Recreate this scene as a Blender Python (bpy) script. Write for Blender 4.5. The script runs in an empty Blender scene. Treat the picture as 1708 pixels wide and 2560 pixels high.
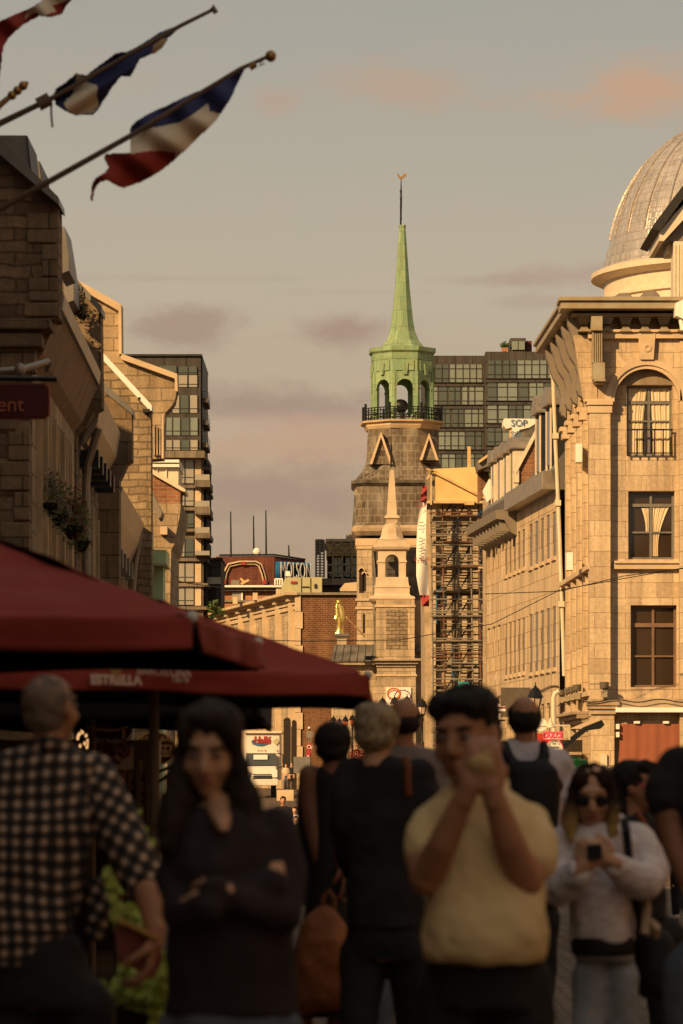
import bpy, bmesh, math, random
from mathutils import Vector, Matrix, noise
random.seed(7)
R = math.radians
sc = bpy.context.scene
COL = sc.collection
# ------------------------------------------------------------------ camera
F, CX, HY, EYE = 9000.0, 854.0, 1940.0, 1.54      # focal length and horizon in pixels of the 1708x2560 photograph
cam_d = bpy.data.cameras.new('camera'); cam = bpy.data.objects.new('camera', cam_d); COL.objects.link(cam)
cam.location = (0, 0, EYE); cam.rotation_euler = (R(90), 0, 0)
cam_d.sensor_fit = 'HORIZONTAL'; cam_d.sensor_width = 24; cam_d.lens = F/1708*24
cam_d.shift_y = (HY-1280)/1708; cam_d.clip_start = 0.1; cam_d.clip_end = 3000
cam_d.dof.use_dof = True; cam_d.dof.focus_distance = 165; cam_d.dof.aperture_fstop = 5.9
sc.camera = cam
# ------------------------------------------------------------------ light
SUN_AZ, SUN_EL = 36.0, 27.0        # degrees to the left of straight behind the camera; above the horizon
sd = Vector((-math.sin(R(SUN_AZ))*math.cos(R(SUN_EL)), -math.cos(R(SUN_AZ))*math.cos(R(SUN_EL)), math.sin(R(SUN_EL))))
sun_d = bpy.data.lights.new('sun', 'SUN'); sun = bpy.data.objects.new('sun', sun_d); COL.objects.link(sun)
sun.rotation_euler = (-sd).to_track_quat('-Z', 'Y').to_euler(); sun.location = (-20, -20, 60)
sun_d.energy = 4.5; sun_d.angle = R(0.5); sun_d.color = (1.0, 0.65, 0.30)
sc.view_settings.view_transform = 'Standard'; sc.view_settings.look = 'None'
sc.view_settings.exposure = 0.5; sc.view_settings.gamma = 1.0
sc.cycles.use_denoising = True
try: sc.cycles.denoiser = 'OPENIMAGEDENOISE'
except Exception: pass
sc.cycles.max_bounces = 6; sc.cycles.diffuse_bounces = 3; sc.cycles.caustics_reflective = False; sc.cycles.caustics_refractive = False

def lin(r, g, b):
    f = lambda c: (c/255/12.92) if c/255 <= .04045 else ((c/255+.055)/1.055)**2.4
    return (f(r), f(g), f(b), 1)

class NT:
    """small node helper"""
    def __init__(s, tree): s.t = tree; tree.nodes.clear()
    def n(s, typ, **kw):
        nd = s.t.nodes.new(typ)
        for k, v in kw.items():
            if k.startswith('i_'):
                key = k[2:]; key = int(key) if key.isdigit() else key.replace('_', ' ')
                if hasattr(v, 'links') or isinstance(v, bpy.types.NodeSocket): s.t.links.new(v, nd.inputs[key])
                else: nd.inputs[key].default_value = v
            else: setattr(nd, k, v)
        return nd
    def math(s, op, a, b=None, c=None, clamp=False):
        nd = s.t.nodes.new('ShaderNodeMath'); nd.operation = op; nd.use_clamp = clamp
        for i, v in enumerate((a, b, c)):
            if v is None: continue
            if isinstance(v, bpy.types.NodeSocket): s.t.links.new(v, nd.inputs[i])
            else: nd.inputs[i].default_value = v
        return nd.outputs[0]
    def mix(s, fac, a, b, blend='MIX'):
        nd = s.t.nodes.new('ShaderNodeMix'); nd.data_type = 'RGBA'; nd.blend_type = blend
        for i, v in ((0, fac), (6, a), (7, b)):
            if isinstance(v, bpy.types.NodeSocket): s.t.links.new(v, nd.inputs[i])
            else: nd.inputs[i].default_value = v
        return nd.outputs[2]
    def link(s, a, b): s.t.links.new(a, b)

# ------------------------------------------------------------------ sky: Nishita behind a warm veil of thin evening cloud
w = bpy.data.worlds.new("World"); sc.world = w; w.use_nodes = True
T = NT(w.node_tree)
sky = T.n('ShaderNodeTexSky', sky_type='NISHITA', sun_disc=False, sun_elevation=R(SUN_EL), sun_rotation=R(180+SUN_AZ), air_density=1.2, dust_density=3.0)
skyc = T.mix(1.0, sky.outputs[0], (.11*1.15, .11*.95, .11*.75, 1), 'MULTIPLY')
tc = T.n('ShaderNodeTexCoord'); sep = T.n('ShaderNodeSeparateXYZ', i_0=tc.outputs['Generated'])
yy = T.math('MAXIMUM', T.math('ABSOLUTE', sep.outputs[1]), .05)
U = T.math('DIVIDE', sep.outputs[0], yy); V = T.math('DIVIDE', sep.outputs[2], yy)
el = T.math('DIVIDE', V, .22, clamp=True)
ramp = T.n('ShaderNodeValToRGB', i_0=el)
cr = ramp.color_ramp; cr.elements[0].position = 0.0; cr.elements[0].color = lin(186, 152, 122)
cr.elements[1].position = 1.0; cr.elements[1].color = lin(166, 162, 153)
for p, c in ((.30, (178, 153, 128)), (.42, (190, 166, 140)), (.62, (190, 175, 152)), (.8, (177, 170, 154))):
    e = cr.elements.new(p); e.color = lin(*c)
comb = T.n('ShaderNodeCombineXYZ', i_0=U, i_1=V, i_2=0.0)
nz1 = T.n('ShaderNodeTexNoise', i_Scale=34.0, i_Detail=8.0, i_Roughness=.66)
mp = T.n('ShaderNodeMapping', i_0=comb.outputs[0]); mp.inputs['Scale'].default_value = (1, 1.7, 1); T.link(mp.outputs[0], nz1.inputs['Vector'])
veil = T.mix(.88, skyc, ramp.outputs[0])
soft = T.n('ShaderNodeMapRange', i_0=nz1.outputs[0]); soft.inputs[1].default_value = .35; soft.inputs[2].default_value = .75
soft.inputs[3].default_value = 0; soft.inputs[4].default_value = .16
cur = T.mix(soft.outputs[0], veil, lin(200, 172, 145))
# (px, py, half width, half height, strength, colour) of single clouds by the direction they stand in
CL = [(1650, 225, 330, 95, 1.0, (197, 163, 136)), (1010, 215, 260, 75, .6, (190, 160, 135)), (690, 255, 90, 45, .5, (188, 158, 136)),
      (455, 815, 150, 70, .95, (170, 147, 129)), (860, 830, 170, 55, .95, (170, 146, 127)), (640, 1010, 460, 60, .8, (164, 142, 126)),
      (760, 1120, 430, 60, .7, (196, 160, 132)), (720, 1225, 420, 85, .8, (166, 143, 125)), (700, 1060, 300, 30, .4, (200, 164, 140)), (1430, 690, 170, 42, .6, (176, 148, 130)),
      (1240, 700, 180, 16, .4, (170, 146, 130)), (250, 190, 260, 60, .25, (186, 160, 140)), (1400, 755, 160, 20, .35, (170, 148, 130)),
      (430, 695, 330, 12, .3, (170, 152, 136)), (900, 730, 160, 14, .3, (170, 152, 136))]
for (px, py, hw, hh, st, c) in CL:
    u0, v0, a, b = (px-CX)/F, (HY-py)/F, hw/F, hh/F
    du = T.math('POWER', T.math('DIVIDE', T.math('SUBTRACT', U, u0), a), 2.0)
    dv = T.math('POWER', T.math('DIVIDE', T.math('SUBTRACT', V, v0), b), 2.0)
    d = T.math('SQRT', T.math('ADD', du, dv))
    k = T.math('ADD', d, T.math('MULTIPLY', T.math('SUBTRACT', nz1.outputs[0], .5), 3.2))
    mr = T.n('ShaderNodeMapRange', i_0=k, interpolation_type='SMOOTHSTEP')
    mr.inputs[1].default_value = 1.25; mr.inputs[2].default_value = .05; mr.inputs[3].default_value = 0; mr.inputs[4].default_value = st
    cur = T.mix(mr.outputs[0], cur, lin(*c))
bg = T.n('ShaderNodeBackground', i_0=cur, i_1=0.70)
ow = T.n('ShaderNodeOutputWorld', i_0=bg.outputs[0])

# ------------------------------------------------------------------ materials
MATS = {}
def coords(t, scale=1.0, uv=True):
    c = t.n('ShaderNodeTexCoord'); m = t.n('ShaderNodeMapping', i_0=c.outputs['UV' if uv else 'Object'])
    m.inputs['Scale'].default_value = (scale,)*3 if not isinstance(scale, tuple) else scale
    return m.outputs[0]
def new_mat(name):
    m = bpy.data.materials.new(name); m.use_nodes = True; MATS[name] = m
    t = NT(m.node_tree); p = t.n('ShaderNodeBsdfPrincipled'); o = t.n('ShaderNodeOutputMaterial', i_0=p.outputs[0])
    return m, t, p
def plain(name, c, rough=.7, metal=0, var=.25, sc_=3.0, bump=.0, spec=.3, alt=None, uv=False, detail=5.0):
    if name in MATS: return MATS[name]
    m, t, p = new_mat(name); c = tuple(c[:3])+(1,)
    nz = t.n('ShaderNodeTexNoise', i_Vector=coords(t, sc_, uv), i_Scale=1.0, i_Detail=detail, i_Roughness=.6)
    mr = t.n('ShaderNodeMapRange', i_0=nz.outputs[0]); mr.inputs[1].default_value = .3; mr.inputs[2].default_value = .7
    dark = tuple(x*(1-var) for x in c[:3])+(1,) if alt is None else tuple(alt[:3])+(1,)
    lite = tuple(min(1, x*(1+var*.6)) for x in c[:3])+(1,) if alt is None else c
    t.link(t.mix(mr.outputs[0], dark, lite), p.inputs['Base Color'])
    p.inputs['Roughness'].default_value = rough; p.inputs['Metallic'].default_value = metal; p.inputs['Specular IOR Level'].default_value = spec
    if bump:
        nb = t.n('ShaderNodeTexNoise', i_Vector=coords(t, sc_*6, uv), i_Scale=1.0, i_Detail=4.0)
        b = t.n('ShaderNodeBump', i_Height=nb.outputs[0], i_Strength=bump, i_Distance=.03); t.link(b.outputs[0], p.inputs['Normal'])
    return m
def masonry(name, c1, c2, mortar, bw=.6, rh=.32, ms=.012, bump=.5, stain=.25, wob=0.0, rough=.85, stainc=None, bias=0.0, ns=.35, fine=9.0):
    if name in MATS: return MATS[name]
    m, t, p = new_mat(name)
    v = coords(t, 1.0)
    if wob:
        nw = t.n('ShaderNodeTexNoise', i_Vector=v, i_Scale=2.2, i_Detail=2.0)
        off = t.n('ShaderNodeVectorMath', operation='SUBTRACT', i_0=nw.outputs[1]); off.inputs[1].default_value = (.5, .5, .5)
        s2 = t.n('ShaderNodeVectorMath', operation='SCALE', i_0=off.outputs[0]); s2.inputs[3].default_value = wob
        ad = t.n('ShaderNodeVectorMath', operation='ADD', i_0=v, i_1=s2.outputs[0]); v = ad.outputs[0]
    b = t.n('ShaderNodeTexBrick', i_Vector=v); b.offset = .5
    b.inputs['Color1'].default_value = c1; b.inputs['Color2'].default_value = c2; b.inputs['Mortar'].default_value = mortar
    b.inputs['Scale'].default_value = 1.0; b.inputs['Mortar Size'].default_value = ms; b.inputs['Mortar Smooth'].default_value = .3
    b.inputs['Bias'].default_value = bias; b.inputs['Brick Width'].default_value = bw; b.inputs['Row Height'].default_value = rh
    n1 = t.n('ShaderNodeTexNoise', i_Vector=coords(t, (ns*1.6, ns, 1)), i_Scale=1.0, i_Detail=7.0, i_Roughness=.65)
    mr = t.n('ShaderNodeMapRange', i_0=n1.outputs[0]); mr.inputs[1].default_value = .42; mr.inputs[2].default_value = .72; mr.inputs[4].default_value = stain
    sc2 = stainc if stainc else tuple(x*.35 for x in c1[:3])+(1,)
    n2 = t.n('ShaderNodeTexNoise', i_Vector=coords(t, fine), i_Scale=1.0, i_Detail=5.0, i_Roughness=.7)
    base = t.mix(mr.outputs[0], b.outputs[0], sc2)
    m2 = t.n('ShaderNodeMapRange', i_0=n2.outputs[0]); m2.inputs[1].default_value = .25; m2.inputs[2].default_value = .75; m2.inputs[3].default_value = .72; m2.inputs[4].default_value = 1.15
    cc = t.n('ShaderNodeCombineXYZ', i_0=m2.outputs[0], i_1=m2.outputs[0], i_2=m2.outputs[0])
    n3 = t.n('ShaderNodeTexNoise', i_Vector=coords(t, (2.2, .16, 1)), i_Scale=1.0, i_Detail=6.0, i_Roughness=.7)
    m3 = t.n('ShaderNodeMapRange', i_0=n3.outputs[0]); m3.inputs[1].default_value = .36; m3.inputs[2].default_value = .6; m3.inputs[3].default_value = .70; m3.inputs[4].default_value = 1.08
    c3 = t.n('ShaderNodeCombineXYZ', i_0=m3.outputs[0], i_1=m3.outputs[0], i_2=m3.outputs[0])
    t.link(t.mix(1.0, t.mix(1.0, base, cc.outputs[0], 'MULTIPLY'), c3.outputs[0], 'MULTIPLY'), p.inputs['Base Color'])
    h = t.math('ADD', t.math('MULTIPLY', b.outputs[1], -1.0), t.math('MULTIPLY', n2.outputs[0], .5))
    bp = t.n('ShaderNodeBump', i_Height=h, i_Strength=bump, i_Distance=.04); t.link(bp.outputs[0], p.inputs['Normal'])
    p.inputs['Roughness'].default_value = rough; p.inputs['Specular IOR Level'].default_value = .15
    return m
C = lambda r, g, b: (r, g, b, 1)
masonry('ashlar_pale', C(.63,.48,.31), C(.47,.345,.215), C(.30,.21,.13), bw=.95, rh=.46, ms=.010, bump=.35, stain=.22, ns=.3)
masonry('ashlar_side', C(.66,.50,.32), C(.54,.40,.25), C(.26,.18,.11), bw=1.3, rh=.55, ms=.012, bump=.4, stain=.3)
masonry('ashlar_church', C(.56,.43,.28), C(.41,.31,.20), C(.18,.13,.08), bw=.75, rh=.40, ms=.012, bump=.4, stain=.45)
masonry('rubble_church', C(.40,.30,.19), C(.26,.19,.12), C(.15,.11,.07), bw=.42, rh=.2, ms=.02, bump=1.0, stain=.3, wob=.12)
masonry('rough_stone', C(.42,.32,.2), C(.30,.22,.14), C(.2,.15,.1), bw=5, rh=5, ms=.0, bump=1.0, stain=.3, fine=22)
masonry('slate_stained', C(.15,.115,.08), C(.085,.06,.042), C(.24,.20,.15), bw=.42, rh=.42, ms=.025, bump=.3, stain=.9, stainc=C(.33,.29,.23), ns=.5, rough=.6)
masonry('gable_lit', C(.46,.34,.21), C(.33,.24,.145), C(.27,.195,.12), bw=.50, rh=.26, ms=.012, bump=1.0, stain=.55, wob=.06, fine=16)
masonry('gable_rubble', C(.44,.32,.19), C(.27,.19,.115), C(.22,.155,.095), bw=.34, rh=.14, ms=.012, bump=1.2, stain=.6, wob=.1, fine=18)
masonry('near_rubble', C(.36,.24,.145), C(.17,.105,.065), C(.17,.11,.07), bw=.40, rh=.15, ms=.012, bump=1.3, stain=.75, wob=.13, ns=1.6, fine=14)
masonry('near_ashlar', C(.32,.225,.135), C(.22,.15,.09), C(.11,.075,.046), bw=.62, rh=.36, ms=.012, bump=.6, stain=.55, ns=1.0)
masonry('row_facade', C(.56,.41,.25), C(.42,.30,.18), C(.22,.15,.09), bw=.7, rh=.34, ms=.014, bump=.7, stain=.5)
masonry('brick_red', C(.34,.145,.07), C(.22,.085,.045), C(.30,.21,.14), bw=.21, rh=.085, ms=.012, bump=.5, stain=.35)
masonry('brick_far', C(.20,.085,.04), C(.125,.048,.025), C(.24,.15,.08), bw=.32, rh=.13, ms=.02, bump=.4, stain=.3)
masonry('brick_deep', C(.17,.052,.035), C(.12,.038,.028), C(.14,.07,.05), bw=.6, rh=.16, ms=.02, bump=.2, stain=.2)
masonry('brick_orange', C(.48,.19,.085), C(.36,.135,.06), C(.5,.33,.2), bw=.55, rh=.22, ms=.022, bump=.3, stain=.2)
masonry('condo_panel', C(.075,.066,.057), C(.058,.05,.043), C(.03,.026,.022), bw=1.6, rh=2.8, ms=.05, bump=.1, stain=.1, rough=.6)
masonry('condo_stone', C(.22,.175,.13), C(.17,.135,.10), C(.08,.07,.06), bw=1.6, rh=1.2, ms=.03, bump=.1, stain=.2)
masonry('copper', C(.30,.42,.235), C(.22,.34,.20), C(.13,.24,.15), bw=1.0, rh=.75, ms=.018, bump=.25, stain=.75, stainc=C(.25,.28,.13), ns=.9, rough=.6)
masonry('cobble', C(.24,.165,.11), C(.16,.11,.072), C(.05,.035,.025), bw=.21, rh=.13, ms=.014, bump=1.0, stain=.4, wob=.05, ns=.6, rough=.75)
masonry('dome_tin', C(.72,.64,.56), C(.60,.53,.46), C(.36,.31,.27), bw=.40, rh=.42, ms=.012, bump=.35, stain=.1, rough=.32)
MATS['dome_tin'].node_tree.nodes['Principled BSDF'].inputs['Metallic'].default_value = .6
plain('cream_paint', C(.62,.52,.38), .5, var=.12); plain('white_paint', C(.78,.72,.64), .5, var=.08)
plain('stone_trim', C(.54,.40,.25), .8, var=.2, sc_=1.2, bump=.2); plain('stone_turret', C(.60,.48,.34), .8, var=.18, sc_=.8, bump=.25, alt=C(.42,.32,.21))
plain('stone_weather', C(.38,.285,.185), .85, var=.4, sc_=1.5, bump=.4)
plain('cornice_metal', C(.33,.30,.21), .5, var=.3, sc_=1.6, alt=C(.25,.17,.09)); plain('bracket_brown', C(.20,.165,.125), .6, var=.1)
plain('dark_metal', C(.03,.027,.025), .5, .3); plain('black_iron', C(.012,.011,.011), .45, .2); plain('gutter_metal', C(.30,.25,.19), .4, .5)
plain('roof_metal', C(.20,.18,.16), .45, .5, var=.3, sc_=.8); plain('lead_roof', C(.24,.21,.17), .5, .3, var=.55, sc_=1.2, alt=C(.07,.058,.045))
plain('wood_soffit', C(.28,.165,.085), .7, var=.3); plain('plywood', C(.66,.46,.19), .7, var=.16, sc_=.9); plain('timber', C(.58,.38,.17), .7)
plain('steel_tube', C(.36,.31,.23), .5, .5, var=.4, sc_=.6, alt=C(.16,.12,.08)); plain('rust_tube', C(.17,.08,.045), .6, .2); plain('plank', C(.24,.195,.13), .8, var=.4)
plain('gold_leaf', C(1.0,.72,.22), .22, 1.0, var=.05); plain('blue_glow', C(.02,.10,.22), .5)
plain('blue_letter', C(.015,.11,.25), .5); plain('letter_white', C(.7,.68,.62), .5, var=.05); plain('hvac_olive', C(.40,.37,.21), .5, var=.08)
plain('frame_grey', C(.16,.15,.13), .5); plain('frame_brown', C(.17,.10,.065), .5); plain('curtain', C(.62,.50,.33), .9, var=.1)
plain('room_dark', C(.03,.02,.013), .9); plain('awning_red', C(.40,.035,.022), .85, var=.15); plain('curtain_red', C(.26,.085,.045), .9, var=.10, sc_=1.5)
plain('banner_white', C(.72,.66,.58), .8, var=.05); plain('banner_red', C(.30,.035,.035), .8, var=.1); plain('banner_print', C(.24,.035,.03), .8)
plain('cyan_sign', C(.02,.45,.50), .6, var=.05); plain('green_sign', C(.03,.30,.05), .5, var=.05); plain('sign_dark_red', C(.085,.014,.012), .6); plain('sign_gold', C(.75,.45,.16), .5)
plain('sign_salmon', C(.42,.12,.07), .6); plain('pink_sign', C(.75,.10,.16), .6, var=.03); plain('panel_brown', C(.10,.075,.05), .7)
plain('asphalt', C(.05,.045,.04), .9); plain('truck_white', C(.62,.56,.48), .4, var=.05); plain('halle_red', C(.35,.03,.03), .6); plain('halle_blue', C(.03,.13,.25), .6)
plain('rubber', C(.02,.02,.02), .8); plain('plant_green', C(.07,.11,.025), .7, var=.5, sc_=6); plain('plant_lime', C(.36,.42,.07), .6, var=.3, sc_=8)
plain('flower_red', C(.20,.035,.025), .7, var=.5, sc_=9); plain('flower_pale', C(.26,.19,.125), .7, var=.4, sc_=9); plain('flag_blue', C(.035,.042,.13), .8, var=.15); plain('flag_white', C(.80,.68,.50), .85, var=.1)
plain('flag_red', C(.33,.045,.032), .8, var=.2); plain('pole_wood', C(.16,.11,.075), .5); plain('brass', C(.40,.22,.08), .35, .7)
plain('net', C(.16,.14,.11), .9, var=.3); plain('gold_board', C(.45,.33,.10), .8, var=.2)
def glassmat(name, c, rough=.08, var=.35, s=.25, metal=.0):
    m, t, p = new_mat(name)
    nz = t.n('ShaderNodeTexNoise', i_Vector=coords(t, s), i_Scale=1.0, i_Detail=3.0)
    t.link(t.mix(nz.outputs[0], tuple(x*(1-var) for x in c[:3])+(1,), tuple(min(1,x*(1+var)) for x in c[:3])+(1,)), p.inputs['Base Color'])
    p.inputs['Roughness'].default_value = rough; p.inputs['Metallic'].default_value = metal; p.inputs['Specular IOR Level'].default_value = .7
    return m
glassmat('condo_glass', C(.18,.21,.18), .18); glassmat('condo_glass_dark', C(.07,.085,.07), .12); glassmat('tower_glass', C(.30,.27,.22), .2)
glassmat('window_glass', C(.035,.022,.014), .05); glassmat('lamp_glass', C(.55,.42,.3), .3); glassmat('windscreen', C(.05,.055,.05), .1)
def emis(name, c, s):
    m, t, p = new_mat(name); p.inputs['Base Color'].default_value = c; p.inputs['Emission Color'].default_value = c; p.inputs['Emission Strength'].default_value = s
emis('fairy_light', C(1,.55,.22), .7)

# ------------------------------------------------------------------ geometry helpers
def P(px, py, Y): return Vector(((px-CX)*Y/F, Y, EYE+(HY-py)*Y/F))
def tag(o, label=None, cat=None, group=None, kind=None):
    for k, v in (('label', label), ('category', cat), ('group', group), ('kind', kind)):
        if v: o[k] = v
    return o
def thing(name, loc, label, cat, group=None):
    o = bpy.data.objects.new(name, None); COL.objects.link(o); o.location = loc; o.empty_display_size = .2
    return tag(o, label, cat, group)
class Fr:
    """a wall frame: u runs along the wall, d is out of the wall, z is up"""
    def __init__(s, x, y, dx, dy, side=1):
        l = math.hypot(dx, dy); s.o = Vector((x, y, 0)); s.u = Vector((dx/l, dy/l, 0)); s.n = Vector((s.u.y, -s.u.x, 0))*side
    def __call__(s, u, d, z): return s.o+s.u*u+s.n*d+Vector((0, 0, z))
WORLD = Fr(0, 0, 1, 0)   # u = x, d = -y
class MB:
    def __init__(s): s.v = []; s.f = []; s.sm = []
    def add(s, vs, fs, smooth=False):
        b = len(s.v); s.v += [Vector(x) for x in vs]; s.f += [tuple(b+i for i in f) for f in fs]; s.sm += [smooth]*len(fs); return s
    def fbox(s, fr, u0, u1, d0, d1, z0, z1):
        c = [fr(u, d, z) for z in (z0, z1) for u, d in ((u0, d0), (u1, d0), (u1, d1), (u0, d1))]
        return s.add(c, [(0,1,2,3), (4,5,6,7), (0,1,5,4), (1,2,6,5), (2,3,7,6), (3,0,4,7)])
    def box(s, x0, x1, y0, y1, z0, z1): return s.fbox(WORLD, x0, x1, -y0, -y1, z0, z1)
    def pbox(s, px0, px1, py0, py1, Y, dep):
        a = P(px0, py1, Y); b = P(px1, py0, Y); return s.box(a.x, b.x, Y, Y+dep, a.z, b.z)
    def poly(s, pts, Y, dep):
        """pixel outline standing at distance Y, dep metres thick"""
        n = len(pts); a = [P(x, y, Y) for x, y in pts]; b = [p+Vector((0, dep, 0)) for p in a]
        return s.add(a+b, [tuple(range(n)), tuple(range(2*n-1, n-1, -1))]+[(i, (i+1)%n, n+(i+1)%n, n+i) for i in range(n)])
    def prism(s, pts, vec):
        n = len(pts); a = [Vector(p) for p in pts]; b = [p+Vector(vec) for p in a]
        return s.add(a+b, [tuple(range(n)), tuple(range(2*n-1, n-1, -1))]+[(i, (i+1)%n, n+(i+1)%n, n+i) for i in range(n)])
    def tube(s, pts, r, seg=8, smooth=True, cap=True):
        pts = [Vector(p) for p in pts]; n = len(pts); rr = r if isinstance(r, (list, tuple)) else [r]*n
        vs = []; up0 = None
        for i, p in enumerate(pts):
            t = (pts[min(i+1, n-1)]-pts[max(i-1, 0)]).normalized()
            a = t.cross(Vector((0, 0, 1)) if abs(t.z) < .9 else Vector((0, 1, 0))).normalized() if up0 is None else (up0-t*up0.dot(t)).normalized()
            up0 = a; b = t.cross(a)
            for k in range(seg):
                th = 2*math.pi*k/seg; vs.append(p+(a*math.cos(th)+b*math.sin(th))*rr[i])
        fs = [(i*seg+k, i*seg+(k+1)%seg, (i+1)*seg+(k+1)%seg, (i+1)*seg+k) for i in range(n-1) for k in range(seg)]
        if cap: fs += [tuple(range(seg-1, -1, -1)), tuple(range((n-1)*seg, n*seg))]
        return s.add(vs, fs, smooth)
    def bar(s, a, b, r=.02, seg=5): return s.tube([a, b], r, seg, seg > 5)
    def lathe(s, cx, cy, prof, seg=24, rot=0.0, smooth=True, a0=0, a1=2*math.pi, sq=1.0):
        """prof = [(r, z)]"""
        full = abs(a1-a0-2*math.pi) < 1e-6; m = seg if full else seg+1
        vs = [Vector((cx+r*math.cos(rot+a0+(a1-a0)*k/seg), cy+r*sq*math.sin(rot+a0+(a1-a0)*k/seg), z)) for r, z in prof for k in range(m)]
        fs = [(i*m+k, i*m+(k+1)%m, (i+1)*m+(k+1)%m, (i+1)*m+k) for i in range(len(prof)-1) for k in range(seg)]
        if full: fs += [tuple(range(m-1, -1, -1)), tuple(range((len(prof)-1)*m, len(prof)*m))]
        return s.add(vs, fs, smooth)
    def ell(s, c, r, seg=14, rings=9, M=None):
        vs = []; c = Vector(c)
        for i in range(rings+1):
            ph = math.pi*i/rings
            for k in range(seg):
                th = 2*math.pi*k/seg; q = Vector((r[0]*math.sin(ph)*math.cos(th), r[1]*math.sin(ph)*math.sin(th), r[2]*math.cos(ph)))
                vs.append(c+(M @ q if M else q))
        fs = [(i*seg+k, i*seg+(k+1)%seg, (i+1)*seg+(k+1)%seg, (i+1)*seg+k) for i in range(rings) for k in range(seg)]
        return s.add(vs, fs, True)
    def build(s, name, mat, parent=None, bevel=0):
        me = bpy.data.meshes.new(name); me.from_pydata([tuple(v) for v in s.v], [], s.f)
        bm = bmesh.new(); bm.from_mesh(me)
        bmesh.ops.remove_doubles(bm, verts=bm.verts, dist=1e-5) if len(s.v) < 200000 and any(s.sm) else None
        bmesh.ops.recalc_face_normals(bm, faces=bm.faces)
        uv = bm.loops.layers.uv.new('UVMap')
        for f in bm.faces:
            n = f.normal
            if abs(n.z) > .75: a, b = Vector((1, 0, 0)), Vector((0, 1, 0))
            else:
                a = Vector((-n.y, n.x, 0)).normalized() if (n.x or n.y) else Vector((1, 0, 0)); b = Vector((0, 0, 1))/max(.3, math.sqrt(max(0, 1-n.z*n.z)))
            for l in f.loops: l[uv].uv = (l.vert.co.dot(a), l.vert.co.dot(b))
        bm.to_mesh(me); bm.free()
        if any(s.sm):
            for p_ in me.polygons: p_.use_smooth = True
            try: me.set_sharp_from_angle(angle=R(38))
            except Exception: pass
        o = bpy.data.objects.new(name, me); COL.objects.link(o)
        if mat: me.materials.append(MATS[mat] if isinstance(mat, str) else mat)
        if parent is not None:
            o.parent = parent
            me.transform(Matrix.Translation(-worldloc(parent)))
        if bevel:
            bv = o.modifiers.new('bevel', 'BEVEL'); bv.width = bevel; bv.segments = 2; bv.limit_method = 'ANGLE'
        return o
def worldloc(o):
    v = Vector((0, 0, 0))
    while o is not None: v = v+Vector(o.location); o = o.parent
    return v
def holes_wall(mb, fr, u0, u1, z0, z1, holes, dep, d=0.0):
    """wall face with rectangular openings and their reveals"""
    us = sorted({u0, u1}|{h[0] for h in holes}|{h[1] for h in holes}); zs = sorted({z0, z1}|{h[2] for h in holes}|{h[3] for h in holes})
    for i in range(len(us)-1):
        for j in range(len(zs)-1):
            a, b, c, e = us[i], us[i+1], zs[j], zs[j+1]; mu, mz = (a+b)/2, (c+e)/2
            if any(h[0] < mu < h[1] and h[2] < mz < h[3] for h in holes): continue
            mb.add([fr(a, d, c), fr(b, d, c), fr(b, d, e), fr(a, d, e)], [(0,1,2,3)])
    for (a, b, c, e) in holes:
        q = [(a, c), (b, c), (b, e), (a, e)]
        for k in range(4):
            (p0, r0), (p1, r1) = q[k], q[(k+1)%4]
            mb.add([fr(p0, d, r0), fr(p1, d, r1), fr(p1, d-dep, r1), fr(p0, d-dep, r0)], [(0,1,2,3)])
def text(body, size, loc, mat, parent, name='lettering', rotz=0.0, tilt=0.0, extrude=.004, sx=1.0, shear=0.0, align='CENTER', spacing=1.0, bold=0.0):
    cu = bpy.data.curves.new('t', 'FONT'); cu.body = body; cu.size = size; cu.extrude = extrude; cu.align_x = align; cu.align_y = 'CENTER'; cu.shear = shear; cu.space_character = spacing
    cu.offset = bold
    o = bpy.data.objects.new('t', cu); COL.objects.link(o)
    dg = bpy.context.evaluated_depsgraph_get(); me = bpy.data.meshes.new_from_object(o.evaluated_get(dg)); me.name = name
    bpy.data.objects.remove(o); bpy.data.curves.remove(cu)
    me.transform(Matrix.Translation(Vector(loc)) @ Matrix.Rotation(rotz, 4, 'Z') @ Matrix.Rotation(tilt, 4, 'Y') @ Matrix.Rotation(R(90), 4, 'X') @ Matrix.Diagonal((sx, 1, 1, 1)))
    if parent is not None: me.transform(Matrix.Translation(-worldloc(parent)))
    me.materials.clear(); me.materials.append(MATS[mat])
    r = bpy.data.objects.new(name, me); COL.objects.link(r); r.parent = parent
    return r
def copy_tree(o, parent=None):
    c = o.copy(); COL.objects.link(c)
    if parent is not None: c.parent = parent
    for ch in [x for x in COL.objects if x.parent == o and x != c]: copy_tree(ch, c)
    return c
def leaves(mb, c, r, n, size, seed=0, flat=1.0):
    rnd = random.Random(seed)
    for _ in range(n):
        q = Vector((rnd.gauss(0, .45), rnd.gauss(0, .45), rnd.gauss(0, .45)))
        if q.length > 1: q.normalize()
        p = Vector(c)+Vector((q.x*r[0], q.y*r[1], q.z*r[2]))
        a = Vector((rnd.uniform(-1,1), rnd.uniform(-1,1), rnd.uniform(-1,1))).normalized(); b = a.orthogonal().normalized(); s = size*rnd.uniform(.6, 1.3)
        mb.add([p-a*s, p+b*s*.5, p+a*s, p-b*s*.5], [(0,1,2,3)])
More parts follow.
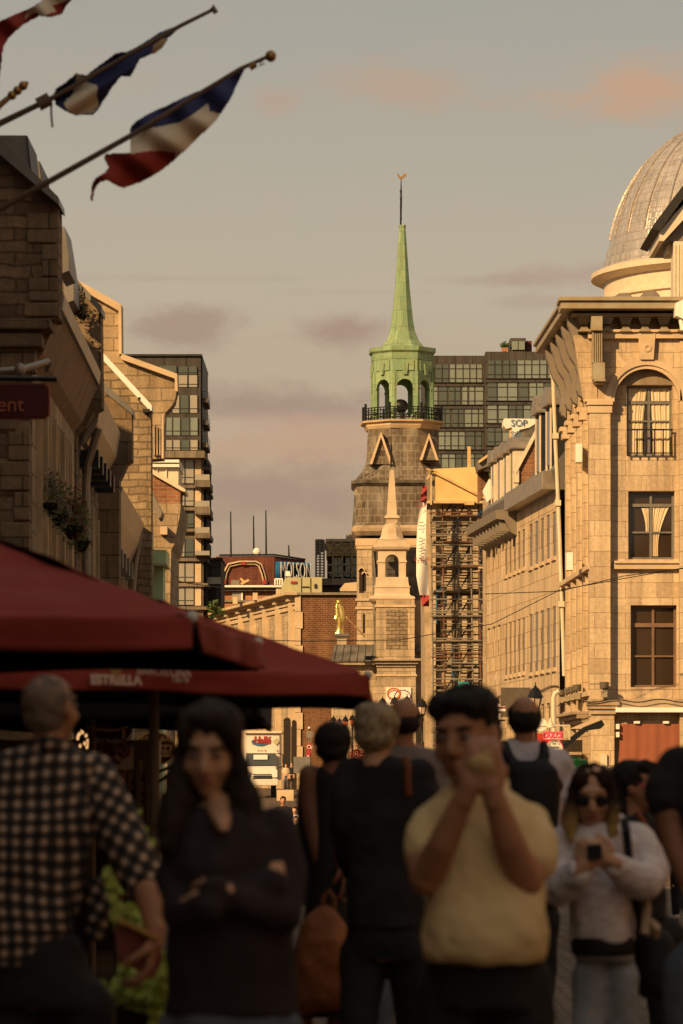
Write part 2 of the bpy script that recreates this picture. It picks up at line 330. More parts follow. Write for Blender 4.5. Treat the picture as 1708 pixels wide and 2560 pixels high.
# ================================================================== ground
def ux(px, Y): return (px-CX)*Y/F
def zy(py, Y): return EYE+(HY-py)*Y/F
PROF = [(-80, 0), (40, 0), (70, -.6), (105, -.95), (140, -.5), (175, .1), (220, .62), (300, 1.0), (1200, 2.0)]
def zg(Y):
    for (a, za), (b, zb) in zip(PROF, PROF[1:]):
        if a <= Y <= b: return za+(zb-za)*(Y-a)/(b-a)
    return 0
g = MB(); ys = [-80, -20, 0, 20, 30, 40, 50, 60, 70, 80, 95, 105, 120, 140, 160, 175, 200, 220, 260, 300, 500, 1200]
xs = [-600, -60, -12, 0, 12, 60, 600]
g.add([(x, y, zg(y)) for y in ys for x in xs], [(j*7+i, j*7+i+1, (j+1)*7+i+1, (j+1)*7+i) for j in range(len(ys)-1) for i in range(6)])
gr = g.build('street_paving', 'cobble'); gr['kind'] = 'structure'

# ================================================================== occluding building row beside and behind the camera (it shades the foreground)
def plain_block(name, x0, x1, y0, y1, h, m, label, facing=1, fl=3.4, cat='building'):
    t = thing(name, ((x0+x1)/2, (y0+y1)/2, 0), label, cat)
    MB().box(x0, x1, y0, y1, -1.2, h).build('wall', m, t)
    r = MB(); r.prism([(x0-.3, y0-.3, h), (x1+.3, y0-.3, h), (x1+.3, y0-.3, h+.4), (x0-.3, y0-.3, h+.4)], (0, y1-y0+.6, 0)); r.build('roof', 'roof_metal', t)
    return t
tb = plain_block('stone_building', -30, -5.2, -45, 37, 10.5, 'near_ashlar', 'tall stone house at the left edge that carries the flagpoles')
MB().box(-16, -5.15, 14, 37.1, 10.4, 13.2).build('shading_storey', 'near_ashlar', tb)  # unseen upper mass, added to keep the nearest gable in shade
for k in range(11):
    for z0 in (1.0, 4.4, 7.6):
        y = -10+k*4.1; wq = MB().box(-5.3, -5.14, y, y+1.3, z0, z0+2.1).build('window', 'window_glass', tb)
tr = plain_block('stone_building', 14, 26, -30, 60, 12, 'near_ashlar', 'unseen stone block added along the right pavement to bounce warm light')  # added out of view so its sunlit face throws warm light back

# ================================================================== window kit
def curtain(mb, x0, x1, z0, z1, Y, gather=0.0, n=26, folds=9):
    vs = []; rows = 10
    for j in range(rows+1):
        v = j/rows; zz = z1+(z0-z1)*v; pull = gather*math.sin(min(1, v*1.25)*math.pi*.5)
        for i in range(n+1):
            u = i/n; x = x0+(x1-x0)*(u*(1-abs(pull)) + (abs(pull) if pull > 0 else 0))
            vs.append((x, Y+.014*math.sin(u*folds*2*math.pi+v*1.5+1.4*math.sin(u*7+x0*3))+.010*math.sin(u*folds*3.7+x0*9), zz))
    mb.add(vs, [(j*(n+1)+i, j*(n+1)+i+1, (j+1)*(n+1)+i+1, (j+1)*(n+1)+i) for j in range(rows) for i in range(n)], True)
def window_unit(par, px0, px1, py0, py1, Y, fmat, bars_v=(0.5,), bars_h=(), fw=.07, dep=.24, curt=None, panemat='window_glass'):
    """a casement set dep behind plane Y; bars as fractions"""
    x0, x1, z0, z1 = ux(px0, Y), ux(px1, Y), zy(py1, Y), zy(py0, Y); yp = Y+dep
    pn = MB().box(x0, x1, yp+.05, yp+.07, z0, z1).build('window', panemat, par)
    f = MB()
    for a, b, c, d in ((x0, x0+fw, z0, z1), (x1-fw, x1, z0, z1), (x0+fw, x1-fw, z0, z0+fw), (x0+fw, x1-fw, z1-fw, z1)): f.box(a, b, yp-.03, yp+.04, c, d)
    for b in bars_v:
        xc = x0+(x1-x0)*b; f.box(xc-fw*.55, xc+fw*.55, yp-.025, yp+.035, z0+fw, z1-fw)
    for b, th in bars_h:
        zc = z1-(z1-z0)*b; f.box(x0+fw, x1-fw, yp-.035, yp+.03, zc-th/2, zc+th/2)
    f.build('frame', fmat, pn)
    if curt:
        c = MB()
        for (a, b, t0, t1, gth, fo) in curt: curtain(c, x0+(x1-x0)*a, x0+(x1-x0)*b, z1-(z1-z0)*t1, z1-(z1-z0)*t0, yp+.02, gth, folds=fo)
        c.build('curtain', 'curtain', pn)
    return pn

# ================================================================== right stone corner building
YB = 108.0
b1 = thing('corner_building', (10, YB+4, -1), 'tall pale stone corner building with bracketed cornice, arched bay and curtained windows', 'building')
fF = Fr(0, YB+.35, 1, 0)
wins = [(1567, 1681, 963, 1140), (1571, 1687, 1228, 1398), (1577, 1692, 1513, 1718)]
yf = YB+.35
xl = ux(1478, YB)
hl = [(ux(a, yf), ux(b, yf), zy(d, yf), zy(c, yf)) for a, b, c, d in wins]
m = MB(); holes_wall(m, fF, ux(1486, yf), 19, -1.3, 15.6, hl, .4)
m.box(ux(1486, yf), 19, yf+.45, YB+1.2, 15.5, 15.6)
m.build('wall', 'ashlar_pale', b1)
MB().box(ux(1480, yf)+.1, 19, YB+1.2, YB+1.4, 0, 15.4).build('room_back', 'room_dark', b1)
MB().box(ux(1490, yf)+.4, 19, YB+1.6, YB+11, 15.3, 15.5).build('roof', 'roof_metal', b1)
window_unit(b1, 1567, 1681, 963, 1140, yf, 'frame_grey', (.5,), ((.235, .10), (.50, .05)), curt=[(.03, .47, .02, .98, -.25, 6), (.5, .97, .02, .98, .2, 6)])
window_unit(b1, 1571, 1687, 1228, 1398, yf, 'frame_grey', (.5,), ((.2, .09), (.60, .05)), curt=[(.30, .47, .24, .62, .55, 4), (.52, .90, .22, .95, -.62, 6)])
window_unit(b1, 1577, 1692, 1513, 1718, yf, 'frame_brown', (.5,), ((.24, .12), (.62, .05)))
# corner pilaster, plinth blocks
p = MB(); p.pbox(1474, 1527, 1032, 1790, YB, .5); p.box(ux(1474, YB)+.02, ux(1527, YB)-.02, YB+.04, YB+.5, 13.5, 14.6); p.build('pilaster', 'ashlar_pale', b1, .01)
for nm, rects in (('capital', [(1468, 1533, 1004, 1012), (1464, 1537, 996, 1004), (1470, 1531, 1012, 1032)]),):
    c = MB()
    for i, (a, b, t, d) in enumerate(rects): c.pbox(a, b, t, d, YB-.10+.03*i, .6)
    c.build(nm, 'stone_trim', b1, .01)
p = MB(); p.box(ux(1700, YB), ux(1757, YB), YB, YB+.5, -1.2, 14.6); p.build('pilaster', 'ashlar_pale', b1, .01)
# arch panel over the bay (flush with the pilasters) with its cut, moulding and keystone
acx, acz, ar = ux(1617, YB), zy(1002, YB), 82*YB/F
m = MB(); N = 28; Yp = YB+.06
for i in range(N):
    a0, a1 = math.pi*i/N, math.pi*(i+1)/N
    q = [(acx+ar*math.cos(a), acz+ar*math.sin(a)) for a in (a0, a1)]
    ztop = zy(838, YB); lim = lambda a: max(-2.2, min(2.2, math.cos(a)*2.9))
    t = [(acx+lim(a0), ztop), (acx+lim(a1), ztop)]
    m.add([(q[0][0], Yp, q[0][1]), (q[1][0], Yp, q[1][1]), (t[1][0], Yp, t[1][1]), (t[0][0], Yp, t[0][1])], [(0,1,2,3)])
    m.add([(q[0][0], Yp, q[0][1]), (q[1][0], Yp, q[1][1]), (q[1][0], yf+.01, q[1][1]), (q[0][0], yf+.01, q[0][1])], [(0,1,2,3)])
for sgn in (-1, 1): m.add([(acx+sgn*ar, Yp, acz), (acx+sgn*1.9, Yp, acz), (acx+sgn*2.2, Yp, zy(838, YB)), (acx+sgn*2.2, Yp, zy(838, YB))][:3], [(0,1,2)])
m.build('arch_panel', 'ashlar_pale', b1)
def ring(mb, cx, cz, r0, r1, y0, y1, a0=0, a1=math.pi, N=30):
    for i in range(N):
        a, b = a0+(a1-a0)*i/N, a0+(a1-a0)*(i+1)/N
        pa = [(cx+r*math.cos(t), cz+r*math.sin(t)) for r, t in ((r0, a), (r1, a), (r1, b), (r0, b))]
        vs = [(x, y0, z) for x, z in pa]+[(x, y1, z) for x, z in pa]
        mb.add(vs, [(0,1,2,3), (0,1,5,4), (1,2,6,5), (2,3,7,6), (3,0,4,7)])
m = MB(); ring(m, acx, acz, ar-.02, ar+.09, Yp-.06, Yp+.1); ring(m, acx, acz, ar+.09, ar+.26, Yp-.12, Yp+.1); m.build('arch_moulding', 'stone_trim', b1)
m = MB(); m.poly([(1596, 828), (1640, 828), (1635, 899), (1601, 899)], YB-.14, .35); m.build('keystone', 'stone_trim', b1, .015)
m = MB(); ring(m, ux(1618, YB), zy(871, YB), .06, .12, YB-.17, YB-.1, 0, 2*math.pi, 20); m.build('boss', 'stone_trim', b1)
m = MB(); m.pbox(1545, 1700, 921, 962, yf-.03, .1); m.build('rough_panel', 'rough_stone', b1)
# stringcourses and ledges
m = MB(); m.box(ux(1537, YB), 18, YB+.15, yf+.05, zy(1422, YB), zy(1401, YB)); m.box(ux(1537, YB), 18, YB+.08, yf+.05, zy(1408, YB), zy(1403, YB)); m.build('sill_course', 'stone_trim', b1, .01)
m = MB(); m.box(ux(1470, YB), 18, YB-.12, yf+.05, zy(847, YB), zy(829, YB)); m.box(ux(1470, YB), 18, YB-.2, yf+.05, zy(832, YB), zy(825, YB)); m.build('string_course', 'stone_trim', b1, .01)
m = MB(); m.box(ux(1476, YB), 18, YB-.1, yf+.05, zy(1775, YB), zy(1747, YB)); m.build('shop_course', 'stone_weather', b1, .02)
# balcony rail of the top window
m = MB(); yr = YB+.2
m.box(ux(1567, yr), ux(1683, yr), yr-.02, yr+.02, zy(1076, yr), zy(1072, yr)); m.box(ux(1567, yr), ux(1683, yr), yr-.02, yr+.02, zy(1134, yr), zy(1131, yr))
for k in range(6): m.box(ux(1571+k*21.8, yr)-.015, ux(1571+k*21.8, yr)+.02, yr-.02, yr+.02, zy(1141, yr), zy(1073, yr))
m.build('railing', 'dark_metal', b1)
# main cornice
fS = Fr(ux(1475, YB), YB, -.0227, 1, side=-1)        # long side wall going up the street
LS = 10.6
m = MB()
m.box(ux(1403, 107.1), 19, 107.1, yf, zy(771, 107.1), zy(752, 107.1)); m.box(ux(1398, 107), 19, 107.0, yf, zy(752, 107.1), zy(741, 107))
m.fbox(fS, .35, LS, 0, .82, zy(771, 107.1), zy(752, 107.1)); m.fbox(fS, .35, LS, 0, .9, zy(752, 107.1), zy(741, 107))
m.build('cornice', 'cornice_metal', b1, .012)
m = MB(); m.box(ux(1431, 107.6), 19, 107.6, yf, zy(790, 107.6), zy(783, 107.6)); m.fbox(fS, .35, LS, 0, .4, zy(790, 107.6), zy(783, 107.6)); m.build('bed_moulding', 'cornice_metal', b1)
def front_corbel(pc, w=17):
    c = MB()
    for k in range(6):
        hw = w-k*1.6; c.pbox(pc-hw, pc+hw, 790+k*4.2, 790+k*4.2+3.0, 107.65+.04*k, .5)
    c.pbox(pc-w*.5, pc+w*.5, 790, 817, 107.85, .3)
    c.poly([(pc-15, 828), (pc-8, 818), (pc+8, 818), (pc+15, 828)], 107.75, .5); c.build('corbel', 'cornice_metal', b1)
for pc in (1461, 1519, 1565, 1613, 1661, 1709): front_corbel(pc)
c = MB(); c.pbox(1479, 1507, 790, 826, 107.3, .9)
for k in range(5): c.pbox(1482+k*5.2, 1485.4+k*5.2, 827, 906, 107.42, .5)
c.pbox(1483, 1508, 827, 906, 107.47, .5); c.pbox(1484, 1513, 906, 948, 107.36, .7); c.pbox(1486, 1514, 948, 953, 107.32, .7); c.pbox(1489, 1512, 953, 958, 107.45, .6)
c.build('console_bracket', 'cornice_metal', b1, .008)
# side wall
m = MB(); holes = []
for k in range(5): holes += [(.75+k*2.05, 1.75+k*2.05, z0, z1) for z0, z1 in ((4.3, 6.6), (8.0, 10.1), (11.2, 13.4))]
holes_wall(m, fS, 0.02, LS, -1.3, 15.5, holes, .3, -.22)
m.fbox(fS, .5, LS, -.5, -.55, 0, 15.2); m.build('side_wall', 'ashlar_side', b1)
for k in range(5):
    u = .1+k*2.05; q = MB(); q.fbox(fS, u, u+.5, -.22, 0, -1.3, zy(1032, YB)-.02*k); q.build('pilaster', 'ashlar_side', b1, .01)
    if k: c = MB(); c.fbox(fS, u-.05, u+.6, -.1, .12, zy(1032, YB), zy(1012, YB)); c.fbox(fS, u-.05, u+.6, -.1, .2, zy(1012, YB), zy(1000, YB)); c.build('capital', 'stone_trim', b1, .01)
    q = MB(); u0 = u+.08    # tall scrolled console bracket seen from its side
    pr = [(0, zy(796, YB)), (.66, zy(790, YB)), (.62, zy(812, YB)), (.54, zy(832, YB)), (.50, zy(848, YB)), (.40, zy(870, YB)), (.24, zy(890, YB)), (.16, zy(915, YB)), (.17, zy(935, YB)), (.2, zy(955, YB)), (.12, zy(968, YB)), (0, zy(975, YB))]
    q.prism([fS(u0, d, z) for d, z in pr], fS.u*.42); q.build('console_bracket', 'bracket_brown', b1, .01)
    for j in range(3):
        cc = MB(); uu = u+.62+j*.42
        for i in range(4): cc.fbox(fS, uu, uu+.22, 0, .55-.1*i, zy(797+i*6, YB), zy(791+i*6, YB))
        cc.build('corbel', 'bracket_brown', b1)
m = MB()
for z in (3.95, 7.75): m.fbox(fS, 0, LS, -.2, .07, z, z+.14)
m.build('side_course', 'stone_trim', b1)
for k, (pxx, ya, yb_, cm) in enumerate(((1446, 1112, 1158, 'white_paint'), (1423, 1383, 1427, 'white_paint'))):
    a = P(pxx, ya, 110); b = P(pxx, yb_, 110); q = MB(); q.box(a.x-.09, a.x+.1, 109.6, 110.2, b.z, a.z); q.build('louvre_box', cm, b1, .01)
# rain pipe down the joint of the two buildings
ypp = YB+LS+.2
d = MB(); d.tube([P(1379, 935, ypp), P(1383, 945, ypp), P(1388, 1080, ypp), P(1398, 1300, ypp), P(1405, 1500, ypp), P(1411, 1690, ypp)], .065, 8)
for y_ in (1082, 1250, 1503): d.pbox(1377+(y_-940)*.035, 1392+(y_-940)*.035, y_, y_+14, ypp-.12, .2)
d.build('rain_pipe', 'cream_paint', b1)
# ground floor pier
m = MB(); m.pbox(1478, 1537, 1786, 1915, YB, .6); m.build('pier', 'ashlar_pale', b1, .02)
m = MB()
for a, b, t, dd, y0 in ((1469, 1550, 1750, 1764, -.22), (1472, 1546, 1764, 1773, -.16), (1476, 1541, 1773, 1786, -.08)): m.pbox(a, b, t, dd, YB+y0, .8)
m.build('pier_capital', 'stone_weather', b1, .02)
m = MB()
for a, b, t, dd, y0 in ((1463, 1549, 1916, 1926, -.25), (1467, 1545, 1926, 1936, -.18), (1475, 1541, 1936, 1950, -.1), (1478, 1542, 1950, 1954, -.14)): m.pbox(a, b, t, dd, YB+y0, .9)
m.build('pier_capital', 'stone_weather', b1, .02)
m = MB(); m.pbox(1481, 1539, 1954, 2030, YB, .6); m.build('pier', 'ashlar_pale', b1, .02)
m = MB(); m.pbox(1540, 1760, 1786, 2030, YB+.34, .1); m.build('shop_wall', 'ashlar_pale', b1)
m = MB()
for a, b, t, dd, o in ((1398, 1456, 1778, 1786, .5), (1404, 1452, 1786, 1796, .35), (1410, 1450, 1796, 1806, .2)): m.fbox(fS, .5, 7, 0, o, zy(dd, YB), zy(t, YB))
m.build('shop_cornice', 'stone_weather', b1, .02)
aw = MB(); aw.pbox(1540, 1780, 1769, 1781, YB-.25, .35); aw.build('awning_rail', 'white_paint', b1, .01)
m = MB()
for z in (1820, 1840): m.pbox(1541, 1549, z-10, z+3, YB-.1, .2)
for pxx in (1586, 1659): m.pbox(pxx, pxx+14, 1803, 1809, YB-.05, .3)
m.build('clip', 'white_paint', b1)
rc = MB(); rows = 24; cols = 60; vs = []
for j in range(rows+1):
    v = j/rows
    for i in range(cols+1):
        u = i/cols; left = 1549-26*max(0, v-.25)**1.3; px = left+(1790-left)*u
        q = P(px, 1810+v*215, YB+.05+.02*math.sin(u*30+v*2.0)*(.3+v)+.008*math.sin(u*61+1)); vs.append(q)
rc.add(vs, [(j*(cols+1)+i, j*(cols+1)+i+1, (j+1)*(cols+1)+i+1, (j+1)*(cols+1)+i) for j in range(rows) for i in range(cols)], True)
o = rc.build('shop_curtain', 'curtain_red'); tag(o, 'plain red cloth sheet hanging across the shopfront at the right edge', 'curtain')
def flood(px, py, w, h, Y, lab):
    t = thing('floodlight', P(px, py+h, Y), lab, 'floodlight', 'floodlights above the shop cornice')
    r = w*Y/F/2; c = P(px, py, Y)
    MB().lathe(c.x, c.y, [(r*.9, c.z), (r, c.z-.02), (r, c.z-h*.42*Y/F), (r*.7, c.z-h*.46*Y/F)], 16).build('lamp_head', 'panel_brown', t)
    MB().box(c.x-r*.6, c.x+r*.65, Y-.05, Y+.2, c.z-h*Y/F, c.z-h*.55*Y/F).build('housing', 'cornice_metal', t)
    MB().box(c.x-.02, c.x+.02, Y, Y+.25, c.z-h*.6*Y/F, c.z-h*.4*Y/F).build('bracket', 'dark_metal', t)
flood(1511, 1705, 23, 38, YB-.3, 'single brown floodlight on the pier capital under the lowest window')
for i, (px, py, w) in enumerate(((1443, 1712, 22), (1430, 1717, 18), (1418, 1721, 16), (1404, 1725, 15))):
    flood(px, py, w, 36-i*1.5, YB+2+i*1.6, ('rightmost and largest', 'second from the right', 'third from the right', 'leftmost and smallest')[i]+' floodlight in the row of four above the side cornice')
MB_ = MB(); MB_.pbox(1502, 1518, 1886, 1916, YB-.1, .15); MB_.ell(P(1509, 1920, YB-.25), (.13, .13, .1)); o = MB_.build('wall_lamp', 'cream_paint'); tag(o, 'small cream bulkhead lamp on the stone pier beside the red curtain', 'lamp')
# roof lamp at the right edge
m = MB(); c = P(1700, 765, YB-.9); m.poly([(1690, 757), (1716, 745), (1716, 800), (1704, 795), (1694, 790), (1688, 790)], YB-1.3, .5); m.tube([P(1702, 790, YB-1.1), P(1708, 825, YB-1.1)], .08); o = m.build('spotlight', 'white_paint'); tag(o, 'cream spotlight bracketed over the cornice at the right edge', 'lamp')
# cable
m = MB(); pts = [P(1395+k*(1720-1395)/20, 1752-(0 if k > 3 else (3-k)*-4)-4*math.sin(k*.9), YB-.3) for k in range(21)]; m.tube(pts, .018, 5); o = m.build('cable', 'dark_metal'); tag(o, 'dark cable running along the ledge above the shop', 'cable')

# ================================================================== second right building, curving up the street
x2 = 7.2; f2 = Fr(x2, 118.8, -.0818, 1, side=-1)
b2 = thing('row_building', (x2+3, 128, -1), 'pale stone row building with narrow piers and dormers beside the scaffold', 'building')
m = MB(); holes = []
rows2 = [(8.86, 10.35), (5.16, 7.2), (1.9, 4.0)]
for z0, z1 in rows2:
    holes += [(.9+k*1.45, 1.72+k*1.45, z0, z1) for k in range(5)] + [(8.7+k*1.22, 9.4+k*1.22, z0+.1, z1-.05) for k in range(5)] + [(15.6+k*1.6, 16.4+k*1.6, z0+.2, z1) for k in range(3)]
holes_wall(m, f2, 0, 20, -1.4, 11.0, holes, .09); m.fbox(f2, 0, 20, -.4, -.5, 0, 10.9); m.fbox(f2, 19.8, 20, -8, 0, -1, 10.9)
m.build('wall', 'ashlar_side', b2)
for z0, z1 in rows2[:2]:
    for k in range(5):
        q = MB(); q.fbox(f2, .84+k*1.45, 1.78+k*1.45, 0, .07, z0-.14, z0-.02); q.build('window_sill', 'stone_trim', b2)
        q = MB(); q.fbox(f2, .9+k*1.45, 1.72+k*1.45, -.07, -.035, z0, z1); q.build('window', 'window_glass', b2)
        q = MB(); q.fbox(f2, 8.65+k*1.22, 9.45+k*1.22, 0, .06, z0-.06, z0+.06); q.build('window_sill', 'stone_trim', b2)
        q = MB(); q.fbox(f2, 8.7+k*1.22, 9.4+k*1.22, -.07, -.035, z0+.1, z1-.05); q.build('window', 'window_glass', b2)
m = MB(); pts = [f2(u, .05, 4.5+.05*math.sin(u)) for u in range(0, 20)]; m.tube(pts, .02, 5); m.build('wire', 'dark_metal', b2)
m = MB(); m.fbox(f2, .6, 10.6, 0, .5, 11.05, 11.66); m.build('metal_fascia', 'gutter_metal', b2, .01)
m = MB(); m.prism([f2(10.8, d, z) for d, z in ((0, 10.2), (.2, 10.3), (.45, 10.75), (.75, 10.8), (.8, 11.1), (0, 11.2))], f2.u*9.2); m.build('cornice', 'bracket_brown', b2)
for k in range(9): q = MB(); q.fbox(f2, 11+k*1.0, 11.3+k*1.0, 0, .6, 10.35, 10.72); q.build('corbel', 'bracket_brown', b2)
m = MB(); m.prism([f2(0, d, z) for d, z in ((.2, 11.66), (-2.6, 15.2), (-8, 15.6), (-8, 11.0), (0, 11.0))], f2.u*19.6); m.build('roof', 'roof_metal', b2)
# dormers
def dormer(par, fr, u, w, z0, h, dfront, ddeep, rm, wm, rise=.45, arch=True):
    t = MB(); t.fbox(fr, u, u+w, -ddeep, dfront, z0, z0+h); o = t.build('dormer', wm, par)
    r = MB(); n = 8; pts = []
    for i in range(n+1):
        a = math.pi*i/n; pts.append((u+w/2-(w/2+.12)*math.cos(a), z0+h+rise*math.sin(a) if arch else z0+h+rise*(1-abs(2*i/n-1))))
    pts = [(u-.12, z0+h-.06)]+pts+[(u+w+.12, z0+h-.06)]
    r.prism([fr(a, dfront+.18, z) for a, z in pts], fr.n*(-ddeep-dfront-.2)); r.build('dormer_roof', rm, o)
    q = MB(); q.fbox(fr, u+w*.2, u+w*.8, dfront, dfront+.03, z0+h*.12, z0+h*.9); q.build('window', 'window_glass', o)
    q = MB(); q.fbox(fr, u+.02, u+w*.14, dfront, dfront+.05, z0, z0+h); q.fbox(fr, u+w*.86, u+w-.02, dfront, dfront+.05, z0, z0+h); q.build('frame', 'cream_paint', o)
for k in range(4): dormer(b2, f2, 11.6+k*1.85, .95, 11.7, 1.75, .0, 2.6, 'gutter_metal', 'cream_paint', .4)
for k in range(2): dormer(b2, f2, 1.5+k*2.6, 1.2, 11.7, 2.3, .05, 3.0, 'gutter_metal', 'dark_metal', .6, False)
# brick fire wall with pale coping
Yw = 127.5
m = MB(); m.poly([(1290, 1180), (1352, 1066), (1395, 1010), (1395, 1215), (1335, 1225), (1300, 1215)], Yw, .4); m.build('fire_wall', 'brick_red', b2)
m = MB(); m.poly([(1285, 1178), (1350, 1052), (1353, 1066), (1291, 1184)], Yw-.15, .6); m.build('coping', 'cream_paint', b2)
m = MB(); m.pbox(1286, 1298, 1175, 1206, Yw-.12, .5); m.build('kneeler', 'cream_paint', b2)
m = MB(); m.poly([(1192, 1155), (1258, 1112), (1345, 1052), (1345, 1080), (1300, 1120), (1220, 1165), (1196, 1175)], 139, 2.0); m.build('upper_roof', 'lead_roof', b2)
m = MB(); m.poly([(1196, 1152), (1258, 1108), (1262, 1112), (1198, 1158)], 138.8, .5); m.build('roof_batten', 'timber', b2)
# white wrapped roof membrane
o = MB().poly([(1259, 1049), (1262, 1046), (1340, 1047), (1346, 1054), (1325, 1068), (1300, 1074), (1288, 1088), (1282, 1098), (1280, 1068), (1266, 1072), (1259, 1064)], 132.5, 1.2).build('roof_membrane', 'banner_white'); tag(o, 'white printed roofing membrane wrapped over the roof under repair', 'tarpaulin')
for (tx, px, py, sz) in (('SOP', 1298, 1058, .34), ('SO', 1290, 1086, .3)): text(tx, sz, P(px, py, 132.45), 'halle_blue', o)
o = MB().pbox(1274, 1281, 1065, 1104, 132.6, .15).build('roof_prop', 'timber'); tag(o, 'short upright timber prop under the white roofing membrane', 'timber')
# stepped dark gable beyond
m = MB(); m.poly([(1195, 1180), (1222, 1178), (1225, 1215), (1212, 1235), (1195, 1260)], 141, .5); m.build('end_gable', 'brick_red', b2)
m = MB(); m.poly([(1207, 1227), (1223, 1197), (1234, 1204), (1234, 1240), (1218, 1256)], 137.5, .5); m.build('white_gable_end', 'white_paint', b2)
# flat sign board and lamps on this block
o = MB().pbox(1253, 1327, 1719, 1793, 104, .12).build('sign_board', 'panel_brown'); tag(o, 'blank dark brown square board behind the head of the man with the backpack', 'sign')

# ================================================================== market hall dome and portico behind
YD = 190
dm = thing('domed_hall', (ux(1840, YD), YD+10, 0), 'domed market hall with a ribbed silver dome above the corner roofline', 'building')
YD = 197; cxd, cyd = ux(1842, YD), YD; k = YD/F
Rr = 322*k; zb = zy(672, YD)
prof = [(Rr*math.cos(a)*(1.0), zb+372*k*math.sin(a)) for a in [math.pi/2*i/24 for i in range(24)]]
MB().lathe(cxd, cyd, [(Rr+.25, zb-.1), (Rr+.22, zb+.4), (Rr+.1, zb+.42), (Rr+.08, zb+.9), (Rr-.02, zb+.92)]+[q for q in prof if q[1] > zb+.95]+[(.3, zb+372*k)], 96).build('dome', 'dome_tin', dm)
for i in range(28):
    a = 2*math.pi*i/28; pts = [Vector((cxd+(r+.05)*math.cos(a), cyd+(r+.05)*math.sin(a), z)) for r, z in prof if z > zb+1.2]
    if math.sin(a) < .2: MB().tube(pts, .055, 5).build('dome_rib', 'dome_tin', dm)
MB().lathe(cxd, cyd, [(Rr+.2, zb-3.6), (Rr+.2, zb-1.9), (Rr+.38, zb-1.85), (Rr+.38, zb-1.7), (Rr+.22, zb-1.65), (Rr+.22, zb-.85), (Rr+.55, zb-.75), (Rr+.9, zb-.6), (Rr+.92, zb-.35), (Rr+.8, zb-.3), (Rr+.3, zb-.1)], 96).build('drum', 'cream_paint', dm)
MB().box(cxd-Rr-1, cxd+Rr+1, cyd-Rr-.5, cyd+Rr, 0, zb-3.6).build('wall', 'ashlar_pale', dm)
YR = 150
pt = thing('portico', (ux(1760, YR), YR+1, 10), 'gabled portico corner with dark eaves and fluted column before the dome', 'building')
m = MB(); m.poly([(1630, 570), (1634, 562), (1708, 463), (1800, 340), (1900, 340), (1900, 372), (1712, 492), (1650, 577)], YR, 6); m.build('roof', 'dark_metal', pt)
m = MB(); m.poly([(1649, 578), (1708, 512), (1880, 340), (1880, 370), (1712, 545), (1660, 602), (1649, 602)], YR+.25, 5); m.build('fascia', 'cream_paint', pt)
m = MB(); m.poly([(1655, 602), (1712, 545), (1880, 375), (1880, 603)], YR+.7, 5); m.build('soffit', 'bracket_brown', pt)
m = MB(); m.pbox(1684, 1760, 603, 745, YR+.6, 1.2)
for i in range(8): m.tube([P(1688+i*9, 612, YR+.6), P(1688+i*9, 745, YR+.6)], .05, 6)
m.build('column', 'cream_paint', pt); m = MB(); m.pbox(1670, 1800, 602, 630, YR+1.4, 2); m.build('frieze', 'cream_paint', pt)
m = MB(); m.pbox(1684, 1900, 745, 1300, YR+.6, 1); m.build('wall', 'ashlar_pale', pt)
# roof hatches on the corner building
m = MB(); m.poly([(1535, 742), (1548, 733), (1570, 731), (1582, 742)], 109.5, .8); m.poly([(1600, 742), (1612, 728), (1640, 727), (1650, 738), (1650, 742)], 109.7, .8); o = m.build('roof_hatch', 'gutter_metal', b1)

# ================================================================== glass apartment block at the back, right
YG = 330
gb = thing('glass_block', (ux(1230, YG), YG, 0), 'dark gridded glass apartment block behind the green steeple', 'building')
def gridblock(par, px0, px1, py0, py1, Y, depth, fl, colw, seed, wallm='condo_panel'):
    MB().pbox(px0, px1, py0, 1990, Y, depth).build('wall', wallm, par)
    rnd = random.Random(seed); y = py0+22; fr = MB(); n = 0
    while y < py1:
        x = px0+5; 
        while x < px1-6:
            wv = rnd.choice(colw); x1 = min(x+wv, px1-4)
            if x1-x > 5:
                q = MB(); q.pbox(x+1, x1-1, y, y+fl-12, Y-.06, .05); q.build('window', 'condo_glass' if rnd.random() < .62 else 'condo_glass_dark', par)
                for yy in (y+(fl-12)*.22, y+(fl-12)*.78): fr.pbox(x+1, x1-1, yy, yy+1.4, Y-.12, .12)
                if x1-x > 26: fr.pbox((x+x1)/2-.7, (x+x1)/2+.7, y, y+fl-12, Y-.14, .12)
            x = x1+rnd.choice((1.5, 2, 3.5))
        fr.pbox(px0, px1, y+fl-12, y+fl-10.5, Y-.15, .15); fr.pbox(px0, px1, y+fl-2, y+fl-.5, Y-.15, .15)
        y += fl
    fr.build('mullions', 'dark_metal', par)
gridblock(gb, 1060, 1213, 889, 1240, YG, 14, 56, (14, 22, 34, 30), 3)
gridblock(gb, 1214, 1500, 879, 1200, YG-3, 14, 56, (16, 24, 36, 36), 5)
m = MB(); m.pbox(1276, 1315, 845, 879, YG-2, 6); m.pbox(1282, 1298, 853, 875, YG-2.1, .2); m.build('penthouse', 'condo_panel', gb)
m = MB(); m.pbox(1280, 1295, 853, 874, YG-2.2, .1); m.pbox(1297, 1312, 853, 874, YG-2.2, .1); m.build('window', 'condo_glass', gb)
m = MB(); m.pbox(1316, 1330, 852, 879, YG-1, 3); m.build('chimney', 'brick_deep', gb)
m = MB(); m.pbox(1255, 1270, 869, 879, YG-2.5, .6); p_ = m.build('roof_planter', 'brick_orange'); tag(p_, 'small roof planter box on the glass block terrace', 'planter')
m = MB(); leaves(m, P(1262, 863, YG-2.2), (.4, .4, .35), 160, .12, 3); p_ = m.build('shrub', 'plant_green'); tag(p_, 'tiny round shrub in the planter on the glass block roof', 'plant')
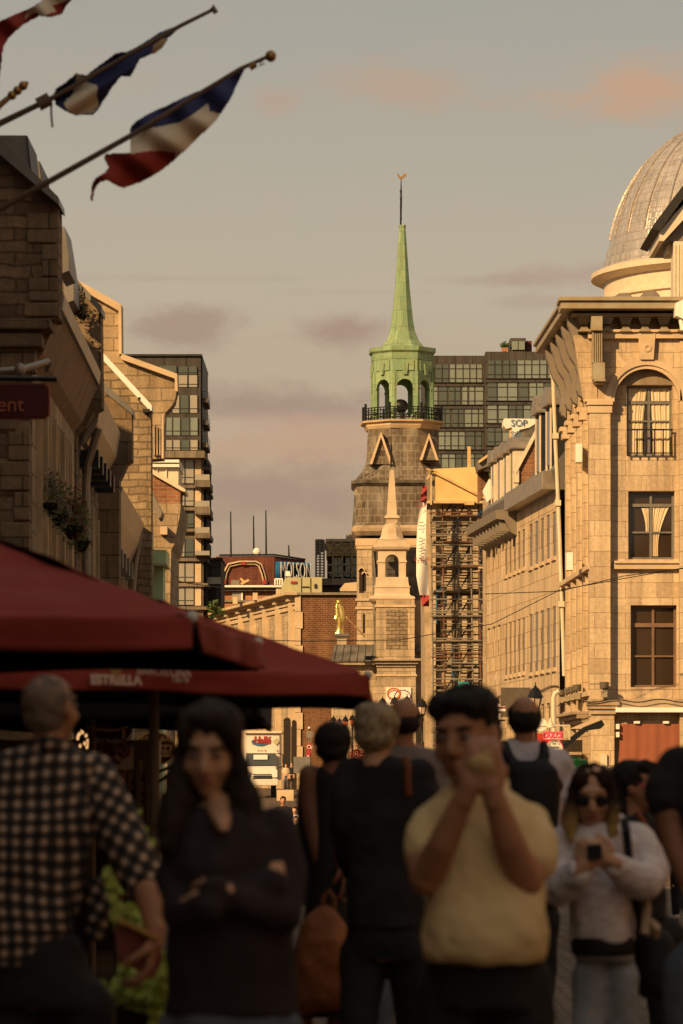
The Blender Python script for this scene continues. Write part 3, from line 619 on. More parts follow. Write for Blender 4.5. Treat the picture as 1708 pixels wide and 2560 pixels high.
# ================================================================== chapel with tower
YT = 207.6; kt = YT/F                        # main tower axis
ch = thing('chapel', (ux(985, YT), 196, 0), 'stone chapel with stained tower, green copper steeple and small open turret', 'church')
tcx, tcy = ux(1006, YT), YT
def octring(w_px, y_px, wy=None): return (w_px/2*kt/math.cos(math.pi/8), zy(y_px, YT))
ROT = math.pi/8+R(4)
def oct_(mb, prof, rot=ROT): return mb.lathe(tcx, tcy, [octring(w, y) for w, y in prof], 8, rot, smooth=False)
m = MB(); oct_(m, [(30, 600), (36, 572), (38, 567)][::-1]+[]); 
m = MB(); oct_(m, [(15, 567), (20, 600), (36, 720), (52, 800), (62, 830), (80, 853), (104, 868), (126, 874), (138, 876)]); m.build('spire', 'copper', ch)
m = MB(); oct_(m, [(18, 563), (18, 568)]); m.build('spire_cap', 'copper', ch); m = MB(); oct_(m, [(162, 874), (162, 884), (150, 889)]); m.build('spire_eaves', 'copper', ch)
m = MB(); oct_(m, [(150, 889), (148, 935)]); oct_(m, [(152, 889), (152, 905)]); m.build('belfry_frieze', 'copper', ch)
# belfry: eight corner piers and eight arches, open inside
Rb = octring(149, 935)[0]
for i in range(8):
    a = ROT+2*math.pi*i/8; pc = Vector((tcx+Rb*math.cos(a), tcy+Rb*math.sin(a), 0)); b = ROT+2*math.pi*(i+1)/8; pd = Vector((tcx+Rb*math.cos(b), tcy+Rb*math.sin(b), 0))
    e = pd-pc; L = e.length; fr = Fr(pc.x, pc.y, e.x, e.y, side=1)
    m = MB(); z0, z1 = zy(1062, YT), zy(935, YT); zs_ = zy(975, YT); hw = L*.33; c = L/2
    m.fbox(fr, 0, c-hw, -.22, .0, z0, z1+.05); m.fbox(fr, c+hw, L, -.22, 0, z0, z1+.05)
    m.fbox(fr, -.03, .13, -.1, .05, z0, z1); m.fbox(fr, L-.13, L+.03, -.1, .05, z0, z1)
    for j in range(12):
        t0, t1 = math.pi*j/12, math.pi*(j+1)/12
        q = [(c-hw*math.cos(t), zs_+hw*math.sin(t)) for t in (t0, t1)]
        xt = [q[0][0], q[1][0]]
        for dd in (0, -.22): m.add([fr(q[0][0], dd, q[0][1]), fr(q[1][0], dd, q[1][1]), fr(xt[1], dd, z1+.05), fr(xt[0], dd, z1+.05)], [(0,1,2,3)])
        m.add([fr(q[0][0], 0, q[0][1]), fr(q[1][0], 0, q[1][1]), fr(q[1][0], -.22, q[1][1]), fr(q[0][0], -.22, q[0][1])], [(0,1,2,3)])
    for (a0, a1) in ((0, c-hw), (c+hw, L)): m.fbox(fr, a0, a1, -.24, .04, zs_-.12, zs_)
    m.build('belfry_arch', 'copper', ch)
    m = MB(); m.fbox(fr, .2, L-.2, .02, .06, zy(934, YT), zy(908, YT)); m.prism([fr(c-.2, .05, zy(916, YT)), fr(c+.2, .05, zy(916, YT)), fr(c+.11, .05, zy(944, YT)), fr(c-.11, .05, zy(944, YT))], fr.n*.08); m.build('belfry_panel', 'copper', ch)
m = MB(); oct_(m, [(120, 1056), (150, 1060)]); m.build('belfry_floor', 'copper', ch)
m = MB(); m.tube([(tcx, tcy, zy(1056, YT)), (tcx, tcy, zy(1000, YT))], .15); m.ell((tcx-.1, tcy, zy(1015, YT)), (.45, .4, .4)); m.build('bell', 'black_iron', ch)
# weather vane
m = MB(); m.tube([P(1002, 566, YT), P(1003, 500, YT), P(1003, 447, YT)], [.05, .06, .02], 6)
for yy in (545, 515, 495, 478): m.ell(P(1002.5, yy, YT), (.07, .07, .12), 8, 5)
m.build('vane_rod', 'black_iron', ch)
m = MB(); m.poly([(994, 433), (998, 436), (1000, 441), (1005, 441), (1009, 436), (1012, 433), (1016, 435), (1016, 441), (1013, 440), (1010, 444), (1006, 447), (1001, 447), (997, 443), (995, 438), (993, 436)], YT-.05, .1); m.build('weathercock', 'brass', ch)
# balcony
m = MB(); oct_(m, [(176, 1078), (186, 1070), (186, 1066), (204, 1062), (206, 1058), (198, 1057)][::-1]); m.build('balcony', 'stone_trim', ch)
Rr_ = octring(190, 1040)[0]
for i in range(8):
    a = ROT+2*math.pi*i/8; b = ROT+2*math.pi*(i+1)/8
    p0 = Vector((tcx+Rr_*math.cos(a), tcy+Rr_*math.sin(a), 0)); p1 = Vector((tcx+Rr_*math.cos(b), tcy+Rr_*math.sin(b), 0)); fr = Fr(p0.x, p0.y, (p1-p0).x, (p1-p0).y); L = (p1-p0).length
    m = MB(); zA, zB = zy(1057, YT), zy(1027, YT)
    for z in (zA+.12, zB, zB-.14): m.fbox(fr, 0, L, -.03, .03, z, z+.05)
    for j in range(9): u = L*j/8; m.fbox(fr, u-.02, u+.02, -.02, .02, zA, zB)
    for u in (0, L): m.fbox(fr, u-.05, u+.05, -.05, .05, zA, zB+.28)
    for j in range(8):
        u = L*(j+.5)/8; m.fbox(fr, u-.06, u+.06, -.015, .015, zA+.3, zA+.38)
    m.build('railing', 'black_iron', ch)
# octagonal drum with triangular lucarnes, flared slate skirt, stained lower stage
def octsq(mb, prof):
    """square plan with chamfered corners; prof = [(width px, y px, chamfer px)]"""
    vs = []
    for w_, y_, c_ in prof:
        h, q, z = w_/2*kt, (w_/2-c_)*kt, zy(y_, YT); vs += [(tcx+a, tcy+b_, z) for a, b_ in ((h, -q), (h, q), (q, h), (-q, h), (-h, q), (-h, -q), (-q, -h), (q, -h))]
    n = len(prof); return mb.add(vs, [(i*8+j, i*8+(j+1)%8, (i+1)*8+(j+1)%8, (i+1)*8+j) for i in range(n-1) for j in range(8)]+[tuple(range(7, -1, -1)), tuple(range((n-1)*8, n*8))])
m = MB(); octsq(m, [(172, 1077, 50), (174, 1100, 50), (180, 1150, 50), (186, 1166, 50)]); m.build('drum', 'slate_stained', ch)
m = MB(); octsq(m, [(186, 1164, 50), (200, 1182, 48), (232, 1204, 36), (254, 1211, 30)]); m.build('skirt_roof', 'slate_stained', ch)
m = MB(); octsq(m, [(256, 1210, 30), (254, 1217, 30), (234, 1224, 26)]); m.build('skirt_eaves', 'lead_roof', ch)
m = MB(); octsq(m, [(230, 1222, 24), (234, 1326, 22)]); m.build('stage', 'slate_stained', ch)
m = MB(); octsq(m, [(242, 1321, 22), (254, 1328, 22), (252, 1336, 18), (234, 1346, 12)]); m.build('stage_cornice', 'stone_weather', ch)
for (pc, y0, y1, hw, nm) in ((953, 1078, 1160, 29, 'lucarne'), (1073, 1082, 1150, 24, 'lucarne')):
    m = MB(); yy = YT-2.5
    m.poly([(pc, y0), (pc+hw, y1), (pc+hw-7, y1), (pc, y0+14), (pc-hw+7, y1), (pc-hw, y1)], yy, 1.6); m.build(nm, 'stone_trim', ch)
    m = MB(); m.poly([(pc, y0+12), (pc+hw-6, y1), (pc-hw+6, y1)], yy+.25, 1.5); m.build('lucarne_slates', 'slate_stained', ch)
m = MB(); m.poly([(887, 1222), (895, 1222), (907, 1322), (881, 1328)], YT-1, .5); m.build('lucarne', 'stone_weather', ch)
m = MB(); m.poly([(886, 1236), (891, 1240), (892, 1320), (880, 1326)], YT-1.2, .3); m.build('lucarne_side', 'lead_roof', ch)
# square stone tower base
YT = 205; kt = YT/F

m = MB(); m.pbox(893, 1119, 1346, 1990, YT, 4.8); m.build('tower_wall', 'ashlar_church', ch)
m = MB(); m.pbox(889, 1123, 1346, 1364, YT-.1, 5); m.pbox(891, 1121, 1364, 1372, YT-.06, 4.9); m.build('tower_course', 'stone_trim', ch)
for y_ in (1496, 1517): MB().pbox(889, 1122, y_, y_+6, YT-.1, 5).build('tower_course', 'stone_trim', ch)
for pc, y0, y1, hw in ((904, 1421, 1482, 6), (911, 1432, 1478, 4)):
    m = MB(); ring(m, ux(pc, YT), zy(y0+hw, YT), hw*kt, (hw+3)*kt, YT-.15, YT+.05); m.build('window_arch', 'stone_trim', ch)
    m = MB(); m.pbox(pc-hw, pc+hw, y0+hw, y1, YT-.02, .05); ring(m, ux(pc, YT), zy(y0+hw, YT), 0.001, hw*kt, YT-.02, YT+.03); m.build('window', 'room_dark', ch)
m = MB(); m.pbox(907, 912, 1535, 1582, YT-.04, .05); m.build('window', 'room_dark', ch)
# nave roof: dark standing seam slopes between tower and turret
YN = 199
m = MB(); m.poly([(930, 1370), (1056, 1372), (1064, 1500), (1068, 1650), (936, 1650)], YN, 1.0); m.build('nave_roof', 'lead_roof', ch)
m = MB()
for xx in (941, 957, 1030, 1041, 1055): m.pbox(xx-.8, xx+.8, 1376, 1500, YN-.06, .06)
m.poly([(930, 1368), (934, 1368), (944, 1490), (940, 1490)], YN-.2, .2); m.pbox(930, 1056, 1368, 1378, YN-.1, .2); m.build('roof_seams', 'lead_roof', ch)
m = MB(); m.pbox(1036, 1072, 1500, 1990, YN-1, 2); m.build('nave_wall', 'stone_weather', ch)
m = MB(); m.poly([(1040, 1630), (1052, 1605), (1090, 1600), (1090, 1630)], YN-1.6, 1.4); m.build('porch_roof', 'roof_metal', ch)
# open turret
YU = 195; tu = ch
def bp(px0, px1, py0, py1, d0=0, dep=None, nm='x', mt='stone_turret', par=None, bev=.015):
    dep = dep if dep is not None else (px1-px0)*YU/F; return MB().pbox(px0, px1, py0, py1, YU+d0, dep).build(nm, mt, par or tu, bev)
def sqlathe(prof, nm, mt, sc_=1.0):
    c = ux(981, YU), YU+1.9; k = YU/F
    vs = []
    for w_, y_ in prof:
        h = w_/2*k; z = zy(y_, YU); vs += [(c[0]-h, c[1]-h, z), (c[0]+h, c[1]-h, z), (c[0]+h, c[1]+h, z), (c[0]-h, c[1]+h, z)]
    n = len(prof); fs = [(i*4+j, i*4+(j+1)%4, (i+1)*4+(j+1)%4, (i+1)*4+j) for i in range(n-1) for j in range(4)]+[(3,2,1,0), tuple(range((n-1)*4, n*4))]
    return MB().add(vs, fs).build(nm, mt, tu)
sqlathe([(10, 1168), (11, 1171), (26, 1284)], 'obelisk', 'stone_turret'); sqlathe([(32, 1283), (38, 1287), (39, 1290), (30, 1293), (28, 1297), (26, 1303)], 'obelisk_base', 'stone_turret')
MB().lathe(ux(981, YU), YU+1.9, [(r*YU/F, zy(y, YU)) for r, y in ((13, 1301), (16, 1303), (22, 1309), (26, 1318), (28, 1328), (30, 1336), (34, 1342), (38, 1346))], 8, math.pi/8, smooth=True).build('ogee_dome', 'stone_turret', tu)
sqlathe([(76, 1345), (74, 1347), (72, 1360)], 'dome_block', 'stone_turret')
sqlathe([(80, 1359), (92, 1361), (92, 1364), (86, 1370), (76, 1373)], 'turret_cornice', 'stone_turret')
fU = Fr(ux(951, YU), YU+1.9-.76, 1, 0); W = 70*YU/F; zA, zB, zs_ = zy(1452, YU), zy(1371, YU), zy(1402, YU); c = W/2; hw = 17*YU/F
for (fr_, dd) in ((Fr(ux(946, YU), YU+1.9-W/2, 1, 0), 1), (Fr(ux(946, YU)+W, YU+1.9-W/2, 0, 1), 1), (Fr(ux(946, YU), YU+1.9+W/2, 1, 0, -1), 1), (Fr(ux(946, YU), YU+1.9-W/2, 0, 1, -1), 1)):
    m = MB(); T_ = .26; side_ = abs(fr_.u.y) > .5
    for a0, a1 in ((T_+.002 if side_ else 0, c-hw), (c+hw, W-T_-.002 if side_ else W)): m.fbox(fr_, a0, a1, -T_, 0, zA, zB); m.fbox(fr_, a0-(.05 if a0 == 0 else 0), a1+(.05 if a1 == W else 0), -T_+.01, .06, zs_-.02, zs_+.09)
    for j in range(14):
        t0, t1 = math.pi*j/14, math.pi*(j+1)/14; q = [(c-hw*math.cos(t), zs_+.05+hw*math.sin(t)) for t in (t0, t1)]; xt = [q[0][0], q[1][0]]
        for d2 in (0, -T_): m.add([fr_(q[0][0], d2, q[0][1]), fr_(q[1][0], d2, q[1][1]), fr_(xt[1], d2, zB), fr_(xt[0], d2, zB)], [(0,1,2,3)])
        m.add([fr_(q[0][0], 0, q[0][1]), fr_(q[1][0], 0, q[1][1]), fr_(q[1][0], -T_, q[1][1]), fr_(q[0][0], -T_, q[0][1])], [(0,1,2,3)])
    m.build('turret_arch', 'stone_turret', tu)
m = MB(); yg = YU+1.2
for i in range(9): x = 971+i*4.4; m.pbox(x-.8, x+.8, 1418, 1450, yg, .03)
for y_ in (1423, 1436, 1446): m.pbox(969, 1009, y_, y_+1.4, yg-.02, .03)
m.build('turret_grille', 'black_iron', tu)
sqlathe([(80, 1440), (82, 1452), (86, 1464)], 'turret_skirt', 'stone_turret'); sqlathe([(92, 1463), (92, 1466), (88, 1468), (88, 1482), (94, 1488)], 'turret_plinth', 'stone_turret')
sqlathe([(98, 1487), (114, 1490), (115, 1495), (106, 1500), (98, 1503)], 'pier_cornice', 'stone_turret')
bp(941, 1037, 1500, 1648, 0, 4, 'pier', 'ashlar_church'); bp(938, 1039, 1512, 1518, -.08, 4, 'pier_band', 'stone_trim')
bp(965, 1019, 1524, 1623, -.02, .1, 'rubble_panel', 'rubble_church')
m = MB(); m.pbox(930, 1053, 1646, 1652, YU-.5, 4); m.pbox(937, 1046, 1652, 1660, YU-.3, 4); m.pbox(941, 1040, 1660, 1668, YU-.12, 4); m.build('facade_cornice', 'stone_weather', tu, .02)
bp(942, 1040, 1668, 1990, -.02, 4, 'facade_pier', 'ashlar_church'); bp(939, 1043, 1686, 1691, -.1, 4, 'facade_band', 'stone_trim')
bp(829, 942, 1662, 1990, 1.2, 6, 'facade_wall', 'ashlar_church')
m = MB(); m.pbox(826, 932, 1652, 1662, YU+.7, 5); m.build('facade_cornice', 'stone_weather', tu)
m = MB(); m.prism([P(826, 1654, YU+.6), P(836, 1612, YU+2.4), P(936, 1612, YU+2.4), P(936, 1654, YU+.6)], (0, .25, -.1)); m.build('wing_roof', 'lead_roof', tu)
m = MB()
for i in range(6): a = P(834+i*19, 1653, YU+.58); b = P(842+i*18, 1612, YU+2.36); m.bar(a, b, .04)
m.build('roof_seams', 'lead_roof', tu)
m = MB(); m.pbox(914, 940, 1640, 1650, YU-.2, .3); m.build('gutter', 'dark_metal', tu)
m = MB(); m.tube([P(978, 1168, YU+1.9), P(978, 1130, YU+1.9), P(978, 1098, YU+1.9)], [.05, .05, .015], 6); m.ell(P(978, 1122, YU+1.9), (.07, .07, .3), 8, 6); m.build('finial', 'black_iron', tu)
m = MB(); m.tube([P(866, 1543, YU-.3), P(913, 1592, YU+.5)], .05, 6); m.build('roof_strut', 'timber', tu)
# poster
o = MB().pbox(965, 1028, 1718, 1815, YU-.12, .06).build('poster', 'banner_white'); tag(o, 'white poster with coloured looping rings hung on the chapel front', 'poster')
rnd = random.Random(4)
for i, cc in enumerate(((.5, .06, .03), (.6, .35, .03), (.1, .03, .2), (.4, .02, .15), (.6, .2, .02), (.06, .1, .3))):
    plain('ring%d' % i, cc, .6); c = P(983+rnd.uniform(-4, 26), 1738+rnd.uniform(-5, 6), YU-.13); r = .22+rnd.uniform(0, .18)
    m = MB(); m.tube([c+Vector((r*1.2*math.cos(t*.3), 0, r*math.sin(t*.3))) for t in range(22)], .022, 4); m.build('ring_print', 'ring%d' % i, o)
# gilded statue on its pedestal
YS = 193
st = thing('statue', P(849, 1582, YS), 'gilded statue of a robed woman holding a child on the chapel wing', 'statue')
def spoly(prof, nm, mt, par, cxp, Yc, n=20, noisea=0.0, sq=.75):
    m = MB(); k = Yc/F; vs = []; N = len(prof)
    for i, (l, r_, y_) in enumerate(prof):
        cx_ = (l+r_)/2; h = (r_-l)/2*k
        for j in range(n):
            a = 2*math.pi*j/n; f = 1+noisea*math.sin(j*3.0+i*.35)
            vs.append(Vector((ux(cx_, Yc)+h*f*math.cos(a), Yc+h*f*sq*math.sin(a), zy(y_, Yc))))
    m.add(vs, [(i*n+j, i*n+(j+1)%n, (i+1)*n+(j+1)%n, (i+1)*n+j) for i in range(N-1) for j in range(n)]+[tuple(range(n-1, -1, -1)), tuple(range((N-1)*n, N*n))], True)
    return m.build(nm, mt, par)
spoly([(842, 851, 1507), (840, 853, 1518), (839, 858, 1530), (839, 860, 1545), (841, 860, 1558), (842, 858, 1570), (839, 858, 1580), (838, 860, 1584)], 'robe', 'gold_leaf', st, 849, YS, noisea=.12)
m = MB(); m.ell(P(846, 1506, YS), (.11, .12, .14)); m.build('head', 'gold_leaf', st)
m = MB(); m.ell(P(854, 1540, YS+.1), (.17, .12, .6)); m.build('cloak', 'gold_leaf', st)
m = MB(); m.ell(P(842, 1519, YS-.2), (.08, .08, .1)); m.tube([P(842, 1521, YS-.2), P(844, 1540, YS-.22)], [.08, .1]); m.build('child', 'gold_leaf', st)
m = MB()
for i in range(5): m.poly([(842+i*2, 1503), (843+i*2, 1499), (844+i*2, 1503)], YS-.05, .1)
m.build('crown', 'gold_leaf', st)
m = MB(); m.tube([P(838, 1547, YS-.2), P(846, 1528, YS-.15), P(852, 1524, YS)], .045); m.build('arm', 'gold_leaf', st)
pd = thing('pedestal', P(854, 1612, YS), 'moulded grey stone pedestal beneath the gilded statue', 'pedestal')
MB().pbox(843, 867, 1590, 1612, YS-.3, .6).build('shaft', 'stone_weather', pd, .01); m = MB(); m.pbox(836, 873, 1584, 1590, YS-.45, .9); m.pbox(839, 870, 1590, 1594, YS-.38, .8); m.build('cap', 'roof_metal', pd, .01)

# ================================================================== scaffold
YC = 150
sf = thing('scaffold_tower', (ux(1140, YC), YC+1.5, zg(YC)), 'tall tubular scaffold tower topped by a plywood hoarding beside the chapel', 'scaffold')
rnd = random.Random(11)
ups = [1079, 1108, 1146, 1178, 1198]
for j, yd in enumerate((0, 1.4, 2.8)):
    for px in ups:
        a = P(px+(1990-1240)*.012, 1990, YC+yd); b = P(px-2, 1240, YC+yd); m = MB(); m.tube([(a.x, a.y, zg(YC)), b], .036, 6); m.build('upright', 'rust_tube' if (px+j) % 3 == 1 and j == 0 else 'steel_tube', sf)
zz = 1262; n = 0
while zz < 1900:
    step = rnd.choice((6, 8, 11, 13, 9)); dx = (zz-1240)*.012
    m = MB(); x0 = rnd.choice((1074, 1079, 1079, 1100, 1108)); x1 = rnd.choice((1180, 1200, 1204, 1200)); yd = rnd.choice((-.08, -.08, 1.4, 2.8))
    m.tube([P(x0+dx, zz, YC+yd), P(x1+dx, zz+rnd.uniform(-1.5, 1.5), YC+yd)], .034 if rnd.random() < .6 else .026, 6); n += 1
    m.build('ledger', rnd.choice(('steel_tube', 'steel_tube', 'plank', 'rust_tube')) if rnd.random() < .8 else 'steel_tube', sf); zz += step*.72
lv = 1290
while lv < 1900:
    dx = (lv-1240)*.012; m = MB(); m.pbox(1082+dx, 1196+dx, lv, lv+4, YC+.2, 2.4); m.build('platform', 'plank', sf)
    m = MB(); m.bar(P(1108+dx, lv, YC), P(1146+dx, lv-58, YC), .035); m.bar(P(1146+dx, lv, YC+1.4), P(1178+dx, lv-55, YC+1.4), .035); m.bar(P(1200+dx, lv, YC), P(1212+dx, lv-40, YC+1), .03); m.bar(P(1200+dx, lv-58, YC), P(1212+dx, lv-40, YC+1), .03)
    m.build('brace', 'dark_metal', sf)
    # ladder
    m = MB(); m.bar(P(1128+dx, lv, YC+.7), P(1136+dx, lv-62, YC+.7), .03); m.bar(P(1136+dx, lv, YC+.7), P(1144+dx, lv-62, YC+.7), .03)
    for r_ in range(9): m.bar(P(1128+dx+r_*.9, lv-r_*6.8, YC+.7), P(1136+dx+r_*.9, lv-r_*6.8, YC+.7), .018)
    m.build('ladder', 'steel_tube', sf); lv += 62
for xx in (1206, 1214): 
    m = MB(); m.tube([P(xx, 1480, YC+1), P(xx+6, 1990, YC+1)], .05, 6); m.build('upright', 'steel_tube', sf)
m = MB(); m.pbox(1196, 1252, 1417, 1421, YC-.6, .1); m.pbox(1196, 1245, 1424, 1427, YC-.4, .1); m.build('outrigger', 'timber', sf)
m = MB(); m.poly([(1086, 1172), (1198, 1167), (1200, 1252), (1088, 1254)], YC-.4, 3.4); m.build('hoarding', 'plywood', sf)
m = MB(); m.poly([(1067, 1178), (1086, 1172), (1088, 1254), (1070, 1262)], YC-.2, 3.0); m.build('hoarding_side', 'plank', sf)
m = MB(); m.poly([(1064, 1172), (1070, 1170), (1218, 1244), (1216, 1250)], YC-.6, .12); m.build('timber_brace', 'timber', sf)
m = MB(); m.poly([(1068, 1200), (1066, 1195), (1085, 1172), (1088, 1175)], YC-.6, .12); m.pbox(1076, 1080, 1176, 1262, YC-.6, .1); m.pbox(1060, 1212, 1252, 1258, YC-.5, 3.6); m.pbox(1162, 1186, 1252, 1262, YC-.7, .5); m.build('timber_frame', 'timber', sf)
m = MB(); m.pbox(1169, 1177, 1116, 1170, YC+2, .15); m.build('timber_post', 'timber', sf)
m = MB(); m.poly([(1190, 1168), (1226, 1155), (1228, 1162), (1194, 1174)], YC+1, .2); m.build('timber_rail', 'timber', sf)
for (a, b) in (((1092, 1474), (1112, 1474)), ((1092, 1474), (1092, 1560)), ((1112, 1474), (1112, 1545)), ((1132, 1600), (1132, 1700))): MB().tube([P(a[0], a[1], YC+.4), P(b[0], b[1], YC+.4)], .035, 6).build('blue_tube', 'blue_letter', sf)
m = MB(); m.tube([P(1193, 1290, YC-.1), P(1216, 1270, YC-1)], .03); m.build('blue_strap', 'blue_letter', sf)
m = MB()
for (a, b, c, d) in ((1082, 1210, 1300, 1960),): m.pbox(a, b, c, d, YC+3.1, .05)
# stone houses seen through the scaffold
bk = thing('row_building', (ux(1150, 176), 178, 0), 'shadowed stone house seen through the scaffold bars', 'building')
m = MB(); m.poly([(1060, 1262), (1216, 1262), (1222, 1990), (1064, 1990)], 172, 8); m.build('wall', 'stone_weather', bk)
for i in range(7):
    for xx in (1092, 1128): m = MB(); m.pbox(xx, xx+24, 1300+i*82, 1350+i*82, 171.9, .1); m.build('window', 'window_glass', bk)
for xx in (1078, 1118, 1156, 1184): m = MB(); m.pbox(xx, xx+12, 1265, 1990, 171.6, .5); m.build('pilaster', 'ashlar_church', bk)
m = MB(); m.pbox(1208, 1222, 1250, 1990, 146, .4); m.build('pier', 'stone_weather', bk)
# signs low on the scaffold
o = MB().pbox(1146, 1173, 1705, 1724, YC-.3, .08).build('shop_sign', 'cyan_sign'); tag(o, 'small turquoise sign at the foot of the scaffold', 'sign')
m = MB(); m.pbox(1146, 1173, 1711, 1712.5, YC-.33, .03); m.pbox(1152, 1168, 1719, 1722, YC-.33, .03); m.build('sign_stripe', 'banner_print', o)
# long hanging banner
YH = 148
bn = thing('banner', P(1065, 1170, YH), 'tall white and red banner billowing down the scaffold side', 'banner')
def strip(mb, left, right, n, Y, ydisp):
    """sheet between two pixel polylines given as functions of v"""
    vs = []; m_ = 8
    for j in range(n+1):
        v = j/n
        for i in range(m_+1):
            u = i/m_; l, r_ = left(v), right(v); vs.append(P(l[0]+(r_[0]-l[0])*u, l[1]+(r_[1]-l[1])*u, Y+ydisp(u, v)))
    return mb.add(vs, [(j*(m_+1)+i, j*(m_+1)+i+1, (j+1)*(m_+1)+i+1, (j+1)*(m_+1)+i) for j in range(n) for i in range(m_)], True)
def interp(pts):
    def f(v):
        y = pts[0][1]+(pts[-1][1]-pts[0][1])*v
        for (x0, y0), (x1, y1) in zip(pts, pts[1:]):
            if y <= y1 or (x1, y1) == pts[-1]: return (x0+(x1-x0)*(y-y0)/(y1-y0), y)
    return f
def sect(pts, a, b):
    f = interp(pts); H_ = pts[-1][1]-pts[0][1]
    return lambda v: f((a+(b-a)*v-pts[0][1])/H_)
Lb = [(1057, 1215), (1053, 1240), (1050, 1262), (1043, 1320), (1041, 1380), (1041, 1440), (1048, 1480), (1057, 1520)]; Rb_ = [(1069, 1190), (1068, 1220), (1067, 1262), (1065, 1330), (1068, 1400), (1073, 1450), (1073, 1490), (1073, 1516)]
wv = lambda u, v: .15*math.sin(u*3+v*5)
for a, b, mt in ((1215, 1238, 'banner_red'), (1238, 1256, 'banner_print'), (1256, 1488, 'banner_white'), (1488, 1516, 'banner_red')):
    strip(MB(), sect(Lb, a, b), sect(Rb_, a, b), 20, YH, wv).build('banner_cloth', mt, bn)
for t_, px, py, s_, mt in (('over', 1055, 1264, .26, 'banner_print'), ('0/.365-60', 1055, 1398, .2, 'banner_print')): text(t_, s_*1.1, P(px, py, YH-.3), mt, bn, rotz=R(-10), sx=.8)
for i in range(10): m = MB(); y_ = 1305+i*8.5+(14 if i > 2 else 0); m.pbox(1047, 1059-(i % 3)*2, y_, y_+2, YH-.25, .02); m.build('banner_line', 'frame_grey', bn)
# ================================================================== left row of houses
def wall_poly(nm, pts, Y, dep, mt, par): return MB().poly(pts, Y, dep).build(nm, mt, par)
XL = -3.635
h1 = thing('stone_house', (-6, 46, 0), 'nearest dark rubble stone house with a shadowed gable at the left edge', 'house', 'old houses along the left side')
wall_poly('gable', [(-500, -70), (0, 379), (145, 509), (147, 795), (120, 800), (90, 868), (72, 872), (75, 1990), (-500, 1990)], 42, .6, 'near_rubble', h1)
for (a, b, t, d) in ((68, 142, 532, 606), (105, 143, 612, 690), (72, 144, 694, 752), (60, 144, 756, 790), (0, 88, 870, 930), (20, 74, 1080, 1150), (0, 73, 1155, 1225), (35, 73, 1230, 1300), (0, 74, 1306, 1370), (-20, 40, 940, 1074), (42, 80, 940, 1010)):
    MB().pbox(a, b, t, d, 42-.035, .3).build('quoin', 'near_ashlar', h1, .015)
m = MB(); m.pbox(-200, 128, 797, 822, 41.8, .5); m.pbox(-200, 104, 832, 866, 41.85, .5); m.build('corbel_course', 'near_ashlar', h1, .02)
wall_poly('coping', [(-500, -105), (0, 346), (146, 492), (148, 512), (0, 386), (-500, -64)], 41.75, .9, 'roof_metal', h1)
for (x0, x1, y0, y1, Y) in ((-4, 66, 338, 450, 43), (60, 97, 402, 500, 45)):
    q = wall_poly('dormer', [(x0, y0), (x1, y0), (x1+14, y1+20), (x0, y1)], Y, 1.2, 'roof_metal', h1)
    wall_poly('dormer_front', [(x1, y0), (x1+3, y0+2), (x1+17, y1+22), (x1+13, y1+22)], Y-.05, 1.3, 'dark_metal', q)
for (x0, y0, Y) in ((148, 566, 47), (160, 640, 49)):
    wall_poly('dormer', [(x0, y0), (x0+13, y0), (x0+24, y0+70), (x0+24, y0+110), (x0, y0+120)], Y, 1.2, 'roof_metal', h1)
def facade(par, y0, y1, zt, wins_z, sp, ww, mt, off=0.0, u_first=.8, dep=.26, gut=True, zb_=-1.2, pil=True):
    fr = Fr(XL-.0143*(y0-42)+off, y0, -.0143, 1, side=1); L = y1-y0; hs = []; k = u_first
    while k+ww < L-.2:
        for z0, z1 in wins_z: hs.append((k, k+ww, z0, z1))
        k += sp
    m = MB(); holes_wall(m, fr, 0, L, zb_, zt, hs, dep); m.build('facade', mt, par)
    for h in hs:
        m = MB(); m.fbox(fr, h[0], h[1], -dep-.03, -dep+.02, h[2], h[3]); m.build('window', 'window_glass', par)
        m = MB(); m.fbox(fr, h[0]-.05, h[0], 0, .07, h[2], h[3]+.1); m.fbox(fr, h[1]-.02, h[1]+.12, -dep+.05, .08, h[2], h[3]+.1); m.fbox(fr, h[0]-.1, h[1]+.15, 0, .14, h[2]-.14, h[2]); m.build('window_surround', 'row_trim', par)
    return fr
plain('row_trim', C(.58,.42,.25), .8, var=.3, sc_=1.5, bump=.3)
fr = facade(h1, 42.3, 50.6, 7.3, [(3.6, 5.95), (.6, 2.9)], 1.65, .85, 'row_facade')
m = MB(); m.prism([fr(0, d, z) for d, z in ((0, 6.35), (.12, 6.5), (.30, 6.93), (.33, 6.98), (0, 7.2))], fr.u*8.2); m.build('eaves_soffit', 'wood_soffit', h1)
m = MB(); m.prism([fr(0, d, z) for d, z in ((.28, 7.0), (.36, 7.02), (.38, 7.2), (.28, 7.2))], fr.u*8.2); m.build('gutter', 'gutter_metal', h1)
m = MB(); m.prism([fr(0, d, z) for d, z in ((.3, 7.22), (-3.6, 10.9), (-6.5, 12.2), (-8, 7), (0, 7))], fr.u*8.0); m.build('roof', 'roof_metal', h1)
for u in (2.2, 3.6, 5.0): m = MB(); m.fbox(fr, u, u+.12, 0, .2, 3.0, 3.1); m.build('bracket', 'dark_metal', h1)

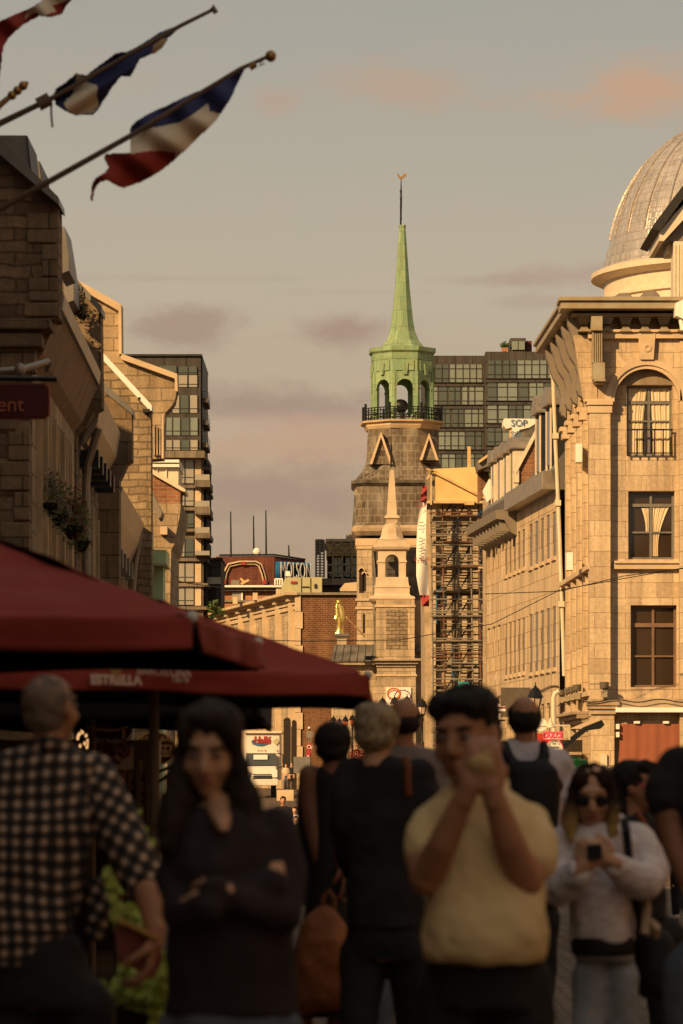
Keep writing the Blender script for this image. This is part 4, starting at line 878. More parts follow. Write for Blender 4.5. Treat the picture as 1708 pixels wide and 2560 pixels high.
h2 = thing('stone_house', (-6, 53, 0), 'second stone house whose shadowed gable parapet carries a hanging red flower basket', 'house', 'old houses along the left side')
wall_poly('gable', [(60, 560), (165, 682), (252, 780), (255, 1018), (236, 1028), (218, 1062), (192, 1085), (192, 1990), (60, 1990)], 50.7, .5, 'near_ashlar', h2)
wall_poly('coping', [(60, 546), (165, 668), (253, 764), (254, 784), (165, 690), (60, 568)], 50.55, .8, 'roof_metal', h2)
fr = facade(h2, 51.1, 57, 6.6, [(3.2, 5.4), (.6, 2.6)], 1.5, .8, 'gable_rubble')
m = MB(); m.prism([fr(0, d, z) for d, z in ((.0, 6.2), (.14, 6.28), (.30, 6.55), (.36, 6.95), (.30, 7.0), (-.2, 7.0))], fr.u*5.6); m.build('eaves', 'gutter_metal', h2)
for k in range(5): m = MB(); m.fbox(fr, .3+k*1.1, .62+k*1.1, 0, .30, 5.95, 6.2); m.build('corbel', 'black_iron', h2)
m = MB(); m.prism([fr(0, d, z) for d, z in ((.3, 7.0), (-3, 9.9), (-6, 11.5), (-6, 6), (0, 6))], fr.u*5.6); m.build('roof', 'roof_metal', h2)
m = MB(); m.tube([fr(.2, .3, 6.5), fr(.3, .15, 6.0), fr(.3, .12, 5.7), fr(.3, .12, 1)], .06, 8); m.build('rain_pipe', 'gutter_metal', h2)

h3 = thing('stone_house', (-6, 60, 0), 'third house with a low shadowed gable and a wavy metal eave', 'house', 'old houses along the left side')
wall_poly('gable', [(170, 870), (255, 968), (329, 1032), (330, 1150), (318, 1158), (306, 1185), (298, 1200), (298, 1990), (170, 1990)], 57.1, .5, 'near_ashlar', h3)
wall_poly('coping', [(170, 855), (255, 953), (330, 1019), (331, 1036), (255, 975), (170, 878)], 56.95, .8, 'roof_metal', h3)
fr = facade(h3, 57.5, 66, 6.0, [(3.9, 5.1), (1.0, 3.2)], 1.25, .7, 'row_facade')
m = MB(); m.prism([fr(0, d, z) for d, z in ((.0, 5.3), (.12, 5.4), (.26, 5.75), (.36, 6.15), (.3, 6.2), (-.2, 6.2))], fr.u*8.4); m.build('eaves', 'gutter_metal', h3)
m = MB(); m.prism([fr(0, d, z) for d, z in ((.3, 6.2), (-2, 7.8), (-5, 7.8), (-5, 5.5), (0, 5.5))], fr.u*8.4); m.build('roof', 'roof_metal', h3)
for k in range(6): m = MB(); m.fbox(fr, .5+k*1.25, .85+k*1.25, 0, .22, 5.05, 5.35); m.build('corbel', 'bracket_brown', h3)
m = MB(); m.tube([fr(8.3, .3, 6.0), fr(8.3, .2, 5.4), fr(8.3, .16, 4.9), fr(8.3, .12, 1)], .05, 8); m.build('rain_pipe', 'gutter_metal', h3)

h4 = thing('stone_house', (-6.5, 68, 0), 'sunlit rubble gable house with a bright white sloping coping', 'house', 'old houses along the left side')
wall_poly('gable', [(180, 800), (255, 889), (377, 1022), (378, 1290), (379, 1990), (180, 1990)], 66.3, .6, 'gable_rubble', h4)
wall_poly('coping', [(180, 796), (254, 878), (379, 1012), (380, 1026), (374, 1026), (254, 896), (180, 812)], 66.1, .6, 'white_paint', h4)
for (a, b, t, d) in ((345, 352, 993, 999), (357, 375, 1022, 1030)): MB().pbox(a, b, t, d, 66.1, .3).build('putlog', 'dark_metal', h4)
wall_poly('side_eave', [(378, 1235), (382, 1232), (405, 1280), (402, 1292), (396, 1296), (380, 1268)], 71, 1.0, 'bracket_brown', h4)
h5 = thing('stone_house', (-7, 78, 0), 'tallest sunlit ashlar house with a stepped sloping parapet and chimney shoulder', 'house', 'old houses along the left side')
wall_poly('gable', [(150, 680), (172, 700), (302, 768), (303, 888), (442, 942), (442, 978), (436, 1005), (425, 1020), (413, 1032), (408, 1146), (376, 1148), (376, 1990), (150, 1990)], 75, .7, 'gable_lit', h5)
facade(h4, 66.9, 75, 5.2, [(2.6, 4.4)], 1.4, .8, 'row_facade', off=.13); facade(h5, 75.7, 82, 6.2, [(2.6, 4.4)], 1.4, .8, 'row_facade', off=.1)
wall_poly('coping', [(150, 664), (172, 688), (303, 760), (304, 890), (297, 890), (296, 776), (172, 706), (150, 690)], 74.8, .7, 'stone_trim', h5)
wall_poly('coping', [(297, 886), (304, 884), (443, 934), (444, 978), (438, 978), (437, 946), (304, 898)], 74.8, .7, 'stone_trim', h5)
for i, x in enumerate((384, 391, 398)): MB().pbox(x, x+3.4, 1062+(x-384)*.6, 1138, 74.9, .2).build('slot', 'stone_weather', h5)
MB().pbox(404, 409, 1035, 1146, 74.5, .4).build('rain_pipe', 'stone_trim', h5)
h6 = thing('stone_house', (-7, 86, 0), 'small house with white panelled dormer over a strip of red brick gable', 'house', 'old houses along the left side')
m = MB(); m.pbox(378, 446, 1150, 1224, 84, 2); m.build('dormer', 'cream_paint', h6)
m = MB(); m.pbox(376, 448, 1149, 1156, 83.8, 2.4); m.pbox(376, 448, 1160, 1167, 83.85, 2.3)
for x in (392, 415): m.pbox(x, x+1.5, 1168, 1200, 83.95, .1)
m.build('dormer_roof', 'white_paint', h6)
wall_poly('brick_gable', [(370, 1178), (452, 1226), (450, 1258), (370, 1258)], 82.6, 1.2, 'brick_red', h6)
wall_poly('coping', [(370, 1166), (380, 1172), (464, 1223), (462, 1230), (452, 1226), (372, 1180)], 82.4, 1.6, 'cream_paint', h6)
wall_poly('wall', [(370, 1258), (452, 1258), (450, 1288), (441, 1330), (436, 1360), (428, 1375), (418, 1820), (418, 1990), (370, 1990)], 82.5, 4, 'gable_lit', h6)
MB().pbox(400, 418, 1316, 1336, 82.2, .3).build('corbel', 'stone_trim', h6)
h7 = thing('copper_shed', (-3.8, 80, 0), 'pale green copper canopy box on the house wall below the brick gable', 'canopy')
plain('copper_pale', C(.45,.58,.33), .6, var=.1)
wall_poly('roof', [(377, 1373), (416, 1375), (415, 1410), (377, 1408)], 76, 1.4, 'copper_pale', h7)
wall_poly('front', [(377, 1412), (408, 1414), (407, 1990), (377, 1990)], 76.3, 1, 'copper_pale', h7)
MB().pbox(377, 417, 1408, 1414, 75.8, 1.5).build('gutter', 'hvac_olive', h7)
m = MB(); m.pbox(381, 384, 1330, 1990, 79, .15); m.tube([P(358, 1386, 68), P(370, 1400, 68), P(378, 1420, 68), P(376, 1450, 68), P(366, 1470, 68)], .05); m.build('rain_pipe', 'gutter_metal', h4)

# red sign on its arm, lit wall strip, flowers
sg = thing('hanging_sign', P(30, 1000, 30), 'dark red oblong shop sign with gold trim hanging from an iron arm at left', 'sign')
m = MB(); m.poly([(-160, 962), (110, 960), (122, 970), (122, 1034), (112, 1044), (-160, 1046)], 30, .09); m.build('board', 'sign_dark_red', sg, .01)
m = MB(); m.poly([(-160, 958), (112, 957), (125, 969), (125, 1036), (114, 1047), (-160, 1049)], 30.02, .05); m.build('trim', 'sign_salmon', sg)
text('Vincent', .175, P(-20, 1012, 29.97), 'sign_salmon', sg, extrude=.008)
m = MB(); m.tube([P(-160, 944, 30), P(143, 948, 30)], .022); m.build('arm', 'black_iron', sg)
m = MB(); m.tube([P(-160, 937, 30.5), P(50, 925, 30.5), P(120, 905, 31), P(120, 930, 31)], .03); m.ell(P(50, 925, 30.4), (.05, .05, .06)); m.build('brace_arm', 'gutter_metal', sg)
for (px, py, Y, rx, rz, n, lab, dry) in ((183, 752, 50.2, .18, .22, 420, 'red flower basket hung high under the second house coping', 'flower_red'), (206, 778, 50.3, .10, .12, 160, 'small red trailing spray under the second house coping', 'flower_red'),
        (125, 1235, 44, .16, .28, 380, 'pale flower basket nearest the red sign on the shaded facade', 'flower_pale'), (150, 1262, 45, .15, .3, 380, 'middle pale flower basket on the shaded facade', 'flower_pale'),
        (183, 1290, 46.5, .19, .34, 480, 'reddish flower basket hanging lowest on the shaded facade', 'flower_red'), (205, 1330, 48, .14, .3, 300, 'drooping dry flower basket next to the reddish one', 'flower_pale')):
    t = thing('flower_basket', P(px, py, Y), lab, 'flower basket', 'flower baskets on the left facades')
    m = MB(); leaves(m, P(px, py, Y), (rx*1.0, .16, rz*1.1), n, .022, int(px)); m.build('flowers', dry, t)
    m = MB(); leaves(m, P(px, py+4, Y), (rx*1.1, .18, rz*1.2), n, .024, int(px)+5); m.build('foliage', 'plant_green', t)
    m = MB(); m.lathe(P(px, py, Y).x, Y, [(rx*.3, P(px, py, Y).z-rz*.9), (rx*.8, P(px, py, Y).z-rz*.5), (rx*.85, P(px, py, Y).z-rz*.4)], 12); m.tube([P(px, py-8, Y), P(px, py-8-rz*F/Y*.5, Y)], .012, 4); m.build('basket', 'black_iron', t)

# ================================================================== condo tower, far left
YK = 260
cd = thing('apartment_tower', (ux(420, YK), YK+5, 1), 'slim dark glass apartment tower with projecting balconies on its right side', 'building')
MB().pbox(300, 502, 889, 1127, YK, 12).build('upper_wall', 'condo_panel', cd); MB().pbox(300, 505, 885, 890, YK-.2, 12.4).build('parapet', 'dark_metal', cd)
MB().pbox(400, 508, 1127, 1990, YK+.1, 12).build('lower_wall', 'condo_stone', cd); MB().pbox(404, 512, 1127, 1144, YK-1.2, 13).build('terrace_band', 'condo_stone', cd)
MB().pbox(502, 506, 889, 1127, YK+.5, 11).build('side_wall', 'dark_metal', cd)
def cw(a, b, t, d, mt='tower_glass', Yo=-.05):
    o = MB().pbox(a, b, t, d, YK+Yo, .05).build('window', mt, cd); m = MB(); m.pbox(a, b, t+(d-t)*.74, t+(d-t)*.74+1.2, YK+Yo-.05, .05); m.pbox(a-1, a, t, d, YK+Yo-.06, .1); m.pbox(b, b+1, t, d, YK+Yo-.06, .1); m.build('frame', 'dark_metal', o)
for a, b, t, d, mt in ((398, 441, 914, 936, 'condo_glass_dark'), (445, 469, 916, 936, 'condo_glass_dark'), (471, 492, 916, 936, 'condo_glass_dark'), (445, 468, 938, 967, 'tower_glass'), (471, 493, 938, 967, 'tower_glass'),
    (430, 448, 988, 1032, 'tower_glass'), (450, 471, 988, 1032, 'condo_glass_dark'), (474, 493, 988, 1032, 'tower_glass'), (414, 430, 1044, 1088, 'condo_glass'), (432, 450, 1044, 1088, 'condo_glass'), (452, 473, 1044, 1088, 'condo_glass_dark'), (475, 494, 1044, 1088, 'condo_glass'),
    (414, 430, 1100, 1125, 'tower_glass'), (432, 450, 1100, 1125, 'tower_glass'), (452, 473, 1100, 1125, 'condo_glass_dark'), (475, 494, 1100, 1125, 'tower_glass')): cw(a, b, t, d, mt)
for t, d in ((1148, 1208), (1215, 1264), (1284, 1318), (1346, 1391), (1408, 1454), (1468, 1512)):
    cw(446, 461, t, d); cw(463, 484, t, d, 'condo_glass_dark' if t in (1284, 1346) else 'tower_glass'); cw(420, 444, t, d, 'condo_glass_dark' if t > 1400 else 'tower_glass')
    MB().pbox(487, 503, t, d+2, YK-.02, .05).build('panel', 'stone_trim', cd); MB().pbox(503, 516, t-2, d+2, YK+1.5, 10).build('recess', 'room_dark', cd)
    m = MB(); m.pbox(404, 520, d+4, d+12, YK-.3, 11); m.build('slab', 'condo_stone', cd)
for i, (x0, x1, t, d, lab) in enumerate([(503, 519, 978+i*56, 1006+i*56, '') for i in range(3)]+[(506, 523, 1152+0, 1174, '')]):
    b = MB().pbox(x0, x1, d-11, d, YK+.5, 5).build('balcony', 'condo_stone', cd)
    m = MB()
    for yy in (t, t+8, t+14): m.pbox(x0, x1+.5, yy, yy+1, YK+.4, .05); m.pbox(x1, x1+.8, yy, yy+1, YK+.4, 5)
    for xx in (x0+2, x1-.5): m.pbox(xx, xx+1, t, d-8, YK+.35, .08)
    m.build('railing', 'dark_metal', b)
for (t, d) in ((1186, 1217), (1252, 1286), (1318, 1345), (1377, 1388)):
    b = MB().pbox(487, 525, t+14, d, YK-1.4, 6).build('balcony', 'condo_stone', cd); m = MB(); m.pbox(488, 524, t, t+14, YK-1.4, .06); m.build('balustrade', 'tower_glass', b)
m = MB(); m.pbox(512, 553, 1394, 1512, YK+4, 8); m.pbox(510, 556, 1394, 1399, YK+3.7, 8.3); m.build('annex', 'condo_panel', cd); MB().pbox(512, 552, 1443, 1460, YK+3.5, .2).build('balustrade', 'tower_glass', cd); MB().pbox(512, 540, 1466, 1498, YK+3.9, .2).build('recess', 'room_dark', cd)
# ================================================================== brewery building
YM = 330
mo = thing('brewery_building', (ux(650, YM), YM, 1), 'dark red brick rooftop block with tall blue and white lettering', 'building')
x0, x1 = ux(540, YM), ux(686, YM); X1, Y1 = ux(763, YM+2.6), YM+2.6
m = MB(); m.add([(x0, YM, 0), (x1, YM, 0), (X1, Y1, 0), (x0, Y1, 0), (x0, YM, zy(1391, YM)), (x1, YM, zy(1390, YM)), (X1, Y1, zy(1401, Y1)), (x0, Y1, zy(1401, Y1))], [(0,1,5,4), (1,2,6,5), (2,3,7,6), (3,0,4,7), (4,5,6,7)]); m.build('wall', 'brick_deep', mo)
m = MB(); m.tube([(x0+.3, YM-.1, zy(1388, YM)), (x1, YM-.1, zy(1387, YM)), (X1, Y1-.1, zy(1399, Y1))], .09, 5); m.build('parapet', 'dark_metal', mo)
m = MB(); pts = [(558, 1460), (562, 1432), (572, 1412), (600, 1406), (614, 1406), (640, 1406), (652, 1412), (660, 1434), (666, 1460)]
for o_, r_ in ((0, .16), (.3, .16), (.6, .16)):
    c_ = Vector((ux(612, YM), 0, zy(1460, YM))); q = [P(x, y, YM-.15) for x, y in pts]; q = [p+Vector(((c_.x-p.x)*o_*.1, 0, (c_.z-p.z)*o_*.1)) for p in q]; m.tube(q, r_, 6)
m.build('arch_emblem', 'stone_trim', mo)
for a, b, t, d in ((603, 615, 1404, 1412), (658, 666, 1448, 1460), (559, 564, 1448, 1460)): MB().pbox(a, b, t, d, YM-.4, .2).build('emblem_clip', 'banner_red', mo)
m = MB(); m.poly([(599, 1447), (603, 1444), (620, 1460), (613, 1463)], YM-1, .1); m.poly([(601, 1457), (621, 1447), (624, 1452), (603, 1463)], YM-1.2, .1); o = m.build('boards', 'timber', mo)
MB().pbox(578, 599, 1450, 1463, YM-.1, .1).build('vent', 'gutter_metal', mo)
ang = math.atan2(2.6, X1-x1)
nv = Vector((math.sin(ang), -math.cos(ang), 0))
lc = (Vector((x1, YM, 0))+Vector((X1, Y1, 0)))/2+nv*.45; lc.z = zy(1432, YM+3)
# letters: deep blue returns with pale faces
t1 = text('MOLSON', 2.15, lc, 'blue_letter', mo, rotz=ang, sx=.43, extrude=.36, spacing=1.02, bold=.02)
t2 = text('MOLSON', 2.15, lc+nv*.40, 'letter_white', mo, rotz=ang, sx=.43, extrude=.03, spacing=1.02, bold=-.01)
for i, (px, yt, h) in enumerate(((577, 1279, 112), (634, 1289, 100), (665, 1276, 112), (722, 1363, 30))):
    o = MB().tube([P(px+1, yt+h, YM+1), P(px, yt, YM+1)], [.1, .06], 5).build('antenna_mast', 'dark_metal'); tag(o, ('leftmost tall thin mast on the red brick roof', 'middle mast beside the small dish on the red brick roof', 'tallest mast at the right of the three on the brick roof', 'short lone mast over the blue letters')[i], 'antenna', 'masts on the brick roof')
m = MB(); m.ell(P(642, 1379, YM), (.35, .2, .35)); m.tube([P(646, 1372, YM), P(646, 1388, YM)], .08); o = m.build('satellite_dish', 'letter_white'); tag(o, 'small pale dish between the masts on the brick roof', 'dish')
# orange brick low building
YO = 300
ob = thing('brick_building', (ux(640, YO), YO, 1), 'low orange brick building with white cornice below the lettered block', 'building')
MB().pbox(543, 760, 1467, 1990, YO, 8).build('wall', 'brick_orange', ob); MB().pbox(470, 628, 1502, 1990, YO-4, 8).build('wing', 'brick_orange', ob); MB().pbox(465, 630, 1500, 1505, YO-4.2, 8).build('wing_coping', 'gutter_metal', ob)
MB().pbox(540, 722, 1463, 1468, YO-1, 9).build('cornice', 'white_paint', ob); MB().pbox(551, 718, 1468, 1477, YO-.6, 2).build('canopy', 'condo_stone', ob)
MB().pbox(581, 606, 1480, 1502, YO-.2, .2).build('window', 'tower_glass', ob); MB().pbox(603, 607, 1480, 1502, YO-.3, .3).build('frame', 'white_paint', ob)
# pale building under scaffold, right of the letters
YP = 290
pb = thing('glass_penthouse', (ux(850, YP), YP, 1), 'ochre boarded penthouse wrapped in scaffold left of the chapel tower', 'building')
MB().pbox(816, 960, 1352, 1390, YP, 6).build('boarding', 'gold_board', pb); MB().pbox(814, 960, 1347, 1354, YP-.4, 7).build('roof', 'gutter_metal', pb)
MB().pbox(818, 960, 1390, 1445, YP+.6, 6).build('wall', 'room_dark', pb); MB().pbox(790, 960, 1446, 1462, YP-1, 8).build('terrace', 'condo_stone', pb); MB().pbox(800, 960, 1462, 1990, YP, 8).build('base', 'condo_panel', pb)
for x in (832, 846, 864, 880): MB().pbox(x, x+12, 1394, 1442, YP+.4, .1).build('window', 'condo_glass', pb)
m = MB()
for x in (832, 856, 880, 897): m.bar(P(x, 1350, YP-.5), P(x, 1446, YP-.5), .07)
for y_ in (1362, 1376, 1384, 1412, 1413, 1432): m.bar(P(818, y_, YP-.5), P(900, y_-2, YP-.5), .06)
for (a, b, c, d) in ((820, 1386, 856, 1356), (856, 1386, 890, 1356), (825, 1440, 850, 1398), (860, 1440, 890, 1398), (832, 1356, 870, 1386)): m.bar(P(a, b, YP-.6), P(c, d, YP-.6), .05)
m.build('scaffold_frame', 'plank', pb)
m = MB()
for x in (790, 800, 810): m.bar(P(x, 1349, YP-1.5), P(x, 1444, YP-1.5), .08)
for i in range(14): m.bar(P(790, 1352+i*6.8, YP-1.5), P(812, 1352+i*6.8, YP-1.5), .05)
m.poly([(790, 1348), (808, 1348), (822, 1372), (818, 1380), (812, 1374), (790, 1392)], YP-1.4, .15); m.build('netting_tower', 'net', pb)
m = MB(); m.tube([P(874, 1348, YP), P(874, 1336, YP)], .3); m.build('chimney', 'gutter_metal', pb)
# ================================================================== stone and brick hall
YQ = 232
hq = thing('brick_hall', (ux(800, YQ), YQ+5, 1), 'long hall with brick end wall and pale stone pilastered front', 'building')
MB().pbox(750, 900, 1486, 1990, YQ, 12).build('brick_wall', 'brick_far', hq); MB().pbox(738, 902, 1481, 1487, YQ-.3, 12.5).build('coping', 'gutter_metal', hq)
fq = Fr(ux(741, YQ), YQ-.05, -.21, 1, side=-1); LQ = 46; k_ = YQ/F
hs = []; bays = [(0.9+b*4.6) for b in range(9)]
for b0 in bays:
    for j in range(3): hs.append((b0+.7+j*1.25, b0+1.15+j*1.25, zy(1700, YQ)+0, zy(1554, YQ)))
m = MB(); holes_wall(m, fq, 0, LQ, -1, zy(1486, YQ), hs, .5); m.fbox(fq, .6, LQ, -.6, -.7, 0, 12); m.build('front_wall', 'ashlar_church', hq)
for h in hs: m = MB(); m.fbox(fq, h[0], h[1], -.5, -.45, h[2], h[3]); m.build('window', 'window_glass', hq)
for b0 in bays[:9]: m = MB(); m.fbox(fq, b0-.25, b0+.3, 0, .3, -1, zy(1500, YQ)); m.fbox(fq, b0-.4, b0+.45, 0, .45, zy(1502, YQ), zy(1494, YQ)); m.build('pilaster', 'stone_trim', hq)
m = MB(); m.fbox(fq, -.3, LQ, 0, .8, zy(1488, YQ), zy(1481, YQ)); m.fbox(fq, 0, LQ, 0, .35, zy(1493, YQ), zy(1488, YQ)); m.fbox(fq, 0, LQ, 0, .2, zy(1512, YQ), zy(1507, YQ)); m.fbox(fq, 0, LQ, 0, .12, zy(1524, YQ), zy(1515, YQ)); m.build('cornice', 'stone_trim', hq)
for i in range(12): t = 1488+i*42; MB().pbox(737, 752+(5 if i % 2 else 0), t, t+41, YQ-.14, .5).build('quoin', 'stone_trim', hq)
for (pc, w_, t) in ((718, 9, 1794), (735, 5, 1800)):
    m = MB(); y_ = YQ-.22; m.pbox(pc-w_, pc+w_, t+w_, 1990, y_-.0, .1); ring(m, ux(pc, y_), zy(t+w_, y_), .001, w_*k_, y_, y_+.1, N=14); m.build('arched_door', 'room_dark', hq)
for i, (px) in enumerate((582, 632, 690)): MB().pbox(px, px+12, 1472+(2-i)*10, 1490+(2-i)*10, YQ+14-i*5, 1).build('chimney', 'stone_trim', hq)
# rooftop unit
hv = thing('rooftop_unit', P(755, 1484, YQ+2), 'olive green rooftop ventilation unit above the brick hall', 'machine')
m = MB(); m.poly([(699, 1484), (713, 1444), (805, 1443), (805, 1484)], YQ+1, 3); m.build('housing', 'hvac_olive', hv)
MB().pbox(727, 742, 1453, 1459, YQ+.9, .1).build('badge', 'banner_red', hv); m = MB(); m.pbox(753, 754, 1444, 1484, YQ+.93, .1); m.pbox(776, 777, 1444, 1484, YQ+.93, .1); m.pbox(786, 792, 1460, 1470, YQ+.9, .1); m.pbox(755, 773, 1466, 1468, YQ+.9, .1); m.build('panel_seam', 'dark_metal', hv)
MB().pbox(714, 725, 1428, 1440, YQ+2, .6).build('sensor_box', 'white_paint', hv); m = MB(); [m.bar(P(x, 1448, YQ+2), P(x, 1462, YQ+2), .06) for x in (688, 694, 700, 706)]; m.bar(P(687, 1448, YQ+2), P(707, 1448, YQ+2), .06); m.build('railing', 'white_paint', hv)
o = MB().poly([(850, 1472), (862, 1458), (905, 1454), (905, 1478), (850, 1478)], YQ+3, 3).build('duct_housing', 'stone_trim'); tag(o, 'beige sloped duct housing on the hall roof beside the tower', 'duct')
# small dark tree left of the hall roof
t = thing('tree', P(535, 1540, 205), 'small dark tree top poking over the red umbrella', 'tree')
m = MB(); leaves(m, P(533, 1522, 205), (.35, .35, .55), 160, .13, 2); leaves(m, P(550, 1530, 205), (.3, .3, .25), 60, .12, 5); m.build('crown', 'plant_green', t)
MB().tube([P(535, 1990, 205), P(534, 1500, 205)], [.1, .03], 6).build('trunk', 'bracket_brown', t)
o = MB().tube([P(524, 1513, 210), P(531, 1508, 210)], .04).build('twig', 'dark_metal', t)

# ================================================================== box truck
YV = 196; zt0 = zg(YV)
tk = thing('box_truck', (ux(660, YV), YV, zt0), 'white rental box truck facing the viewer at the end of the street', 'truck')
def tb_(a, b, t, d, y0, dep, nm, mt, par=tk, bev=.0): return MB().pbox(a, b, t, d, YV+y0, dep).build(nm, mt, par, bev)
tb_(610, 700, 1832, 1950, 1.2, 5.5, 'cargo_box', 'truck_white', bev=.06); tb_(611, 705, 1827, 1833, 1.0, 5.6, 'roof_rail', 'cream_paint')
cab = MB(); cab.add([P(x, y, YV+dy) for x, y, dy in ((614, 1884, .5), (691, 1884, .5), (694, 1952, -.3), (612, 1952, -.3), (614, 1884, 1.2), (691, 1884, 1.2), (694, 1952, 1.2), (612, 1952, 1.2))], [(0,1,2,3), (4,5,6,7), (0,1,5,4), (1,2,6,5), (2,3,7,6), (3,0,4,7)]).build('cab', 'truck_white', tk, .12)
ws = MB(); ws.prism([P(x, y, YV+dy) for x, y, dy in ((616, 1883, .38), (690, 1883, .38), (692, 1913, .05), (614, 1914, .05))], (0, .05, 0)); ws.build('windscreen', 'windscreen', tk)
tb_(634, 669, 1887, 1899, .12, .04, 'dash_paper', 'letter_white'); 
for y_ in (1935, 1940, 1945): tb_(632, 680, y_, y_+2.4, -.35, .1, 'grille_bar', 'rubber')
tb_(610, 696, 1948, 1964, -.4, .4, 'bumper', 'truck_white', bev=.04); tb_(681, 694, 1925, 1944, -.36, .12, 'headlight', 'letter_white', bev=.03); tb_(612, 622, 1925, 1944, -.36, .12, 'headlight', 'letter_white', bev=.03)
tb_(706, 714, 1888, 1908, -.2, .15, 'mirror', 'rubber', bev=.03); m = MB(); m.tube([P(692, 1884, YV), P(703, 1884, YV), P(709, 1889, YV-.1)], .03); m.tube([P(709, 1906, YV-.1), P(708, 1916, YV), P(696, 1920, YV)], .03); m.build('mirror_arm', 'rubber', tk)
for x in (619, 684): m = MB(); c = P(x, 1972, YV+.8); m.tube([(c.x-.14, c.y, zt0+.42), (c.x+.14, c.y, zt0+.42)], .42, 20); m.build('wheel', 'rubber', tk)
for x in (644, 652, 661, 691): tb_(x, x+3, 1875, 1877, 1.1, .05, 'marker_light', 'halle_red')
text('Hallé', .56, P(655, 1851, YV+1.15), 'halle_red', tk, extrude=.02, bold=.015, sx=.8, shear=.15); text('LOCATION', .15, P(654, 1858, YV+1.15), 'halle_red', tk, extrude=.02)
m = MB(); m.tube([P(x, y, YV+1.15) for x, y in ((635, 1849), (630, 1854), (633, 1859), (643, 1862), (656, 1863), (671, 1859))], [.02, .05, .06, .06, .05, .02], 5); m.build('logo_swoosh', 'halle_blue', tk)
m = MB(); m.poly([(691, 1845), (698, 1854), (691, 1864), (682, 1854)], YV+1.12, .04); m.build('hazard_diamond', 'hvac_olive', tk)
# road sign and small banner beyond
rs = thing('road_sign', P(776, 1960, 170), 'round sign seen from the back on a thin post with a white cap', 'sign')
MB().tube([P(779, 1990, 170), P(774, 1822, 170)], .035, 6).build('post', 'black_iron', rs); c = P(775, 1837, 170)
MB().tube([(c.x, c.y-.06, c.z), (c.x, c.y-.03, c.z)], .19, 20).build('disc', 'gutter_metal', rs); MB().pbox(771, 778, 1843, 1862, 169.97, .03).build('plate', 'gutter_metal', rs); MB().ell(P(773, 1820, 170), (.06, .06, .06)).build('cap', 'white_paint', rs)
o = MB().poly([(768, 1858), (780, 1857), (778, 1880), (770, 1905), (764, 1905), (767, 1880)], 168, .05).build('feather_flag', 'halle_red'); tag(o, 'dark red feather flag with white script before the brick wall', 'flag'); text('Ol', .26, P(774, 1868, 167.9), 'letter_white', o, extrude=.01, tilt=.2); text('P', .22, P(770, 1893, 167.9), 'letter_white', o, extrude=.01)
o = MB().pbox(734, 776, 1892, 1933, 150, .15).build('sign_board', 'frame_grey', None); tag(o, 'grey back of a square board standing behind the woman in black', 'sign')
o = MB().pbox(692, 734, 1975, 2002, 168, 1.2).build('stone_block', 'stone_trim'); tag(o, 'low pale stone block in the street behind the seated youths', 'block')
# lamps
def lantern(px, py_c, Y, wpx, label, post=True, glass='lamp_glass', pz=None):
    """py_c: top of finial; wpx: width of hood in pixels"""
    k = Y/F; W_ = wpx*k/2; z = zy(py_c, Y); x = ux(px, Y); zf = zg(Y)
    t = thing('street_lamp', (x, Y, zf), label, 'street lamp', 'black lantern street lamps')
    m = MB(); m.lathe(x, Y, [(.01*W_, z), (.10*W_, z-.18*W_), (.03*W_, z-.3*W_), (.12*W_, z-.42*W_), (.2*W_, z-.6*W_), (.55*W_, z-.85*W_), (1.0*W_, z-1.75*W_), (1.0*W_, z-1.85*W_), (.8*W_, z-1.9*W_)], 6, .3, smooth=False); m.build('hood', 'black_iron', t)
    m = MB(); m.lathe(x, Y, [(.78*W_, z-1.88*W_), (.45*W_, z-3.2*W_)], 6, .3, smooth=False); m.build('glass', glass, t)
    m = MB()
    for i in range(6):
        a = .3+i*math.pi/3; m.bar((x+.8*W_*math.cos(a), Y+.8*W_*math.sin(a), z-1.88*W_), (x+.47*W_*math.cos(a), Y+.47*W_*math.sin(a), z-3.2*W_), .05*W_)
    m.lathe(x, Y, [(.5*W_, z-3.15*W_), (.5*W_, z-3.3*W_), (.2*W_, z-3.6*W_), (.2*W_, z-3.8*W_)], 8); m.build('frame', 'black_iron', t)
    if post: m = MB(); m.lathe(x, Y, [(.24*W_, z-3.7*W_), (.3*W_, z-4.3*W_), (.18*W_, z-4.6*W_), (.2*W_, z-8*W_), (.34*W_, z-8.2*W_), (.28*W_, z-9*W_), (.3*W_, zf+.9), (.55*W_, zf+.8), (.6*W_, zf)], 10); m.build('post', 'black_iron', t)
    return t
lantern(1339, 1705, 97, 42, 'largest black lantern above the man with the backpack')
lantern(1056, 1741, 138, 28, 'black lantern on a thick post between poster and scaffold')
for px, py, s_, lab in ((928, 1745, 23, 'leftmost lantern of the row before the white poster'), (957, 1739, 23, 'second lantern of the row before the white poster'), (987, 1736, 25, 'third lantern of the row, over the grey-haired head'), (1018, 1734, 28, 'fourth lantern of the row, over the bald head')): lantern(px, py, 184, s_, lab)
for px, py, s_, lab, gm in ((834, 1787, 17, 'clear lantern at the left of the small cluster under the umbrella corner', 'lamp_glass'), (849, 1793, 14, 'smallest dark lantern in the middle of the small cluster', 'lamp_glass'), (864, 1786, 18, 'orange glazed lantern in the small cluster', 'orange_glass'), (881, 1783, 18, 'rightmost lantern of the small cluster on a thin post', 'orange_glass')):
    if gm not in MATS: glassmat('orange_glass', C(.5,.12,.05), .3)
    lantern(px, py, 188, s_, lab, glass=gm)
lantern(1243, 1742, 120, 14, 'tiny hanging lantern left of the blank brown board', post=False)
